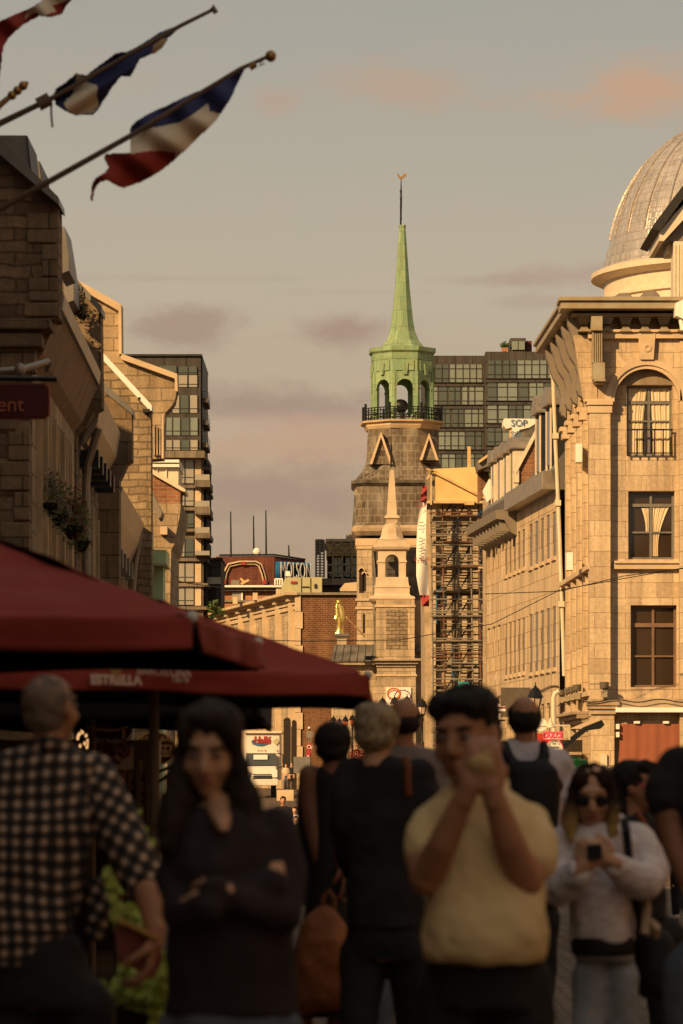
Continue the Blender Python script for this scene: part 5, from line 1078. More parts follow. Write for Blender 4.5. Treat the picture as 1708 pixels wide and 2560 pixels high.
# overhead wires
for i, (pts, Y, lab) in enumerate((([(378, 1438), (470, 1458), (560, 1470)], 90, 'thin wire strung from the green copper canopy'), ([(640, 1600), (760, 1603), (1000, 1600), (1230, 1560), (1400, 1475), (1708, 1420)], 104, 'long thin wire crossing the street in front of the tower'), ([(1212, 1485), (1400, 1478), (1560, 1440), (1720, 1420)], 104, 'upper thin wire crossing the pale corner building'))):
    q = [P(x, y, Y) for x, y in pts]; o = MB().tube(q, .012, 4).build('wire', 'dark_metal'); tag(o, lab, 'wire')
# right side signs
s1 = thing('hanging_sign', P(1385, 1838, 92), 'small white sign with pink lettering over the round cake sign', 'sign')
MB().pbox(1360, 1407, 1831, 1848, 92, .06).build('board', 'banner_white', s1); m = MB()
for a, b, t, d in ((1359, 1408, 1829, 1832), (1359, 1408, 1847, 1850), (1359, 1362, 1832, 1847), (1405, 1408, 1832, 1847)): m.pbox(a, b, t, d, 91.97, .1)
m.build('border', 'pink_sign', s1); text('DULCE', .155, P(1383.5, 1839, 91.98), 'pink_sign', s1, extrude=.01, bold=.008)
s2 = thing('round_sign', P(1385, 1872, 92), 'round white sign with a drawn cupcake under the small pink sign', 'sign'); c = P(1386, 1872, 92)
MB().tube([(c.x, c.y, c.z), (c.x, c.y+.05, c.z)], .235, 28).build('disc', 'pink_sign', s2); MB().tube([(c.x, c.y-.02, c.z), (c.x, c.y, c.z)], .21, 28).build('face', 'banner_white', s2)
m = MB(); m.tube([P(1374+i*1.2, 1868+2*math.sin(i*1.3), 91.95) for i in range(20)], .012, 4); m.tube([P(1386+13*math.cos(a*.3+math.pi), 1864-12*math.sin(a*.3), 91.95) for a in range(11)], .008, 4); m.bar(P(1383, 1856, 91.95), P(1383, 1861, 91.95), .01); m.bar(P(1388, 1856, 91.95), P(1388, 1861, 91.95), .01); m.build('print', 'frame_grey', s2)
s3 = thing('oval_sign', P(1437, 1916, 90), 'green oval restaurant sign with white script beside the stone pier', 'sign'); c = P(1437, 1914, 90); m = MB()
m.prism([(c.x+.35*math.cos(a*math.pi/20), c.y, c.z+.215*math.sin(a*math.pi/20)) for a in range(40)], (0, .06, 0)); m.build('board', 'green_sign', s3); text('Paradiso', .19, P(1438, 1918, 89.96), 'letter_white', s3, extrude=.01, shear=.3, sx=.85); text('RESTAURANT - PIZZERIA', .055, P(1437, 1900, 89.96), 'letter_white', s3, extrude=.01)
m = MB(); m.tube([P(1398, 1728, 104), P(1388, 1733, 104), P(1384, 1745, 104), P(1386, 1900, 104)], .07, 8); o = m.build('down_pipe', 'cream_paint'); tag(o, 'thick cream pipe bending down beside the row of floodlights', 'pipe')
m = MB(); m.tube([P(1345, 1815, 92), P(1424, 1814, 92), P(1424, 1850, 92)], .025, 6); m.tube([P(1424, 1835, 92), P(1408, 1816, 92)], .02, 5); o = m.build('wall_bracket', 'cream_paint'); tag(o, 'cream steel arm that carries the hanging signs', 'bracket')
m = MB(); m.lathe(ux(1377, 92), 92, [(.03, zy(1795, 92)), (.05, zy(1806, 92)), (.12, zy(1819, 92)), (.1, zy(1820, 92))], 12); o = m.build('arm_lamp', 'cream_paint'); tag(o, 'small cream cone lamp on the sign arm', 'lamp')
m = MB(); m.poly([(1376, 1884), (1460, 1818), (1505, 1800), (1512, 1812), (1502, 1822), (1470, 1826), (1385, 1894)], 98, .4); o = m.build('awning', 'black_iron'); tag(o, 'dark folding awning sloping down over the green oval sign', 'awning')
m = MB(); m.poly([(1425, 1822), (1458, 1808), (1500, 1790), (1500, 1798), (1498, 1814), (1455, 1822)], 99, .2); o = m.build('awning_cap', 'stone_trim', o)
m = MB(); m.poly([(1330, 1852), (1345, 1833), (1372, 1836), (1384, 1855), (1340, 1868)], 99, .5); o = m.build('awning', 'awning_red'); tag(o, 'small red awning behind the backpack man', 'awning')
m = MB(); m.pbox(1238, 1252, 1760, 1832, 101, .1); m.pbox(1243, 1264, 1766, 1778, 100.9, .1); o = m.build('menu_board', 'banner_white'); tag(o, 'narrow white notice board left of the backpack man', 'sign'); MB().pbox(1238, 1266, 1767, 1769, 100.85, .1).build('stripe', 'banner_red', o); MB().pbox(1240, 1264, 1799, 1803, 100.85, .1).build('line', 'room_dark', o)
m = MB(); c = P(1352, 1812, 92); m.tube([(c.x, c.y, c.z), (c.x, c.y+.05, c.z)], .17, 24); o = m.build('round_sign', 'banner_white'); tag(o, 'plain white round sign half hidden by the bald backpack man', 'sign')
m = MB(); m.pbox(1405, 1480, 1850, 2030, 110.5, .3); o = m.build('shop_recess', 'room_dark', b1); m = MB(); [m.pbox(1425+i*3, 1455-i*2, 1880+i*14, 1887+i*14, 109.8, .5) for i in range(3)]; m.pbox(1432, 1452, 1890, 2030, 110, .4); m.build('shop_pier', 'stone_weather', b1)
# planting box with red and orange flowers in the distance
m = MB(); leaves(m, P(893, 1885, 130), (.35, .3, .3), 160, .08, 8); o = m.build('flower_tub', 'flower_red'); tag(o, 'distant tub of orange flowers between the two black-dressed women', 'flowers')
o = MB().pbox(901, 915, 1842, 1862, 132, .1).build('banner', 'banner_white'); tag(o, 'small white banner with a green ring beside the grey-haired head', 'banner'); m = MB(); ring(m, ux(906, 131.9), zy(1851, 131.9), .1, .14, 131.85, 131.9, 0, 2*math.pi, 16); m.build('ring_print', 'green_sign', o)

# ================================================================== signs, lights and wall under the umbrellas
YG2 = 26
plain('banner_grey', C(.75,.68,.62), .6)
ps = thing('parking_sign', P(310, 1866, YG2), 'white no parking sign with a barred ring on a rusty post', 'sign')
MB().poly([(290, 1866), (331, 1866), (333, 1870), (333, 1920), (329, 1924), (291, 1924), (288, 1920), (288, 1870)], YG2, .02).build('plate', 'banner_grey', ps)
m = MB(); c = P(310, 1877, YG2-.01); ring(m, c.x, c.z, .038, .05, c.y-.004, c.y, 0, 2*math.pi, 24); m.bar(P(300, 1867, YG2-.012), P(320, 1887, YG2-.012), .006); m.build('ban_ring', 'halle_red', ps); text('P', .075, P(310, 1877, YG2-.008), 'room_dark', ps, extrude=.002)
MB().tube([P(308, 1990, YG2+.05), P(304, 1850, YG2+.05)], .02).build('post', 'rust_tube', ps); m = MB(); m.tube([P(302, 1925, YG2+.05), (ux(302, YG2), YG2+.05, 0)], .02); m.build('post', 'rust_tube', ps)
pv = thing('oval_sign', P(385, 1870, 29), 'dark oval bar sign with gold rim and lettering under the umbrella', 'sign'); c = P(387, 1872, 29); k = 29/F
m = MB(); m.prism([(c.x+52*k*math.cos(a*math.pi/20), c.y, c.z+43*k*math.sin(a*math.pi/20)) for a in range(40)], (0, .04, 0)); m.build('rim', 'sign_gold', pv)
m = MB(); m.prism([(c.x+49*k*math.cos(a*math.pi/20), c.y-.01, c.z+40*k*math.sin(a*math.pi/20)) for a in range(40)], (0, .03, 0)); m.build('board', 'sign_dark_red', pv)
text('RESTO BAR', .06, P(388, 1848, 28.96), 'sign_gold', pv, extrude=.002); text('MONTRÉAL', .058, P(388, 1872, 28.96), 'sign_gold', pv, extrude=.002, spacing=1.3); text('POUTINE', .052, P(388, 1882, 28.96), 'sign_gold', pv, extrude=.002, spacing=1.3)
m = MB(); m.pbox(340, 434, 1863, 1865, 28.95, .02); m.pbox(340, 434, 1889, 1891, 28.95, .02); m.build('bar', 'sign_gold', pv)
h8 = thing('stone_house', (-7, 152, 0), 'sunlit pale stone house end glimpsed under the umbrellas beside the oval bar sign', 'house', 'old houses along the left side'); MB().pbox(360, 500, 1760, 1990, 150, 6).build('wall', 'ashlar_pale', h8); MB().pbox(362, 500, 1985, 2150, 60, .5).build('low_wall', 'gable_lit', h8)
ar_ = thing('arched_sign', P(270, 1830, 24), 'curved painted shop sign arching over string lights and red flowers', 'sign')
m = MB(); top = [(224, 1819), (240, 1824), (268, 1827), (296, 1825), (320, 1818)]; bot = [(332, 1826), (318, 1846), (290, 1853), (250, 1850), (232, 1834)]; m.poly(top+bot, 24, .05); m.build('board', 'sign_dark_red', ar_)
m = MB(); m.tube([P(x, y-1, 23.97) for x, y in top], .008, 5); m.build('rim', 'sign_gold', ar_); text('Art Indien', .05, P(272, 1852, 23.95), 'banner_grey', ar_, extrude=.002); MB().pbox(306, 312, 1826, 1846, 23.95, .02).build('emblem', 'banner_grey', ar_)
fb = thing('flower_basket', P(245, 1850, 25), 'red flower basket threaded with warm string lights beside the plaid shirt', 'flower basket')
m = MB(); leaves(m, P(248, 1865, 25), (.2, .2, .16), 500, .022, 21); m.build('flowers', 'flower_red', fb); m = MB(); leaves(m, P(225, 1850, 25), (.14, .14, .16), 300, .025, 22); m.build('foliage', 'plant_green', fb)
rnd = random.Random(9)
for i in range(16): q = P(rnd.uniform(194, 240), rnd.uniform(1820, 1872), 24.7); MB().ell(q, (.009, .009, .013), 8, 5).build('light_bulb', 'fairy_light', fb)
# shopfront timbers under the umbrellas
sh = thing('shop_awning', (-1.55, 27, 0), 'dark shopfront frame with slanting stays under the red umbrellas', 'shopfront')
for x, y0, y1, r_ in ((345, 1900, 2120, .03), (322, 1930, 2090, .02), (371, 1925, 2140, .03), (296, 1980, 2120, .03)): MB().tube([P(x, y0, 27), (ux(x, 27), 27, 0)], r_, 6).build('post', 'bracket_brown', sh)
for (a, b, c_, d) in ((330, 1960, 430, 1915), (350, 1990, 430, 1930), (318, 1968, 360, 2008)): MB().bar(P(a, b, 27), P(c_, d, 27), .012).build('stay', 'black_iron', sh)
MB().box(-4.2, ux(398, 28), 28.0, 28.3, 0, zy(1850, 28)).build('shop_front', 'bracket_brown', sh); MB().box(-4.2, ux(340, 28), 27.9, 28.0, .2, zy(1990, 28)).build('shop_window', 'room_dark', sh)

# ================================================================== umbrellas
tex_u = bpy.data.textures.new('canvas_wrinkles', 'CLOUDS'); tex_u.noise_scale = .45; tex_u.noise_depth = 2
def umbrella(apex, cor, drop, lab, wav=0.03, sag=.05, pole=True, split=True, flap_mat='umbrella_red', seed=0):
    """apex, cor: 3D points; panels sag between the ribs, valances hang from the hem"""
    t = thing('patio_umbrella', (apex.x, apex.y, 0), lab, 'umbrella', 'market umbrellas'); n = 14
    for k in range(len(cor)):
        a, b = cor[k], cor[(k+1)%len(cor)]; vs = []; nrm = (a-apex).cross(b-apex).normalized()
        if nrm.z < 0: nrm = -nrm
        for j in range(n+1):
            for i in range(n+1):
                u = i/n; q = a+(b-a)*u; p = apex+(q-apex)*(j/n); s = math.sin(math.pi*u)*(j/n)
                p = p-nrm*sag*s*math.sin(math.pi*min(1, j/n*.9+.1))*1.0+nrm*.02*math.sin(u*9+seed)*math.sin(j/n*3)*s; vs.append(p)
        hem = vs[n*(n+1):]
        o = MB().add(vs, [(j*(n+1)+i, j*(n+1)+i+1, (j+1)*(n+1)+i+1, (j+1)*(n+1)+i) for j in range(n) for i in range(n)], True).build('canopy_panel', flap_mat, t)
        sb_ = o.modifiers.new('smooth_cloth', 'SUBSURF'); sb_.levels = sb_.render_levels = 2; dd_ = o.modifiers.new('wrinkles', 'DISPLACE'); dd_.texture = tex_u; dd_.strength = .05; dd_.mid_level = .5
        MB().add([v-nrm*.05 for v in vs], [(j*(n+1)+i, j*(n+1)+i+1, (j+1)*(n+1)+i+1, (j+1)*(n+1)+i) for j in range(n) for i in range(n)], True).build('shade_lining', 'umbrella_shade_black', o)  # black inner layer paints in the unlit underside of the canopy
        out = nrm.copy(); out.z = 0; out.normalize(); vv = []; R_ = 6
        for j in range(R_+1):
            for i in range(n+1):
                v = j/R_; vv.append(hem[i]+Vector((0, 0, -drop*v*(1+.06*math.sin(i*1.1+seed))))+out*(.012+wav*math.sin(i*.9+seed+k)*v))
        o = MB().add(vv, [(j*(n+1)+i, j*(n+1)+i+1, (j+1)*(n+1)+i+1, (j+1)*(n+1)+i) for j in range(R_) for i in range(n)], True).build('valance', flap_mat, t)
        so = o.modifiers.new('thick', 'SOLIDIFY'); so.thickness = .004
        MB().add([v-out*.012 for v in vv], [(j*(n+1)+i, j*(n+1)+i+1, (j+1)*(n+1)+i+1, (j+1)*(n+1)+i) for j in range(R_) for i in range(n)], True).build('shade_lining', 'umbrella_shade_black', o)  # inside of the valance blackened the same way, as painted shade
        MB().tube([apex+Vector((0, 0, -.05)), a+Vector((0, 0, -.03))], .014, 6).build('rib', 'bracket_brown', t); MB().ell(a, (.022, .022, .022), 8, 6).build('rib_tip', 'letter_white', t)
    if pole: MB().tube([(apex.x, apex.y, 0), apex], .024, 10).build('pole', 'pole_wood', t)
    MB().lathe(apex.x, apex.y, [(.3, 0), (.3, .06), (.05, .1)], 16).build('base', 'black_iron', t)
    return t
plain('umbrella_shade_black', C(.012,.009,.009), .9)  # near-black colour standing in for the shade under the canopies
m_, t_, p_ = new_mat('umbrella_red')
nz = t_.n('ShaderNodeTexNoise', i_Vector=coords(t_, 1.2, False), i_Scale=1.0, i_Detail=3.0)
cc = t_.mix(nz.outputs[0], (.27,.040,.030,1), (.34,.058,.040,1)); t_.link(cc, p_.inputs['Base Color']); p_.inputs['Roughness'].default_value = .8; p_.inputs['Specular IOR Level'].default_value = .2
nb = t_.n('ShaderNodeTexNoise', i_Vector=coords(t_, (2, 2, 5), False), i_Scale=1.0, i_Detail=2.0); bb = t_.n('ShaderNodeBump', i_Height=nb.outputs[0], i_Strength=.6, i_Distance=.08); t_.link(bb.outputs[0], p_.inputs['Normal'])
ap = P(-352, 1216, 13.9); c1_ = P(480, 1543, 12.5); c2_ = P(645, 1607, 15.3); c0 = P(-1500, 1543, 12.3); c3 = P(-1100, 1607, 15.6)
for q in (c0, c3): q.z = c1_.z
u1 = umbrella(ap, [c0, c1_, c2_, c3], .115, 'nearest red umbrella filling the left edge, its hem dropping in a deep valance', seed=1)
ap2 = P(385, 1498, 17.2); a0, a1, a2, a3 = P(-330, 1650, 15.6), P(920, 1688, 17.4), P(898, 1728, 20.5), P(-240, 1700, 19.5)
u2 = umbrella(ap2, [a0, a1, a2, a3], .108, 'second red umbrella whose valance carries beer lettering and a gold star', seed=3, sag=.10)
def on_val(px, py, Y): return P(px, py, Y)
yv = lambda px: 15.6+(px+330)/1235*1.8-.11
plain('letter_dim', C(.80,.60,.50), .8); plain('letter_faint', C(.42,.16,.10), .8); plain('star_gold', C(.55,.34,.10), .7)
rz_ = math.atan2(1.8, (a1-a0).x)
text('ESTRELLA', .060, P(290, 1701, yv(290)-.03), 'letter_dim', u2, extrude=.003, bold=.003, rotz=rz_, sx=1.1); text('DAMM', .03, P(290, 1715, yv(290)), 'letter_faint', u2, extrude=.003, rotz=rz_)
s_ = P(290, 1679, yv(290)-.04); m = MB(); m.prism([(s_.x+(.034 if i % 2 == 0 else .015)*math.sin(i*math.pi/5), s_.y, s_.z+(.034 if i % 2 == 0 else .015)*math.cos(i*math.pi/5)) for i in range(10)], (0, .004, 0)); m.build('star', 'star_gold', u2)
text('BARCELONA', .052, P(410, 1681, yv(403)-.06), 'letter_dim', u2, extrude=.003, rotz=rz_, tilt=.03, spacing=1.05); text('1876', .052, P(450, 1697, yv(448)-.06), 'letter_dim', u2, extrude=.003, rotz=rz_, shear=-.1)
ap3 = P(230, 1560, 24); u3 = umbrella(ap3, [P(-300, 1715, 20.6), P(640, 1712, 20.8), P(676, 1765, 28), P(-260, 1765, 28)], .19, 'third umbrella, its shade painted near-black, behind and below the lettered red one', seed=5, flap_mat='umbrella_shade_black')  # rear canopy coloured near-black in place of deep shade
ap4 = P(-250, 1560, 22); u4 = umbrella(ap4, [P(-700, 1715, 21.6), P(200, 1715, 21.4), P(210, 1745, 27), P(-600, 1745, 27)], .25, 'fourth umbrella, its shade painted near-black, at the far left behind the man in checks', seed=6, flap_mat='umbrella_shade_black')  # darkness of this canopy is also put into its cloth colour

# ================================================================== flags
def inpoly(x, y, pts):
    c = False; n = len(pts); j = n-1
    for i in range(n):
        if (pts[i][1] > y) != (pts[j][1] > y) and x < (pts[j][0]-pts[i][0])*(y-pts[i][1])/(pts[j][1]-pts[i][1])+pts[i][0]: c = not c
        j = i
    return c
def cloth(polys, Y, disp, step, nm, par, thick=.006):
    """one sheet of cloth; polys = [(outline, material)]"""
    xs_ = [p[0] for q, _ in polys for p in q]; ys_ = [p[1] for q, _ in polys for p in q]; x0, y0 = min(xs_), min(ys_)
    nx, ny = int((max(xs_)-x0)/step)+2, int((max(ys_)-y0)/step)+2; vid = {}; vs = []; fs = []; mi = []; mats = []
    def v(i, j):
        if (i, j) not in vid: vid[(i, j)] = len(vs); x, y = x0+i*step, y0+j*step; vs.append(P(x, y, Y+disp(x, y)))
        return vid[(i, j)]
    for j in range(ny):
        for i in range(nx):
            x, y = x0+(i+.5)*step, y0+(j+.5)*step
            for q, mt in polys:
                if inpoly(x, y, q):
                    if mt not in mats: mats.append(mt)
                    fs.append((v(i, j), v(i+1, j), v(i+1, j+1), v(i, j+1))); mi.append(mats.index(mt)); break
    b = MB(); b.add(vs, fs, True); o = b.build(nm, mats[0], par)
    for mt in mats[1:]: o.data.materials.append(MATS[mt])
    for p_, k in zip(o.data.polygons, mi): p_.material_index = k
    so = o.modifiers.new('thick', 'SOLIDIFY'); so.thickness = thick
    return o
YF = 22
f1 = thing('flag', P(325, 335, YF), 'blue, white and red flag flying under its pole at upper left', 'flag')
dsp = lambda x, y: .07*math.sin((x*.55+y)*.03)+.04*math.sin((x-y*1.3)*.045)
cloth([([(325, 338), (328, 318), (345, 300), (400, 272), (470, 240), (540, 208), (590, 184), (614, 170), (604, 188), (596, 205), (575, 250), (552, 283), (523, 279), (522, 258), (485, 286), (445, 308), (400, 318), (360, 324)], 'flag_blue'),
       ([(325, 338), (360, 324), (400, 318), (445, 308), (485, 286), (522, 258), (523, 277), (552, 283), (535, 305), (500, 338), (470, 368), (440, 394), (438, 378), (400, 375), (360, 380), (327, 386), (325, 360)], 'flag_white'),
       ([(262, 392), (266, 385), (290, 383), (327, 382), (360, 376), (400, 371), (438, 374), (440, 395), (400, 428), (350, 455), (308, 470), (285, 460), (270, 450), (254, 452), (240, 466), (234, 480), (230, 502), (226, 500), (230, 462), (240, 444), (262, 432), (272, 420), (262, 400)], 'flag_red')], YF, dsp, 2.5, 'cloth', f1)
pl = thing('flagpole', P(0, 522, YF), 'slanting wooden flagpole with a ball tip that carries the tricolour', 'flagpole', 'flagpoles on the left building')
MB().tube([P(-230, 640, YF+.4), P(0, 522, YF), P(325, 340, YF-.05), P(600, 172, YF-.1), P(668, 142, YF-.1)], [.022, .020, .017, .013, .012], 10).build('pole', 'pole_wood', pl)
MB().ell(P(677, 140, YF-.1), (.034, .034, .036)).build('ball', 'brass', pl); m = MB(); m.tube([P(655, 152, YF-.1), P(648, 165, YF-.1), P(662, 158, YF-.1)], .006, 5); m.tube([P(625, 170, YF-.1), P(640, 160, YF-.1)], .02, 6); m.build('rope', 'brass', pl)
YF2 = 24
f2_ = thing('flag', P(200, 240, YF2), 'dark navy flag with pale patches, wrapped around its pole', 'flag')
cloth([([(190, 183), (205, 186), (215, 205), (245, 215), (240, 235), (248, 265), (235, 283), (200, 287), (172, 278), (160, 262), (168, 250), (185, 235), (183, 220), (188, 200)], 'flag_white'), ([(380, 135), (385, 115), (405, 98), (420, 98), (405, 120), (388, 133)], 'brass'),
       ([(134, 236), (140, 220), (165, 205), (190, 182), (215, 188), (225, 180), (290, 132), (320, 128), (350, 112), (400, 80), (455, 62), (440, 78), (415, 100), (385, 132), (350, 148), (325, 190), (302, 190), (280, 215), (245, 275), (235, 286), (190, 287), (160, 275), (140, 262)], 'flag_blue')], YF2, lambda x, y: .06*math.sin((x+y*1.6)*.05), 2.5, 'cloth', f2_)
pl = thing('flagpole', P(0, 310, YF2), 'middle slanting flagpole with a blunt tip, navy flag wrapped round it', 'flagpole', 'flagpoles on the left building')
MB().tube([P(-200, 420, YF2+.3), P(0, 308, YF2), P(130, 245, YF2), P(455, 62, YF2-.1), P(530, 25, YF2-.1)], [.024, .022, .018, .014, .012], 10).build('pole', 'pole_wood', pl)
m = MB(); m.tube([P(528, 26, YF2-.1), P(531, 16, YF2-.1), P(540, 32, YF2-.1)], .018, 6); m.tube([P(95, 262, YF2), P(125, 246, YF2)], .045, 10); m.build('clamp', 'pole_wood', pl); MB().tube([P(128, 252, YF2), P(128, 285, YF2), P(131, 318, YF2)], .008, 5).build('rope', 'gutter_metal', pl)
f3_ = thing('flag', P(60, 60, 24), 'red flag with pale folds cut off by the top left corner', 'flag')
cloth([([(60, 48), (70, 25), (120, -5), (190, -30), (170, 0), (130, 15), (140, 30), (110, 38), (90, 30)], 'flag_white'), ([(-20, 60), (30, 40), (80, 18), (110, 0), (120, -20), (200, -20), (165, 15), (155, 35), (125, 43), (100, 38), (60, 60), (25, 90), (8, 115), (2, 170), (-5, 215), (-20, 215)], 'flag_red')], 25, lambda x, y: .05*math.sin((x-y)*.06), 2.5, 'cloth', f3_)
pl = thing('flagpole', P(0, 270, 23), 'short flagpole stub with a knobbly tip at the left edge', 'flagpole', 'flagpoles on the left building')
MB().tube([P(-60, 330, 23), P(0, 262, 23), P(70, 205, 23)], [.022, .02, .012], 10).build('pole', 'brass', pl); m = MB(); [m.ell(P(30+i*14, 238-i*12, 23), (.03, .03, .03)) for i in range(3)]; m.build('knob', 'brass', pl)
# ================================================================== people
plain('skin', C(.58,.32,.19), .55, var=.18, sc_=9); plain('skin_tan', C(.43,.205,.11), .55, var=.2, sc_=9); plain('skin_pale', C(.50,.28,.17), .55, var=.15, sc_=9); plain('skin_deep', C(.26,.11,.06), .55, var=.2, sc_=9); plain('lips', C(.36,.12,.085), .5)
plain('hair_black', C(.018,.013,.010), .85, var=.4, sc_=40); plain('hair_brown', C(.026,.014,.010), .8, var=.5, sc_=30); plain('hair_grey', C(.20,.15,.10), .7, var=.5, sc_=35); plain('hair_blond', C(.34,.25,.14), .65, var=.6, sc_=40); plain('hair_tips', C(.34,.22,.08), .65, var=.4, sc_=40)
plain('hair_stubble', C(.22,.145,.095), .75, var=.5, sc_=25, alt=C(.13,.10,.085)); plain('eye_dark', C(.03,.018,.014), .3); plain('eye_white', C(.30,.22,.17), .4)
plain('cloth_black', C(.020,.017,.017), .9, var=.2, sc_=5); plain('cloth_plum', C(.030,.020,.021), .9, var=.3, sc_=4); plain('cloth_grey', C(.22,.175,.16), .9, var=.15, sc_=4)
plain('cloth_white', C(.62,.55,.57), .9, var=.08, sc_=4, bump=.2); plain('polo_yellow', C(.76,.56,.28), .9, var=.10, sc_=4, bump=.2); plain('hoodie_white', C(.74,.66,.65), .95, var=.12, sc_=5, bump=.5)
plain('denim', C(.10,.12,.15), .9, var=.35, sc_=5); plain('denim_light', C(.30,.32,.34), .9, var=.45, sc_=3.5); plain('trousers_dark', C(.020,.018,.018), .9); plain('trousers_tan', C(.11,.07,.045), .9, var=.4, sc_=10)
plain('bag_orange', C(.36,.12,.04), .7, var=.45, sc_=4, bump=.3); plain('strap_brown', C(.28,.09,.04), .7); plain('bag_black', C(.010,.009,.010), .7); plain('folder_red', C(.24,.06,.04), .7); plain('folder_edge', C(.48,.24,.05), .6); plain('shoe_pale', C(.5,.38,.38), .7); plain('strap_cream', C(.55,.42,.28), .8)
def plaid(name, ax, ang=0.0, sc_=24.5):
    m, t, p = new_mat(name); c = t.n('ShaderNodeTexCoord'); mp = t.n('ShaderNodeMapping', i_0=c.outputs['Object']); mp.inputs['Rotation'].default_value = (0, ang, 0)
    nw = t.n('ShaderNodeTexNoise', i_Vector=mp.outputs[0], i_Scale=4.0, i_Detail=1.0); sb = t.n('ShaderNodeVectorMath', operation='SCALE', i_0=nw.outputs[1]); sb.inputs[3].default_value = .05
    ad = t.n('ShaderNodeVectorMath', operation='ADD', i_0=mp.outputs[0], i_1=sb.outputs[0]); s_ = t.n('ShaderNodeSeparateXYZ', i_0=ad.outputs[0])
    def st(o):
        f = t.math('FRACT', t.math('MULTIPLY', o, sc_)); return t.math('LESS_THAN', t.math('ABSOLUTE', t.math('SUBTRACT', f, .5)), .19)
    a, b = st(s_.outputs[0]), st(s_.outputs[2])
    cc = t.mix(t.math('MULTIPLY', t.math('ADD', a, b), .5), C(.010,.008,.008), C(.16,.11,.08)); cc = t.mix(t.math('MULTIPLY', a, b), cc, C(.62,.42,.28))
    t.link(cc, p.inputs['Base Color']); p.inputs['Roughness'].default_value = .9
_m, _t, _p = new_mat('hair_ombre'); _s = _t.n('ShaderNodeSeparateXYZ', i_0=coords(_t, 1.0, False)); _r = _t.n('ShaderNodeMapRange', i_0=_s.outputs[2]); _r.inputs[1].default_value = 1.45; _r.inputs[2].default_value = 1.33
_n = _t.n('ShaderNodeTexNoise', i_Vector=coords(_t, (60, 60, 8), False), i_Scale=1.0); _t.link(_t.mix(_n.outputs[0], _t.mix(_r.outputs[0], C(.04,.018,.012), C(.50,.32,.10)), _t.mix(_r.outputs[0], C(.02,.010,.008), C(.26,.15,.05))), _p.inputs['Base Color']); _p.inputs['Roughness'].default_value = .85; _p.inputs['Specular IOR Level'].default_value = .1
plaid('plaid', 0, 0.0); plaid('plaid_sleeve', 0, R(-28))
V3 = Vector
plain('bread', C(.55,.37,.16), .8, var=.2, sc_=12, bump=.3)
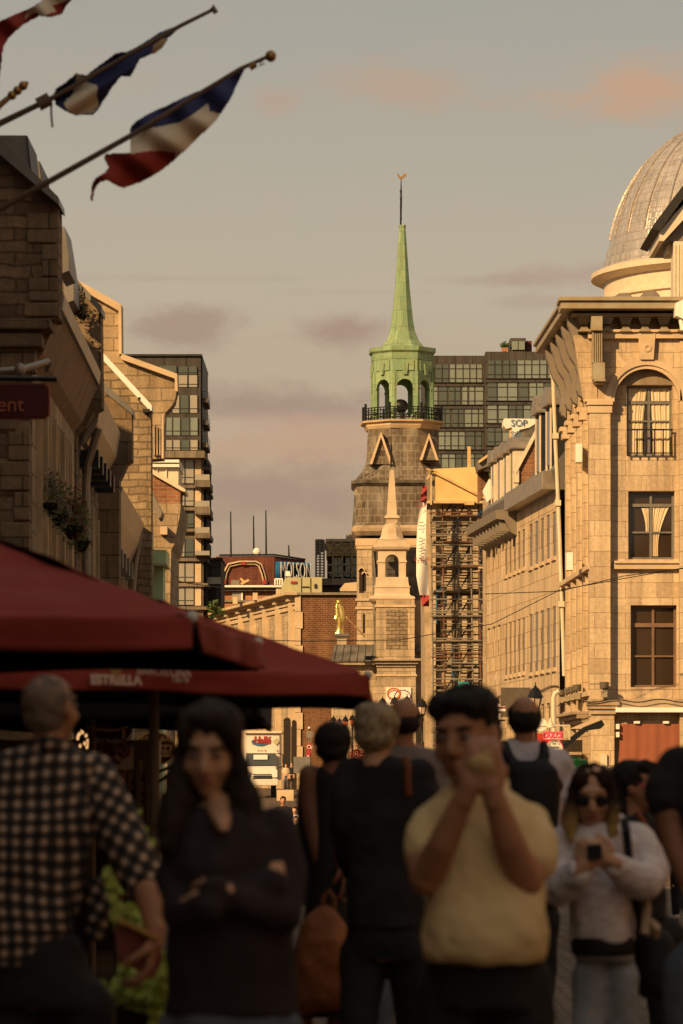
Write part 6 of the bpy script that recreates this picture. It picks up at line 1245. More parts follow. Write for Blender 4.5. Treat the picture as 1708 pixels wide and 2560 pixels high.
class Person:
    def __init__(s, px, Y, label, group=None, zg_=None, vox=.0085, skin='skin'):
        s.Y, s.k = Y, Y/F; s.g = zg(Y) if zg_ is None else zg_; s.vox = vox; s.skin = skin
        s.root = thing('person', (ux(px, Y), Y, s.g), label, 'person', group); s.parts = {}
    def b(s, part): return s.parts.setdefault(part, MB())
    def w(s, px, py, d=0.0): return P(px, py, s.Y+d)
    def py(s, z): return HY-(z-EYE)/s.k
    def loft(s, part, rings, n=28, body=None, shrink=.82):
        """rings: (px, py, half width px, half depth m, depth offset m)"""
        def mk(mb, f):
            vs = []
            for (px, py, hw, hd, d) in rings:
                for j in range(n):
                    a = 2*math.pi*j/n; ca, sa = math.cos(a), math.sin(a); e = .82
                    q = s.w(px, py, d)+V3((hw*s.k*f*math.copysign(abs(ca)**e, ca), hd*f*math.copysign(abs(sa)**e, sa), 0)); vs.append(q)
            N = len(rings); mb.add(vs, [(i*n+j, i*n+(j+1)%n, (i+1)*n+(j+1)%n, (i+1)*n+j) for i in range(N-1) for j in range(n)]+[tuple(range(n-1, -1, -1)), tuple(range((N-1)*n, N*n))], True)
        mk(s.b(part), 1)
        if body: mk(s.b('body'), shrink)
        return s
    def limb(s, part, pts, body=None, shrink=.85):
        """pts: (px, py, depth offset, radius m)"""
        ps = [s.w(a, b_, d) for a, b_, d, r in pts]; rs = [r for *_, r in pts]
        # subdivide for smoothness
        q, rr = [], []
        for i in range(len(ps)-1):
            for t in (0, .34, .67):
                q.append(ps[i].lerp(ps[i+1], t)); rr.append(rs[i]+(rs[i+1]-rs[i])*t)
        q.append(ps[-1]); rr.append(rs[-1])
        for (mb, f) in ((s.b(part), 1.0),)+(((s.b('body'), shrink),) if body else ()):
            mb.tube(q, [r*f for r in rr], 14); mb.ell(q[0], (rr[0]*f,)*3, 12, 8); mb.ell(q[-1], (rr[-1]*f,)*3, 12, 8)
            for i in range(1, len(ps)-1): mb.ell(ps[i], (rs[i]*f,)*3, 12, 8)
        return s
    def ell(s, part, px, py, d, r, M=None): s.b(part).ell(s.w(px, py, d), r, 18, 12, M); return s
    def hand(s, w, dirv, nrm, curl=.5, side=1, sc=1.0, part='body', spread=.12):
        dirv = V3(dirv).normalized(); nrm = V3(nrm); nrm = (nrm-dirv*nrm.dot(dirv)).normalized(); lat = dirv.cross(nrm)*side; b = s.b(part); w = V3(w)
        M = Matrix((lat, dirv, nrm)).transposed(); b.ell(w+dirv*.048*sc, (.042*sc, .054*sc, .017*sc), 14, 10, M); b.tube([w-dirv*.03*sc, w+dirv*.03*sc], [.026*sc, .028*sc], 10)
        for i, (o, L, st) in enumerate(((-.032, .068, .088), (-.011, .078, .096), (.011, .073, .094), (.031, .058, .084))):
            p = w+lat*o*sc+dirv*st*sc; d = (dirv+lat*o*spread*14*.3).normalized(); q = [p-d*.02*sc]; 
            for j, f in enumerate((.45, .32, .27)):
                a = curl*(.55+.5*j)*(1+.08*i); dd = (d*math.cos(a)+nrm*math.sin(a)).normalized(); q.append(p); p = p+dd*L*f*sc
            q.append(p); b.tube(q, [.0095*sc, .0095*sc, .009*sc, .0085*sc, .007*sc], 8); b.ell(q[-1], (.007*sc,)*3, 8, 6)
        p = w-lat*.034*sc+dirv*.022*sc; q = [p, p-lat*.026*sc+dirv*.026*sc+nrm*.01*sc, p-lat*.032*sc+dirv*.052*sc+nrm*.02*sc*(1+curl), p-lat*.026*sc+dirv*.072*sc+nrm*.03*sc*(1+curl)]
        b.tube(q, [.014*sc, .0125*sc, .011*sc, .008*sc], 8); return s
    def head(s, px, py, H, yaw=0.0, pitch=0.0, roll=0.0, d=0.0, face=True, lips='lips', ears=True, eyes=True):
        f = H*s.k/.23; c = s.w(px, py, d); M = Matrix.Rotation(R(yaw), 3, 'Z') @ Matrix.Rotation(R(roll), 3, 'Y') @ Matrix.Rotation(R(pitch), 3, 'X'); s.hM, s.hc, s.hf = M, c, f
        L = lambda x, y, z: c+M @ V3((x*f, y*f, z*f)); s.L = L
        def e(part, x, y, z, rx, ry, rz): s.b(part).ell(L(x, y, z), (rx*f, ry*f, rz*f), 20, 14, M)
        s.e = e
        e('body', 0, .018, .03, .074, .094, .084); e('body', 0, -.02, -.02, .064, .074, .078); e('body', 0, -.032, -.07, .047, .05, .040); e('body', 0, -.066, -.094, .021, .02, .019)
        if ears:
            for x in (-1, 1): e('body', x*.076, .012, -.006, .010, .02, .031)
        if face:
            for x in (-1, 1): e('body', x*.036, -.058, -.03, .027, .028, .028); e('body', x*.011, -.102, -.034, .010, .011, .008)
            e('body', 0, -.078, .034, .050, .016, .014); s.b('body').tube([L(0, -.088, .02), L(0, -.102, -.005), L(0, -.117, -.028)], [.009*f, .012*f, .013*f], 10); s.b('body').ell(L(0, -.114, -.03), (.012*f,)*3, 10, 8)
            e('body', 0, -.082, -.062, .028, .016, .018)
            if lips: e('lips', 0, -.096, -.058, .022, .008, .005); e('lips', 0, -.095, -.067, .019, .008, .006)
            if eyes:
                for x in (-1, 1):
                    e('eye_%d' % x, x*.031, -.083, .006, .016, .011, .008); e('iris_%d' % x, x*.031, -.091, .006, .006, .005, .006)
                    s.b('eyebrow_%d' % x).tube([L(x*.014, -.096, .024), L(x*.032, -.094, .031), L(x*.052, -.082, .026)], [.004*f, .005*f, .003*f], 6)
        s.b('body').tube([L(0, .022, -.03), L(0, .026, -.085), L(0, .030, -.15)], [.052*f, .05*f, .058*f], 16)
        return s
    def legs(s, part, cx, ztop, spread, r0=.095, stride=0.0, d=0.0, body=True, shoes='cloth_black', rb=.05, foot=-1, hipo=.09):
        """two legs down to the ground; spread in metres"""
        cz = s.py
        for i, sg in enumerate((-1, 1)):
            hx = cx+sg*hipo/s.k; fx = cx+sg*spread/s.k; dy = stride*sg
            s.limb(part, [(hx, cz(s.g+ztop), d, r0), ((hx+fx)/2, cz(s.g+.48), d+dy*.6-.02, r0*.66), (fx, cz(s.g+.10), d+dy, rb)], body=body)
            q = s.w(fx, cz(s.g+.05), d+dy+foot*.06); s.b('shoe_%d' % sg).ell(q, (.048, .135, .05), 14, 8)
        return s
    def finish(s, mats, smooth=6, vox={}):
        """mats: part -> (name, material, label or None)"""
        for part, mb in s.parts.items():
            key = part.split('_')[0] if part.startswith(('shoe_', 'eye_', 'iris_', 'eyebrow_')) else part
            name, mt = mats.get(part, mats.get(key, (key, {'body': s.skin, 'lips': 'lips', 'eye': 'eye_white', 'iris': 'eye_dark', 'eyebrow': 'hair_black', 'shoe': 'bag_black'}.get(key, 'cloth_black'))))
            o = mb.build(name, mt, s.root)
            if key in ('lips', 'eye', 'iris', 'eyebrow', 'glasses', 'lens'): continue
            r = o.modifiers.new('remesh', 'REMESH'); r.mode = 'VOXEL'; r.voxel_size = vox.get(part, s.vox); r.use_smooth_shade = True
            sm = o.modifiers.new('smooth', 'SMOOTH'); sm.iterations = smooth if part != 'body' else 2; sm.factor = .5
            if key in FOLDS:
                tx = FOLDS[key]; dm_ = o.modifiers.new('folds', 'DISPLACE'); dm_.texture = tx[0]; dm_.strength = tx[1]; dm_.mid_level = .5; dm_.texture_coords = 'OBJECT' if False else 'LOCAL'
        return s
def ctex(nm, size):
    t = bpy.data.textures.new(nm, 'CLOUDS'); t.noise_scale = size; t.noise_depth = 2; return t
tex_c, tex_h = ctex('cloth_folds', .16), ctex('hair_locks', .035)
FOLDS = {'shirt': (tex_c, .04), 'hoodie': (tex_c, .05), 'trousers': (tex_c, .03), 'hair': (tex_h, .022), 'fringe': (tex_h, .015), 'tips': (tex_h, .006), 'beard': (tex_h, .01)}

# -- man in the yellow polo shirt, hands before his mouth
p = Person(1205, 10.1, 'man in a pale yellow polo shirt raising both hands to his mouth', skin='skin_tan')
p.head(1163, 1842, 232, yaw=-22, pitch=6, roll=-2, lips='lips')
e = p.e; e('hair', 0, .03, .055, .082, .098, .078); e('hair', 0, .045, .0, .082, .085, .08); e('hair', 0, -.035, .09, .060, .05, .026); e('hair', .05, -.02, .08, .036, .06, .035); e('hair', -.05, -.02, .08, .036, .06, .035)
p.loft('shirt', [(1188, 1955, 62, .09, .03), (1192, 1978, 92, .11, .03), (1198, 2005, 132, .125, .03), (1202, 2050, 152, .14, .02), (1206, 2120, 152, .15, .0), (1208, 2190, 150, .16, -.01), (1212, 2270, 150, .175, -.03), (1212, 2340, 158, .185, -.04), (1212, 2385, 158, .18, -.04), (1212, 2408, 150, .17, -.03)], body=True)
p.limb('shirt', [(1086, 2056, .02, .060), (1062, 2095, -.03, .064), (1062, 2130, -.07, .060)], body=True); p.limb('shirt', [(1322, 2054, .02, .062), (1342, 2105, -.03, .065), (1340, 2150, -.07, .062)], body=True)
p.limb('body', [(1052, 2110, -.05, .046), (1066, 2196, -.12, .049), (1108, 2110, -.20, .043), (1158, 1998, -.24, .031)])
p.limb('body', [(1342, 2130, -.05, .048), (1314, 2200, -.12, .051), (1272, 2105, -.20, .045), (1240, 2002, -.24, .032)])
p.hand(p.w(1166, 1984, -.25), (.35, -.1, 1), (.3, 1, .1), curl=.75, side=1, sc=1.12); p.hand(p.w(1232, 1990, -.25), (-.12, -.05, 1), (-.4, 1, 0), curl=.8, side=-1, sc=1.12)
p.limb('collar', [(1120, 1990, -.03, .022), (1170, 1975, .08, .026), (1250, 1960, .06, .03), (1262, 2005, -.06, .02)])
p.loft('trousers', [(1212, 2370, 140, .16, -.02), (1212, 2430, 145, .16, .0), (1212, 2520, 140, .15, .0)], body=True); p.legs('trousers', 1212, .95, .14, .105)
p.finish({'hair': ('hair', 'hair_black'), 'shirt': ('polo_shirt', 'polo_yellow'), 'collar': ('collar', 'polo_yellow'), 'trousers': ('trousers', 'trousers_dark')})

o = MB().ell(P(1203, 1912, 9.84), (.040, .026, .030), 16, 10).ell(P(1216, 1890, 9.85), (.024, .02, .022), 12, 8).build('snack', 'bread'); tag(o, 'pale yellow bread roll held at the mouth of the man in yellow', 'food')
# -- older man in the checked shirt seen from behind
p = Person(95, 10.7, 'older grey-cropped man in a black and white checked shirt seen from behind', skin='skin_tan')
p.head(130, 1772, 172, yaw=150, pitch=-4)
e = p.e; e('hair', 0, .024, .028, .079, .098, .087); e('hair', 0, .05, -.025, .068, .062, .06)
p.loft('shirt', [(120, 1862, 50, .075, .02), (116, 1876, 85, .10, .03), (108, 1900, 145, .12, .03), (98, 1930, 168, .135, .03), (85, 1990, 168, .14, .02), (75, 2080, 158, .145, .0), (65, 2180, 150, .15, .0), (52, 2280, 140, .15, .0), (45, 2360, 132, .15, .0), (40, 2415, 128, .15, .0)], body=True)
p.limb('collar', [(75, 1868, -.02, .025), (120, 1858, -.07, .028), (172, 1872, -.02, .025)])
p.limb('sleeve', [(228, 1948, .02, .082), (290, 2060, -.02, .076), (338, 2165, -.06, .070), (360, 2212, -.08, .066)]); p.limb('body', [(228, 1948, .02, .06), (338, 2165, -.06, .048), (374, 2240, -.12, .044), (388, 2330, -.17, .03)])
p.limb('sleeve', [(-60, 1950, .02, .08), (-90, 2060, .0, .07), (-90, 2180, -.06, .06)]); p.limb('body', [(-60, 1950, .02, .05), (-90, 2180, -.06, .045), (-60, 2300, -.15, .03)]); p.hand(p.w(-58, 2310, -.15), (0, -.2, -1), (1, 0, 0), curl=.5)
p.hand(p.w(388, 2338, -.17), (-.15, -.1, -1), (-1, .1, -.1), curl=1.0, side=1, sc=1.15)
p.limb('shirt_tail', [(236, 2215, .02, .03), (250, 2270, .02, .036), (238, 2330, .03, .03)])
p.loft('trousers', [(70, 2340, 118, .14, 0), (90, 2420, 130, .15, 0), (110, 2520, 150, .15, .0)], body=True); p.legs('trousers', 120, .84, .16, .11, stride=.15, foot=1)
p.finish({'hair': ('hair', 'hair_stubble'), 'shirt': ('checked_shirt', 'plaid'), 'collar': ('collar', 'plaid'), 'sleeve': ('sleeve', 'plaid_sleeve'), 'shirt_tail': ('shirt_tail', 'plaid_sleeve'), 'trousers': ('trousers', 'trousers_dark')})
t = thing('folder', P(340, 2380, 10.45), 'reddish brown folder with a gold edge held by the man in the checked shirt', 'folder')
MB().poly([(287, 2304), (393, 2352), (408, 2392), (384, 2450), (303, 2408), (290, 2370)], 10.5, .02).build('cover', 'folder_red', t, .003); MB().poly([(284, 2297), (289, 2294), (396, 2344), (394, 2356)], 10.47, .05).build('spine', 'folder_edge', t, .003)

# -- long dark-haired woman with crossed arms
p = Person(570, 9.2, 'woman with long dark hair and a black wrap top, arms crossed', skin='skin')
p.head(524, 1876, 212, yaw=-6, pitch=14, roll=2)
e = p.e; e('hair', 0, .035, .045, .092, .10, .09); e('hair', .0, -.02, .10, .07, .07, .03); e('hair', .066, -.03, .065, .028, .055, .06); e('hair', -.062, -.035, .06, .025, .05, .06)
p.loft('hair', [(546, 1800, 46, .06, .07), (540, 1870, 68, .07, .06), (538, 1960, 90, .07, .06), (542, 2040, 102, .06, .06), (546, 2100, 102, .05, .06)])
p.limb('hair', [(462, 1850, .0, .028), (452, 1930, -.01, .036), (440, 2010, -.03, .045), (425, 2075, -.06, .04), (418, 2120, -.07, .025)]); p.limb('hair', [(584, 1850, .0, .026), (596, 1930, -.01, .034), (616, 2000, -.02, .042), (630, 2070, -.05, .030)])
p.loft('shirt', [(552, 2005, 60, .07, .03), (558, 2022, 100, .09, .03), (565, 2048, 132, .11, .03), (570, 2090, 150, .125, .02), (572, 2160, 152, .14, .0), (574, 2260, 156, .14, .0), (574, 2360, 160, .14, .0), (574, 2450, 165, .14, .0), (574, 2540, 168, .14, .0)], body=True)
p.loft('body', [(545, 1985, 36, .05, .02), (548, 2015, 36, .055, .0), (554, 2048, 25, .045, -.070), (560, 2080, 12, .03, -.108)])
p.limb('shirt', [(460, 2092, .0, .058), (448, 2200, -.02, .056), (456, 2285, -.10, .052), (525, 2275, -.20, .044)], body=True, shrink=.6); p.limb('shirt', [(690, 2074, .0, .064), (706, 2185, -.02, .062), (702, 2282, -.09, .054), (620, 2262, -.16, .046), (540, 2235, -.18, .042)], body=True, shrink=.7)
p.limb('shirt', [(520, 2275, -.18, .046), (600, 2240, -.13, .045), (680, 2210, -.12, .042)], body=True, shrink=.7)
p.hand(p.w(642, 2266, -.12), (.6, .0, .85), (-.3, 1, 0), curl=.6, sc=.8, side=-1); p.hand(p.w(562, 2232, -.19), (-.9, .0, -.35), (.1, 1, -.3), curl=.7, sc=.85)
p.loft('trousers', [(574, 2500, 150, .13, 0), (574, 2600, 155, .14, 0)], body=True); p.legs('trousers', 574, .88, .12, .10)
p.finish({'hair': ('hair', 'hair_brown'), 'shirt': ('wrap_top', 'cloth_plum'), 'trousers': ('trousers', 'denim')})

# -- slim woman in a black sleeveless dress carrying a bag
p = Person(805, 15.0, 'slim woman in a black sleeveless dress, dark hair, seen from behind', skin='skin_deep')
p.head(836, 1860, 122, yaw=165); e = p.e; e('hair', 0, .025, .02, .090, .105, .092); e('hair', 0, .05, -.03, .08, .075, .06)
p.loft('dress', [(822, 1915, 24, .06, .02), (824, 1928, 40, .09, .02), (826, 1950, 44, .10, .02), (826, 2000, 40, .10, .02), (826, 2080, 36, .10, .0), (824, 2160, 42, .12, .0), (818, 2260, 54, .14, .0), (812, 2400, 64, .15, .0), (808, 2540, 72, .16, .0)], body=True)
p.limb('dress', [(770, 1936, .03, .04), (762, 2010, .05, .036), (766, 2100, .05, .036), (780, 2240, .05, .05)]); p.limb('body', [(776, 1942, .0, .052), (776, 2000, .0, .050), (786, 2070, -.02, .044), (800, 2140, -.05, .036), (815, 2195, -.07, .028)]); p.hand(p.w(816, 2196, -.07), (.35, 0, -1), (1, .2, .2), curl=.9, sc=1.0)
p.limb('body', [(862, 1945, .0, .044), (858, 2010, -.06, .044), (850, 2080, -.10, .038), (852, 2150, -.10, .03)]); p.hand(p.w(852, 2152, -.1), (.1, 0, -1), (-1, 0, 0), curl=.4)
p.legs('body', 800, .5, .10, .065, rb=.035, foot=1)
p.finish({'hair': ('hair', 'hair_black'), 'dress': ('dress', 'cloth_black')})
t = thing('shoulder_bag', P(830, 2400, 14.8), 'slouchy orange brown bag hanging from the hand of the slim woman', 'bag')
m = MB(); q = Person.__new__(Person); q.Y, q.k, q.parts = 14.75, 14.75/F, {}
q.loft('x', [(812, 2262, 14, .03, 0), (806, 2285, 38, .05, 0), (814, 2340, 64, .09, 0), (824, 2400, 86, .12, 0), (822, 2460, 88, .12, 0), (808, 2500, 78, .11, 0), (815, 2528, 48, .08, 0)]); q.limb('x', [(770, 2400, -.02, .05), (756, 2470, -.02, .04), (765, 2520, .0, .03)])
o = q.parts['x'].build('bag_body', 'bag_orange', t); r = o.modifiers.new('remesh', 'REMESH'); r.mode = 'VOXEL'; r.voxel_size = .012; r.use_smooth_shade = True; sm = o.modifiers.new('s', 'SMOOTH'); sm.iterations = 6
dmo = o.modifiers.new('folds', 'DISPLACE'); dmo.texture = tex_c; dmo.strength = .05; dmo.mid_level = .5
MB().tube([P(803, 2285, 14.75), P(810, 2240, 14.75), P(822, 2228, 14.75), P(836, 2245, 14.75), P(835, 2290, 14.75)], .009, 6).build('handle', 'strap_brown', t)

# -- grey-blonde woman in a black tee
p = Person(955, 14.0, 'woman with short grey-blonde hair in a black tee seen from behind', skin='skin')
p.head(944, 1832, 138, yaw=160, pitch=4); e = p.e; e('hair', 0, .02, .035, .098, .112, .096); e('hair', 0, .055, -.02, .082, .075, .07); e('hair', .04, .0, .08, .06, .08, .05)
p.loft('shirt', [(948, 1892, 34, .06, .02), (952, 1902, 72, .09, .02), (960, 1925, 98, .11, .02), (962, 1970, 104, .125, .02), (958, 2060, 96, .13, .0), (958, 2150, 92, .13, .0), (962, 2240, 98, .14, .0), (966, 2320, 104, .15, .0)], body=True)
p.limb('shirt', [(876, 1938, .0, .068), (866, 2010, -.02, .066), (862, 2060, -.02, .062)], body=True, shrink=.7); p.limb('shirt', [(1048, 1944, .0, .072), (1066, 2010, -.02, .07), (1068, 2070, -.02, .066)], body=True, shrink=.7)
p.limb('sleeve_end', [(862, 2060, -.02, .06), (872, 2150, .08, .05), (905, 2225, .2, .04)], body=True, shrink=.7); p.limb('sleeve_end', [(1068, 2070, -.02, .06), (1062, 2150, .08, .05), (1030, 2225, .2, .04)], body=True, shrink=.7)
p.hand(p.w(910, 2230, .22), (.8, -.2, -.3), (0, 1, 0), curl=.5); p.hand(p.w(1024, 2230, .22), (-.8, -.2, -.3), (0, 1, 0), curl=.5, side=-1)
p.loft('trousers', [(966, 2290, 100, .14, 0), (968, 2360, 100, .14, 0), (968, 2400, 96, .13, 0)], body=True); p.legs('trousers', 968, .84, .145, .10, stride=.12, foot=1)
p.finish({'hair': ('hair', 'hair_blond'), 'shirt': ('tee', 'cloth_black'), 'sleeve_end': ('sleeve', 'cloth_black'), 'trousers': ('trousers', 'trousers_dark')})
m = MB(); m.tube([P(1012, 1893, 13.84), P(1019, 1915, 13.83), P(1018, 1950, 13.85), P(1021, 1985, 13.88)], .014, 6); o = m.build('bag_strap', 'strap_brown'); tag(o, 'orange brown bag strap over the black tee shoulder', 'strap')

# -- balding man in grey behind
p = Person(1010, 16.5, 'balding man in a grey shirt and jeans behind the grey-blonde woman', skin='skin_tan')
p.head(1010, 1802, 118, yaw=178, pitch=-6); e = p.e; e('hair', 0, .035, -.005, .084, .094, .062); e('hair', .05, .0, .02, .036, .06, .04); e('hair', -.05, .0, .02, .036, .06, .04)
p.loft('shirt', [(1010, 1858, 30, .06, .02), (1015, 1872, 70, .10, .02), (1022, 1895, 92, .12, .02), (1022, 1960, 96, .13, 0), (1015, 2080, 84, .14, 0), (1010, 2200, 84, .14, 0), (1006, 2290, 84, .14, 0)], body=True)
p.limb('shirt', [(1085, 1915, .0, .07), (1105, 1985, .0, .066), (1112, 2080, -.02, .055)], body=True, shrink=.7); p.limb('shirt', [(945, 1905, .0, .07), (925, 1985, .0, .066), (918, 2080, -.02, .055)], body=True, shrink=.7)
p.limb('body', [(1112, 2070, -.02, .042), (1108, 2190, -.08, .03)]); p.hand(p.w(1108, 2190, -.08), (0, 0, -1), (-1, 0, 0), .5); p.limb('body', [(918, 2070, -.02, .042), (925, 2190, -.08, .03)]); p.hand(p.w(925, 2190, -.08), (0, 0, -1), (1, 0, 0), .5, -1)
p.loft('trousers', [(1004, 2260, 78, .13, 0), (1000, 2340, 78, .13, 0)], body=True); p.legs('trousers', 996, .86, .07, .095, stride=.2, foot=1)
p.finish({'hair': ('hair', 'hair_brown'), 'shirt': ('shirt', 'cloth_grey'), 'trousers': ('trousers', 'denim')})

# -- man with the backpack
p = Person(1320, 17.0, 'balding man in a white shirt with a black backpack seen from behind', skin='skin_tan')
p.head(1311, 1799, 116, yaw=182, pitch=-4); e = p.e; e('hair', 0, .035, .0, .086, .096, .07); e('hair', .05, .0, .025, .038, .062, .05); e('hair', -.05, .0, .025, .038, .062, .05); e('hair', 0, -.05, .05, .05, .03, .04)
p.loft('shirt', [(1310, 1846, 34, .065, .02), (1312, 1858, 58, .09, .02), (1318, 1885, 88, .12, .02), (1322, 1930, 96, .13, 0), (1325, 2000, 86, .13, 0), (1325, 2100, 80, .13, 0), (1325, 2190, 80, .13, 0)], body=True)
p.limb('shirt', [(1392, 1908, .0, .072), (1408, 1950, .0, .07), (1412, 1988, -.02, .064)], body=True, shrink=.7); p.limb('shirt', [(1250, 1905, .0, .07), (1236, 1950, .0, .07), (1232, 1990, -.02, .062)], body=True, shrink=.7)
p.limb('body', [(1412, 1985, -.02, .045), (1408, 2070, -.05, .036), (1400, 2140, -.1, .028)]); p.hand(p.w(1400, 2142, -.1), (0, 0, -1), (-1, 0, 0), .5); p.limb('body', [(1232, 1985, -.02, .045), (1236, 2140, -.1, .028)]); p.hand(p.w(1236, 2142, -.1), (0, 0, -1), (1, 0, 0), .5, -1)
p.loft('trousers', [(1325, 2170, 76, .13, 0), (1325, 2260, 78, .13, 0)], body=True); p.legs('trousers', 1312, .86, .085, .09, foot=1, hipo=.075)
p.finish({'hair': ('hair', 'hair_black'), 'shirt': ('shirt', 'cloth_white'), 'trousers': ('trousers', 'trousers_dark')})
t = thing('backpack', P(1325, 2050, 16.8), 'black backpack on the white-shirted balding man', 'backpack')
q = Person.__new__(Person); q.Y, q.k, q.parts = 16.78, 16.78/F, {}
q.loft('x', [(1322, 1902, 50, .05, 0), (1328, 1925, 68, .08, 0), (1330, 1980, 72, .10, 0), (1325, 2080, 70, .11, 0), (1322, 2140, 62, .09, 0)]); q.limb('x', [(1262, 1862, .1, .024), (1270, 1890, .03, .028), (1290, 1925, .0, .03)]); q.limb('x', [(1360, 1862, .1, .024), (1362, 1890, .03, .028), (1345, 1925, .0, .03)]); q.limb('x', [(1380, 1945, .02, .035), (1395, 1965, .03, .03)])
o = q.parts['x'].build('bag_body', 'bag_black', t); r = o.modifiers.new('remesh', 'REMESH'); r.mode = 'VOXEL'; r.voxel_size = .012; r.use_smooth_shade = True; sm = o.modifiers.new('s', 'SMOOTH'); sm.iterations = 4

# -- young woman with phone
p = Person(1505, 13.2, 'young woman in a white hooded sweatshirt and sunglasses looking at her phone', skin='skin')
p.head(1481, 1988, 150, yaw=-4, pitch=14, eyes=False); e = p.e; L = p.L; f = p.hf
e('hair', 0, .03, .038, .080, .094, .083); e('hair', .045, -.03, .068, .036, .05, .04); e('hair', -.045, -.03, .068, .036, .05, .04)
p.limb('hair', [(1440, 1955, .0, .024), (1432, 2005, -.04, .030), (1427, 2050, -.07, .030), (1424, 2080, -.09, .024), (1428, 2108, -.10, .008)]); p.limb('hair', [(1526, 1955, .0, .022), (1532, 2005, -.04, .026), (1534, 2050, -.07, .027), (1530, 2080, -.09, .022), (1522, 2108, -.10, .008)]); p.loft('hair', [(1484, 1960, 42, .05, .05), (1482, 2050, 50, .05, .05), (1482, 2085, 46, .04, .05)])
for x in (-1, 1): e('lens', x*.034, -.094, .0, .028, .008, .022)
p.b('glasses').tube([L(-.07, -.06, .01), L(-.03, -.1, .015), L(.03, -.1, .015), L(.07, -.06, .01)], .003*f, 6)
p.loft('hoodie', [(1490, 2062, 44, .08, .02), (1494, 2076, 80, .10, .02), (1502, 2100, 100, .12, .02), (1505, 2150, 98, .13, .0), (1504, 2220, 84, .14, .0), (1502, 2290, 80, .145, .0), (1504, 2330, 84, .145, 0), (1504, 2358, 80, .14, 0)], body=True)
p.limb('hoodie', [(1430, 2078, .04, .03), (1480, 2064, .09, .045), (1545, 2062, .06, .04)])
p.limb('hoodie', [(1410, 2110, .02, .072), (1388, 2180, -.03, .074), (1400, 2218, -.12, .070), (1448, 2185, -.24, .048)], body=True, shrink=.65); p.limb('hoodie', [(1590, 2105, .02, .075), (1618, 2175, -.03, .076), (1604, 2205, -.12, .070), (1538, 2165, -.24, .050)], body=True, shrink=.65)
p.hand(p.w(1452, 2176, -.27), (.55, -.1, .75), (.5, 1, 0), curl=.9, sc=1.0, side=-1); p.hand(p.w(1534, 2156, -.27), (-.8, -.1, .35), (-.2, 1, .2), curl=.8, sc=1.0)
p.loft('trousers', [(1506, 2345, 70, .12, 0), (1508, 2380, 74, .11, 0), (1512, 2402, 72, .11, 0)], body=True); p.legs('trousers', 1514, .80, .085, .074, stride=.06, rb=.042, hipo=.052)
p.loft('belt', [(1506, 2340, 78, .135, 0), (1507, 2386, 81, .137, 0)])
p.finish({'hair': ('hair', 'hair_ombre'), 'hoodie': ('hoodie', 'hoodie_white'), 'trousers': ('jeans', 'denim_light'), 'lens': ('lens', 'bag_black'), 'glasses': ('glasses', 'bag_black'), 'belt': ('belt', 'bag_black')})
o = MB().poly([(1467, 2113), (1504, 2109), (1507, 2148), (1470, 2152)], 12.88, .009).build('phone', 'bag_black', None, .002); tag(o, 'dark smartphone held in the hands of the white-hooded woman', 'phone')
t = thing('tote_bag', P(1640, 2400, 13.3), 'large black tote bag hanging beside the white-hooded woman', 'bag')
q = Person.__new__(Person); q.Y, q.k, q.parts = 13.3, 13.3/F, {}
q.loft('x', [(1625, 2325, 42, .05, 0), (1632, 2350, 54, .08, 0), (1642, 2420, 58, .11, 0), (1648, 2470, 56, .11, 0), (1645, 2496, 44, .09, 0)]); o = q.parts['x'].build('bag_body', 'bag_black', t)
r = o.modifiers.new('remesh', 'REMESH'); r.mode = 'VOXEL'; r.voxel_size = .012; r.use_smooth_shade = True; sm = o.modifiers.new('s', 'SMOOTH'); sm.iterations = 5
MB().tube([P(1562, 2052, 13.1), P(1566, 2080, 13.04), P(1572, 2140, 13.05), P(1590, 2240, 13.1), P(1605, 2335, 13.2)], .016, 8).build('strap', 'bag_black', t)
MB().tube([P(1612, 2335, 13.1), P(1618, 2270, 13.12), P(1612, 2225, 13.2)], .016, 8).build('strap', 'strap_cream', t); MB().tube([P(1622, 2335, 13.15), P(1632, 2305, 13.1), P(1643, 2318, 13.1), P(1640, 2340, 13.15)], .014, 8).build('strap', 'strap_cream', t)

# -- dark curly-haired woman in profile
p = Person(1600, 15.5, 'curly dark-haired woman in profile before the red curtain', skin='skin_tan')
p.head(1596, 1968, 126, yaw=68, pitch=-2); e = p.e; e('hair', 0, .04, .04, .095, .10, .092); e('hair', 0, -.02, .09, .07, .075, .035); e('hair', 0, .085, -.02, .08, .06, .09); e('hair', -.02, .08, -.11, .07, .05, .08)
p.b('glasses').tube([p.L(-.07, -.03, .01), p.L(-.05, -.1, .01), p.L(.05, -.1, .01)], .004, 6)
p.loft('shirt', [(1592, 2035, 24, .06, .02), (1592, 2050, 50, .10, .02), (1596, 2075, 62, .13, .02), (1600, 2130, 62, .15, .0), (1604, 2220, 58, .15, 0), (1606, 2300, 62, .15, 0)], body=True)
p.limb('shirt', [(1565, 2070, -.1, .06), (1560, 2140, -.12, .052), (1575, 2210, -.15, .045)], body=True, shrink=.7); p.limb('body', [(1640, 2075, .1, .05), (1650, 2160, .08, .042), (1640, 2250, .0, .03)]); p.hand(p.w(1640, 2252, 0), (0, 0, -1), (-1, 0, 0), .5); p.hand(p.w(1578, 2215, -.16), (.3, 0, -1), (1, 0, 0), .5, -1)
p.loft('trousers', [(1606, 2280, 58, .14, 0), (1606, 2340, 60, .14, 0)], body=True); p.legs('trousers', 1606, .84, .1, .095)
p.finish({'hair': ('hair', 'hair_black'), 'shirt': ('top', 'cloth_black'), 'trousers': ('trousers', 'trousers_dark'), 'glasses': ('glasses', 'pink_sign')})
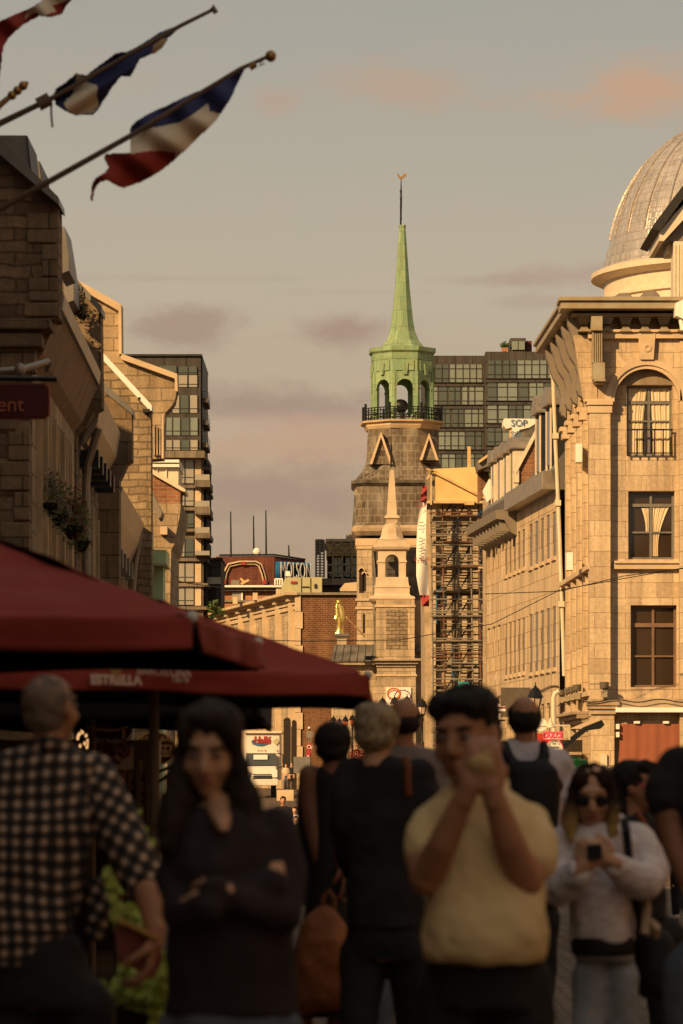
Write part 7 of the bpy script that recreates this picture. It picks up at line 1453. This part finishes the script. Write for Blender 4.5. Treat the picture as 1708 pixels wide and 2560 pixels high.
o = MB().tube([P(1590, 2028, 15.3), P(1610, 2055, 15.3), P(1645, 2110, 15.3)], .012, 6).build('bag_strap', 'strap_brown'); tag(o, 'thin brown strap across the dark curly-haired woman', 'strap')

# -- person cut off by the right edge
p = Person(1800, 11.5, 'person in a black tee cut off by the right edge, bare arm hanging', skin='skin_deep')
p.head(1800, 1770, 185, yaw=170); e = p.e; e('hair', 0, .02, .03, .088, .104, .09)
p.loft('shirt', [(1800, 1862, 50, .08, .02), (1800, 1875, 90, .11, .02), (1800, 1900, 125, .13, .02), (1800, 1980, 120, .14, 0), (1802, 2100, 110, .15, 0), (1804, 2230, 108, .15, 0)], body=True)
p.limb('shirt', [(1695, 1922, .0, .072), (1672, 1970, .0, .074), (1662, 2000, -.02, .066)], body=True, shrink=.8); p.limb('shirt', [(1905, 1920, .0, .08), (1925, 2000, -.02, .07)], body=True, shrink=.8)
p.limb('body', [(1662, 1995, -.02, .050), (1676, 2070, -.04, .046), (1692, 2130, -.08, .040), (1716, 2200, -.12, .030)]); p.hand(p.w(1718, 2205, -.12), (.3, 0, -1), (1, 0, 0), .5, -1); p.limb('body', [(1925, 1990, -.02, .05), (1930, 2180, -.1, .03)]); p.hand(p.w(1930, 2185, -.1), (0, 0, -1), (-1, 0, 0), .5)
p.loft('trousers', [(1804, 2200, 104, .14, 0), (1804, 2280, 108, .14, 0)], body=True); p.legs('trousers', 1804, .92, .14, .10, foot=1)
p.finish({'hair': ('hair', 'hair_black'), 'shirt': ('tee', 'cloth_black'), 'trousers': ('jeans', 'denim')})

# -- smaller figures further down the street
def passer(px, Y, Hm, label, top, bottom, hair='hair_brown', yaw=0, skin='skin', zb=None, arms=(.0, .0), group=None, seated=False, stride=.1):
    p = Person(px, Y, label, group, zg_=zb, vox=max(.012, Y*.00028), skin=skin); k = p.k; s_ = Hm/1.7; z = lambda h: p.py(p.g+h*s_); hx = .23*s_/k
    p.head(px, z(1.585), hx, yaw=yaw, eyes=Y < 60, lips=None if Y > 60 else 'lips'); e = p.e; e('hair', 0, .035, .035, .086, .096, .086); e('hair', 0, -.02, .09, .065, .07, .03)
    W = .2*s_/k
    p.loft('shirt', [(px, z(1.46), W*.35, .07, .01), (px, z(1.42), W*.85, .09, .01), (px, z(1.36), W*1.0, .10, 0), (px, z(1.2), W*.92, .11, 0), (px, z(1.05), W*.8, .10, 0), (px, z(.92), W*.88, .11, 0)], n=16, body=True)
    for sg, a in ((-1, arms[0]), (1, arms[1])):
        p.limb('shirt', [(px+sg*W*.95, z(1.38), 0, .055*s_), (px+sg*W*1.1, z(1.2), 0, .05*s_), (px+sg*W*(1.1-a*.2), z(1.10), -.02-a*.1, .045*s_)], body=True, shrink=.75)
        p.limb('body', [(px+sg*W*(1.1-a*.2), z(1.12), -.02-a*.1, .036*s_), (px+sg*W*(1.1-a*.9), z(.88+a*.3), -.06-a*.2, .026*s_)]); p.hand(p.w(px+sg*W*(1.1-a*.9), z(.88+a*.3), -.06-a*.2), (0, -.2, -1+a*1.5), (-sg, 0, 0), .5, sg, s_)
    p.loft('trousers', [(px, z(.98), W*.82, .11, 0), (px, z(.86), W*.86, .12, 0)], n=16, body=True); p.legs('trousers', px, .88*s_, .11*s_, .085*s_, stride=stride, foot=-1 if abs(yaw) < 90 else 1)
    p.finish({'hair': ('hair', hair), 'shirt': ('top', top), 'trousers': ('trousers', bottom)}, smooth=3); return p
passer(1410, 35, 1.72, 'person in creased brown trousers walking behind the white-hooded woman', 'cloth_white', 'trousers_tan', yaw=180, stride=.05)
p = passer(1664, 38, 1.7, 'person in black leggings and pale trainers behind the curly-haired woman', 'cloth_black', 'trousers_dark', yaw=180, stride=.18)
for ch_ in [c for c in COL.objects if c.parent == p.root and c.name.startswith('shoe')]: ch_.data.materials.clear(); ch_.data.materials.append(MATS['shoe_pale'])
passer(715, 225, 1.66, 'tiny woman in a pale pink top and jeans walking beside the box truck', 'strap_cream', 'denim', 'hair_blond')
passer(729, 228, 1.72, 'tiny man in a black tee and pale cap next to the truck mirror', 'cloth_black', 'trousers_dark', 'hair_blond')
passer(708, 96, 1.72, 'small dark-skinned man in the street dip above the curly youth', 'cloth_black', 'trousers_dark', 'hair_black', skin='skin_tan', zb=-.72)
passer(737, 100, 1.62, 'small curly-haired youth glimpsed left of the slim woman in black', 'cloth_white', 'denim', 'hair_brown', yaw=-15, zb=-.93)
passer(740, 94, 1.5, 'small person with dark hair below the curly youth', 'cloth_black', 'denim', 'hair_brown', skin='skin', zb=-1.0)
# parked bicycle-side planter and flower box in the lower left
t = thing('planter', P(350, 2560, 11.8), 'dark flower box spilling lime green leaves between the checked shirt and the dark woman', 'planter')
MB().box(ux(290, 11.8), ux(440, 11.8), 11.8, 12.2, 0, zy(2470, 11.8)).build('box', 'bag_black', t, .01)
m = MB(); rnd = random.Random(5)
def leafy(px, py, Y, rx, rz, n, size, sd):
    rr = random.Random(sd)
    for _ in range(n):
        c = P(px+rr.gauss(0, rx), py+rr.gauss(0, rz), Y+rr.uniform(-.08, .08)); ax = V3((rr.uniform(-.6, .6), rr.uniform(-1, -.2), rr.uniform(-.2, 1))).normalized(); a = ax.orthogonal().normalized(); a = Matrix.Rotation(rr.uniform(0, 6.3), 3, ax) @ a; b = ax.cross(a); s_ = size*rr.uniform(.6, 1.2)
        m.add([c-a*s_, c-a*s_*.3+b*s_*.75, c+a*s_*.5+b*s_*.55, c+a*s_*1.1, c+a*s_*.5-b*s_*.55, c-a*s_*.3-b*s_*.75], [(0,1,2,3,4,5)])
leafy(318, 2455, 11.7, 22, 24, 46, .032, 1); leafy(372, 2480, 11.7, 26, 24, 55, .032, 2); leafy(405, 2450, 11.6, 9, 30, 34, .030, 3); leafy(385, 2520, 11.7, 18, 10, 16, .03, 4)
leafy(287, 2215, 11.9, 12, 30, 40, .028, 5); leafy(320, 2290, 11.9, 20, 14, 26, .028, 6); leafy(365, 2095, 12.2, 10, 25, 14, .02, 7)
m.build('leaves', 'plant_lime', t)
m = MB()
for (a, b) in (((300, 2470), (285, 2180)), ((330, 2470), (325, 2280)), ((370, 2480), (362, 2085)), ((400, 2480), (410, 2430))): m.tube([P(a[0], a[1], 12), P((a[0]+b[0])/2+6, (a[1]+b[1])/2, 12), P(b[0], b[1], 12)], .006, 5)
m.build('stems', 'plant_green', t)
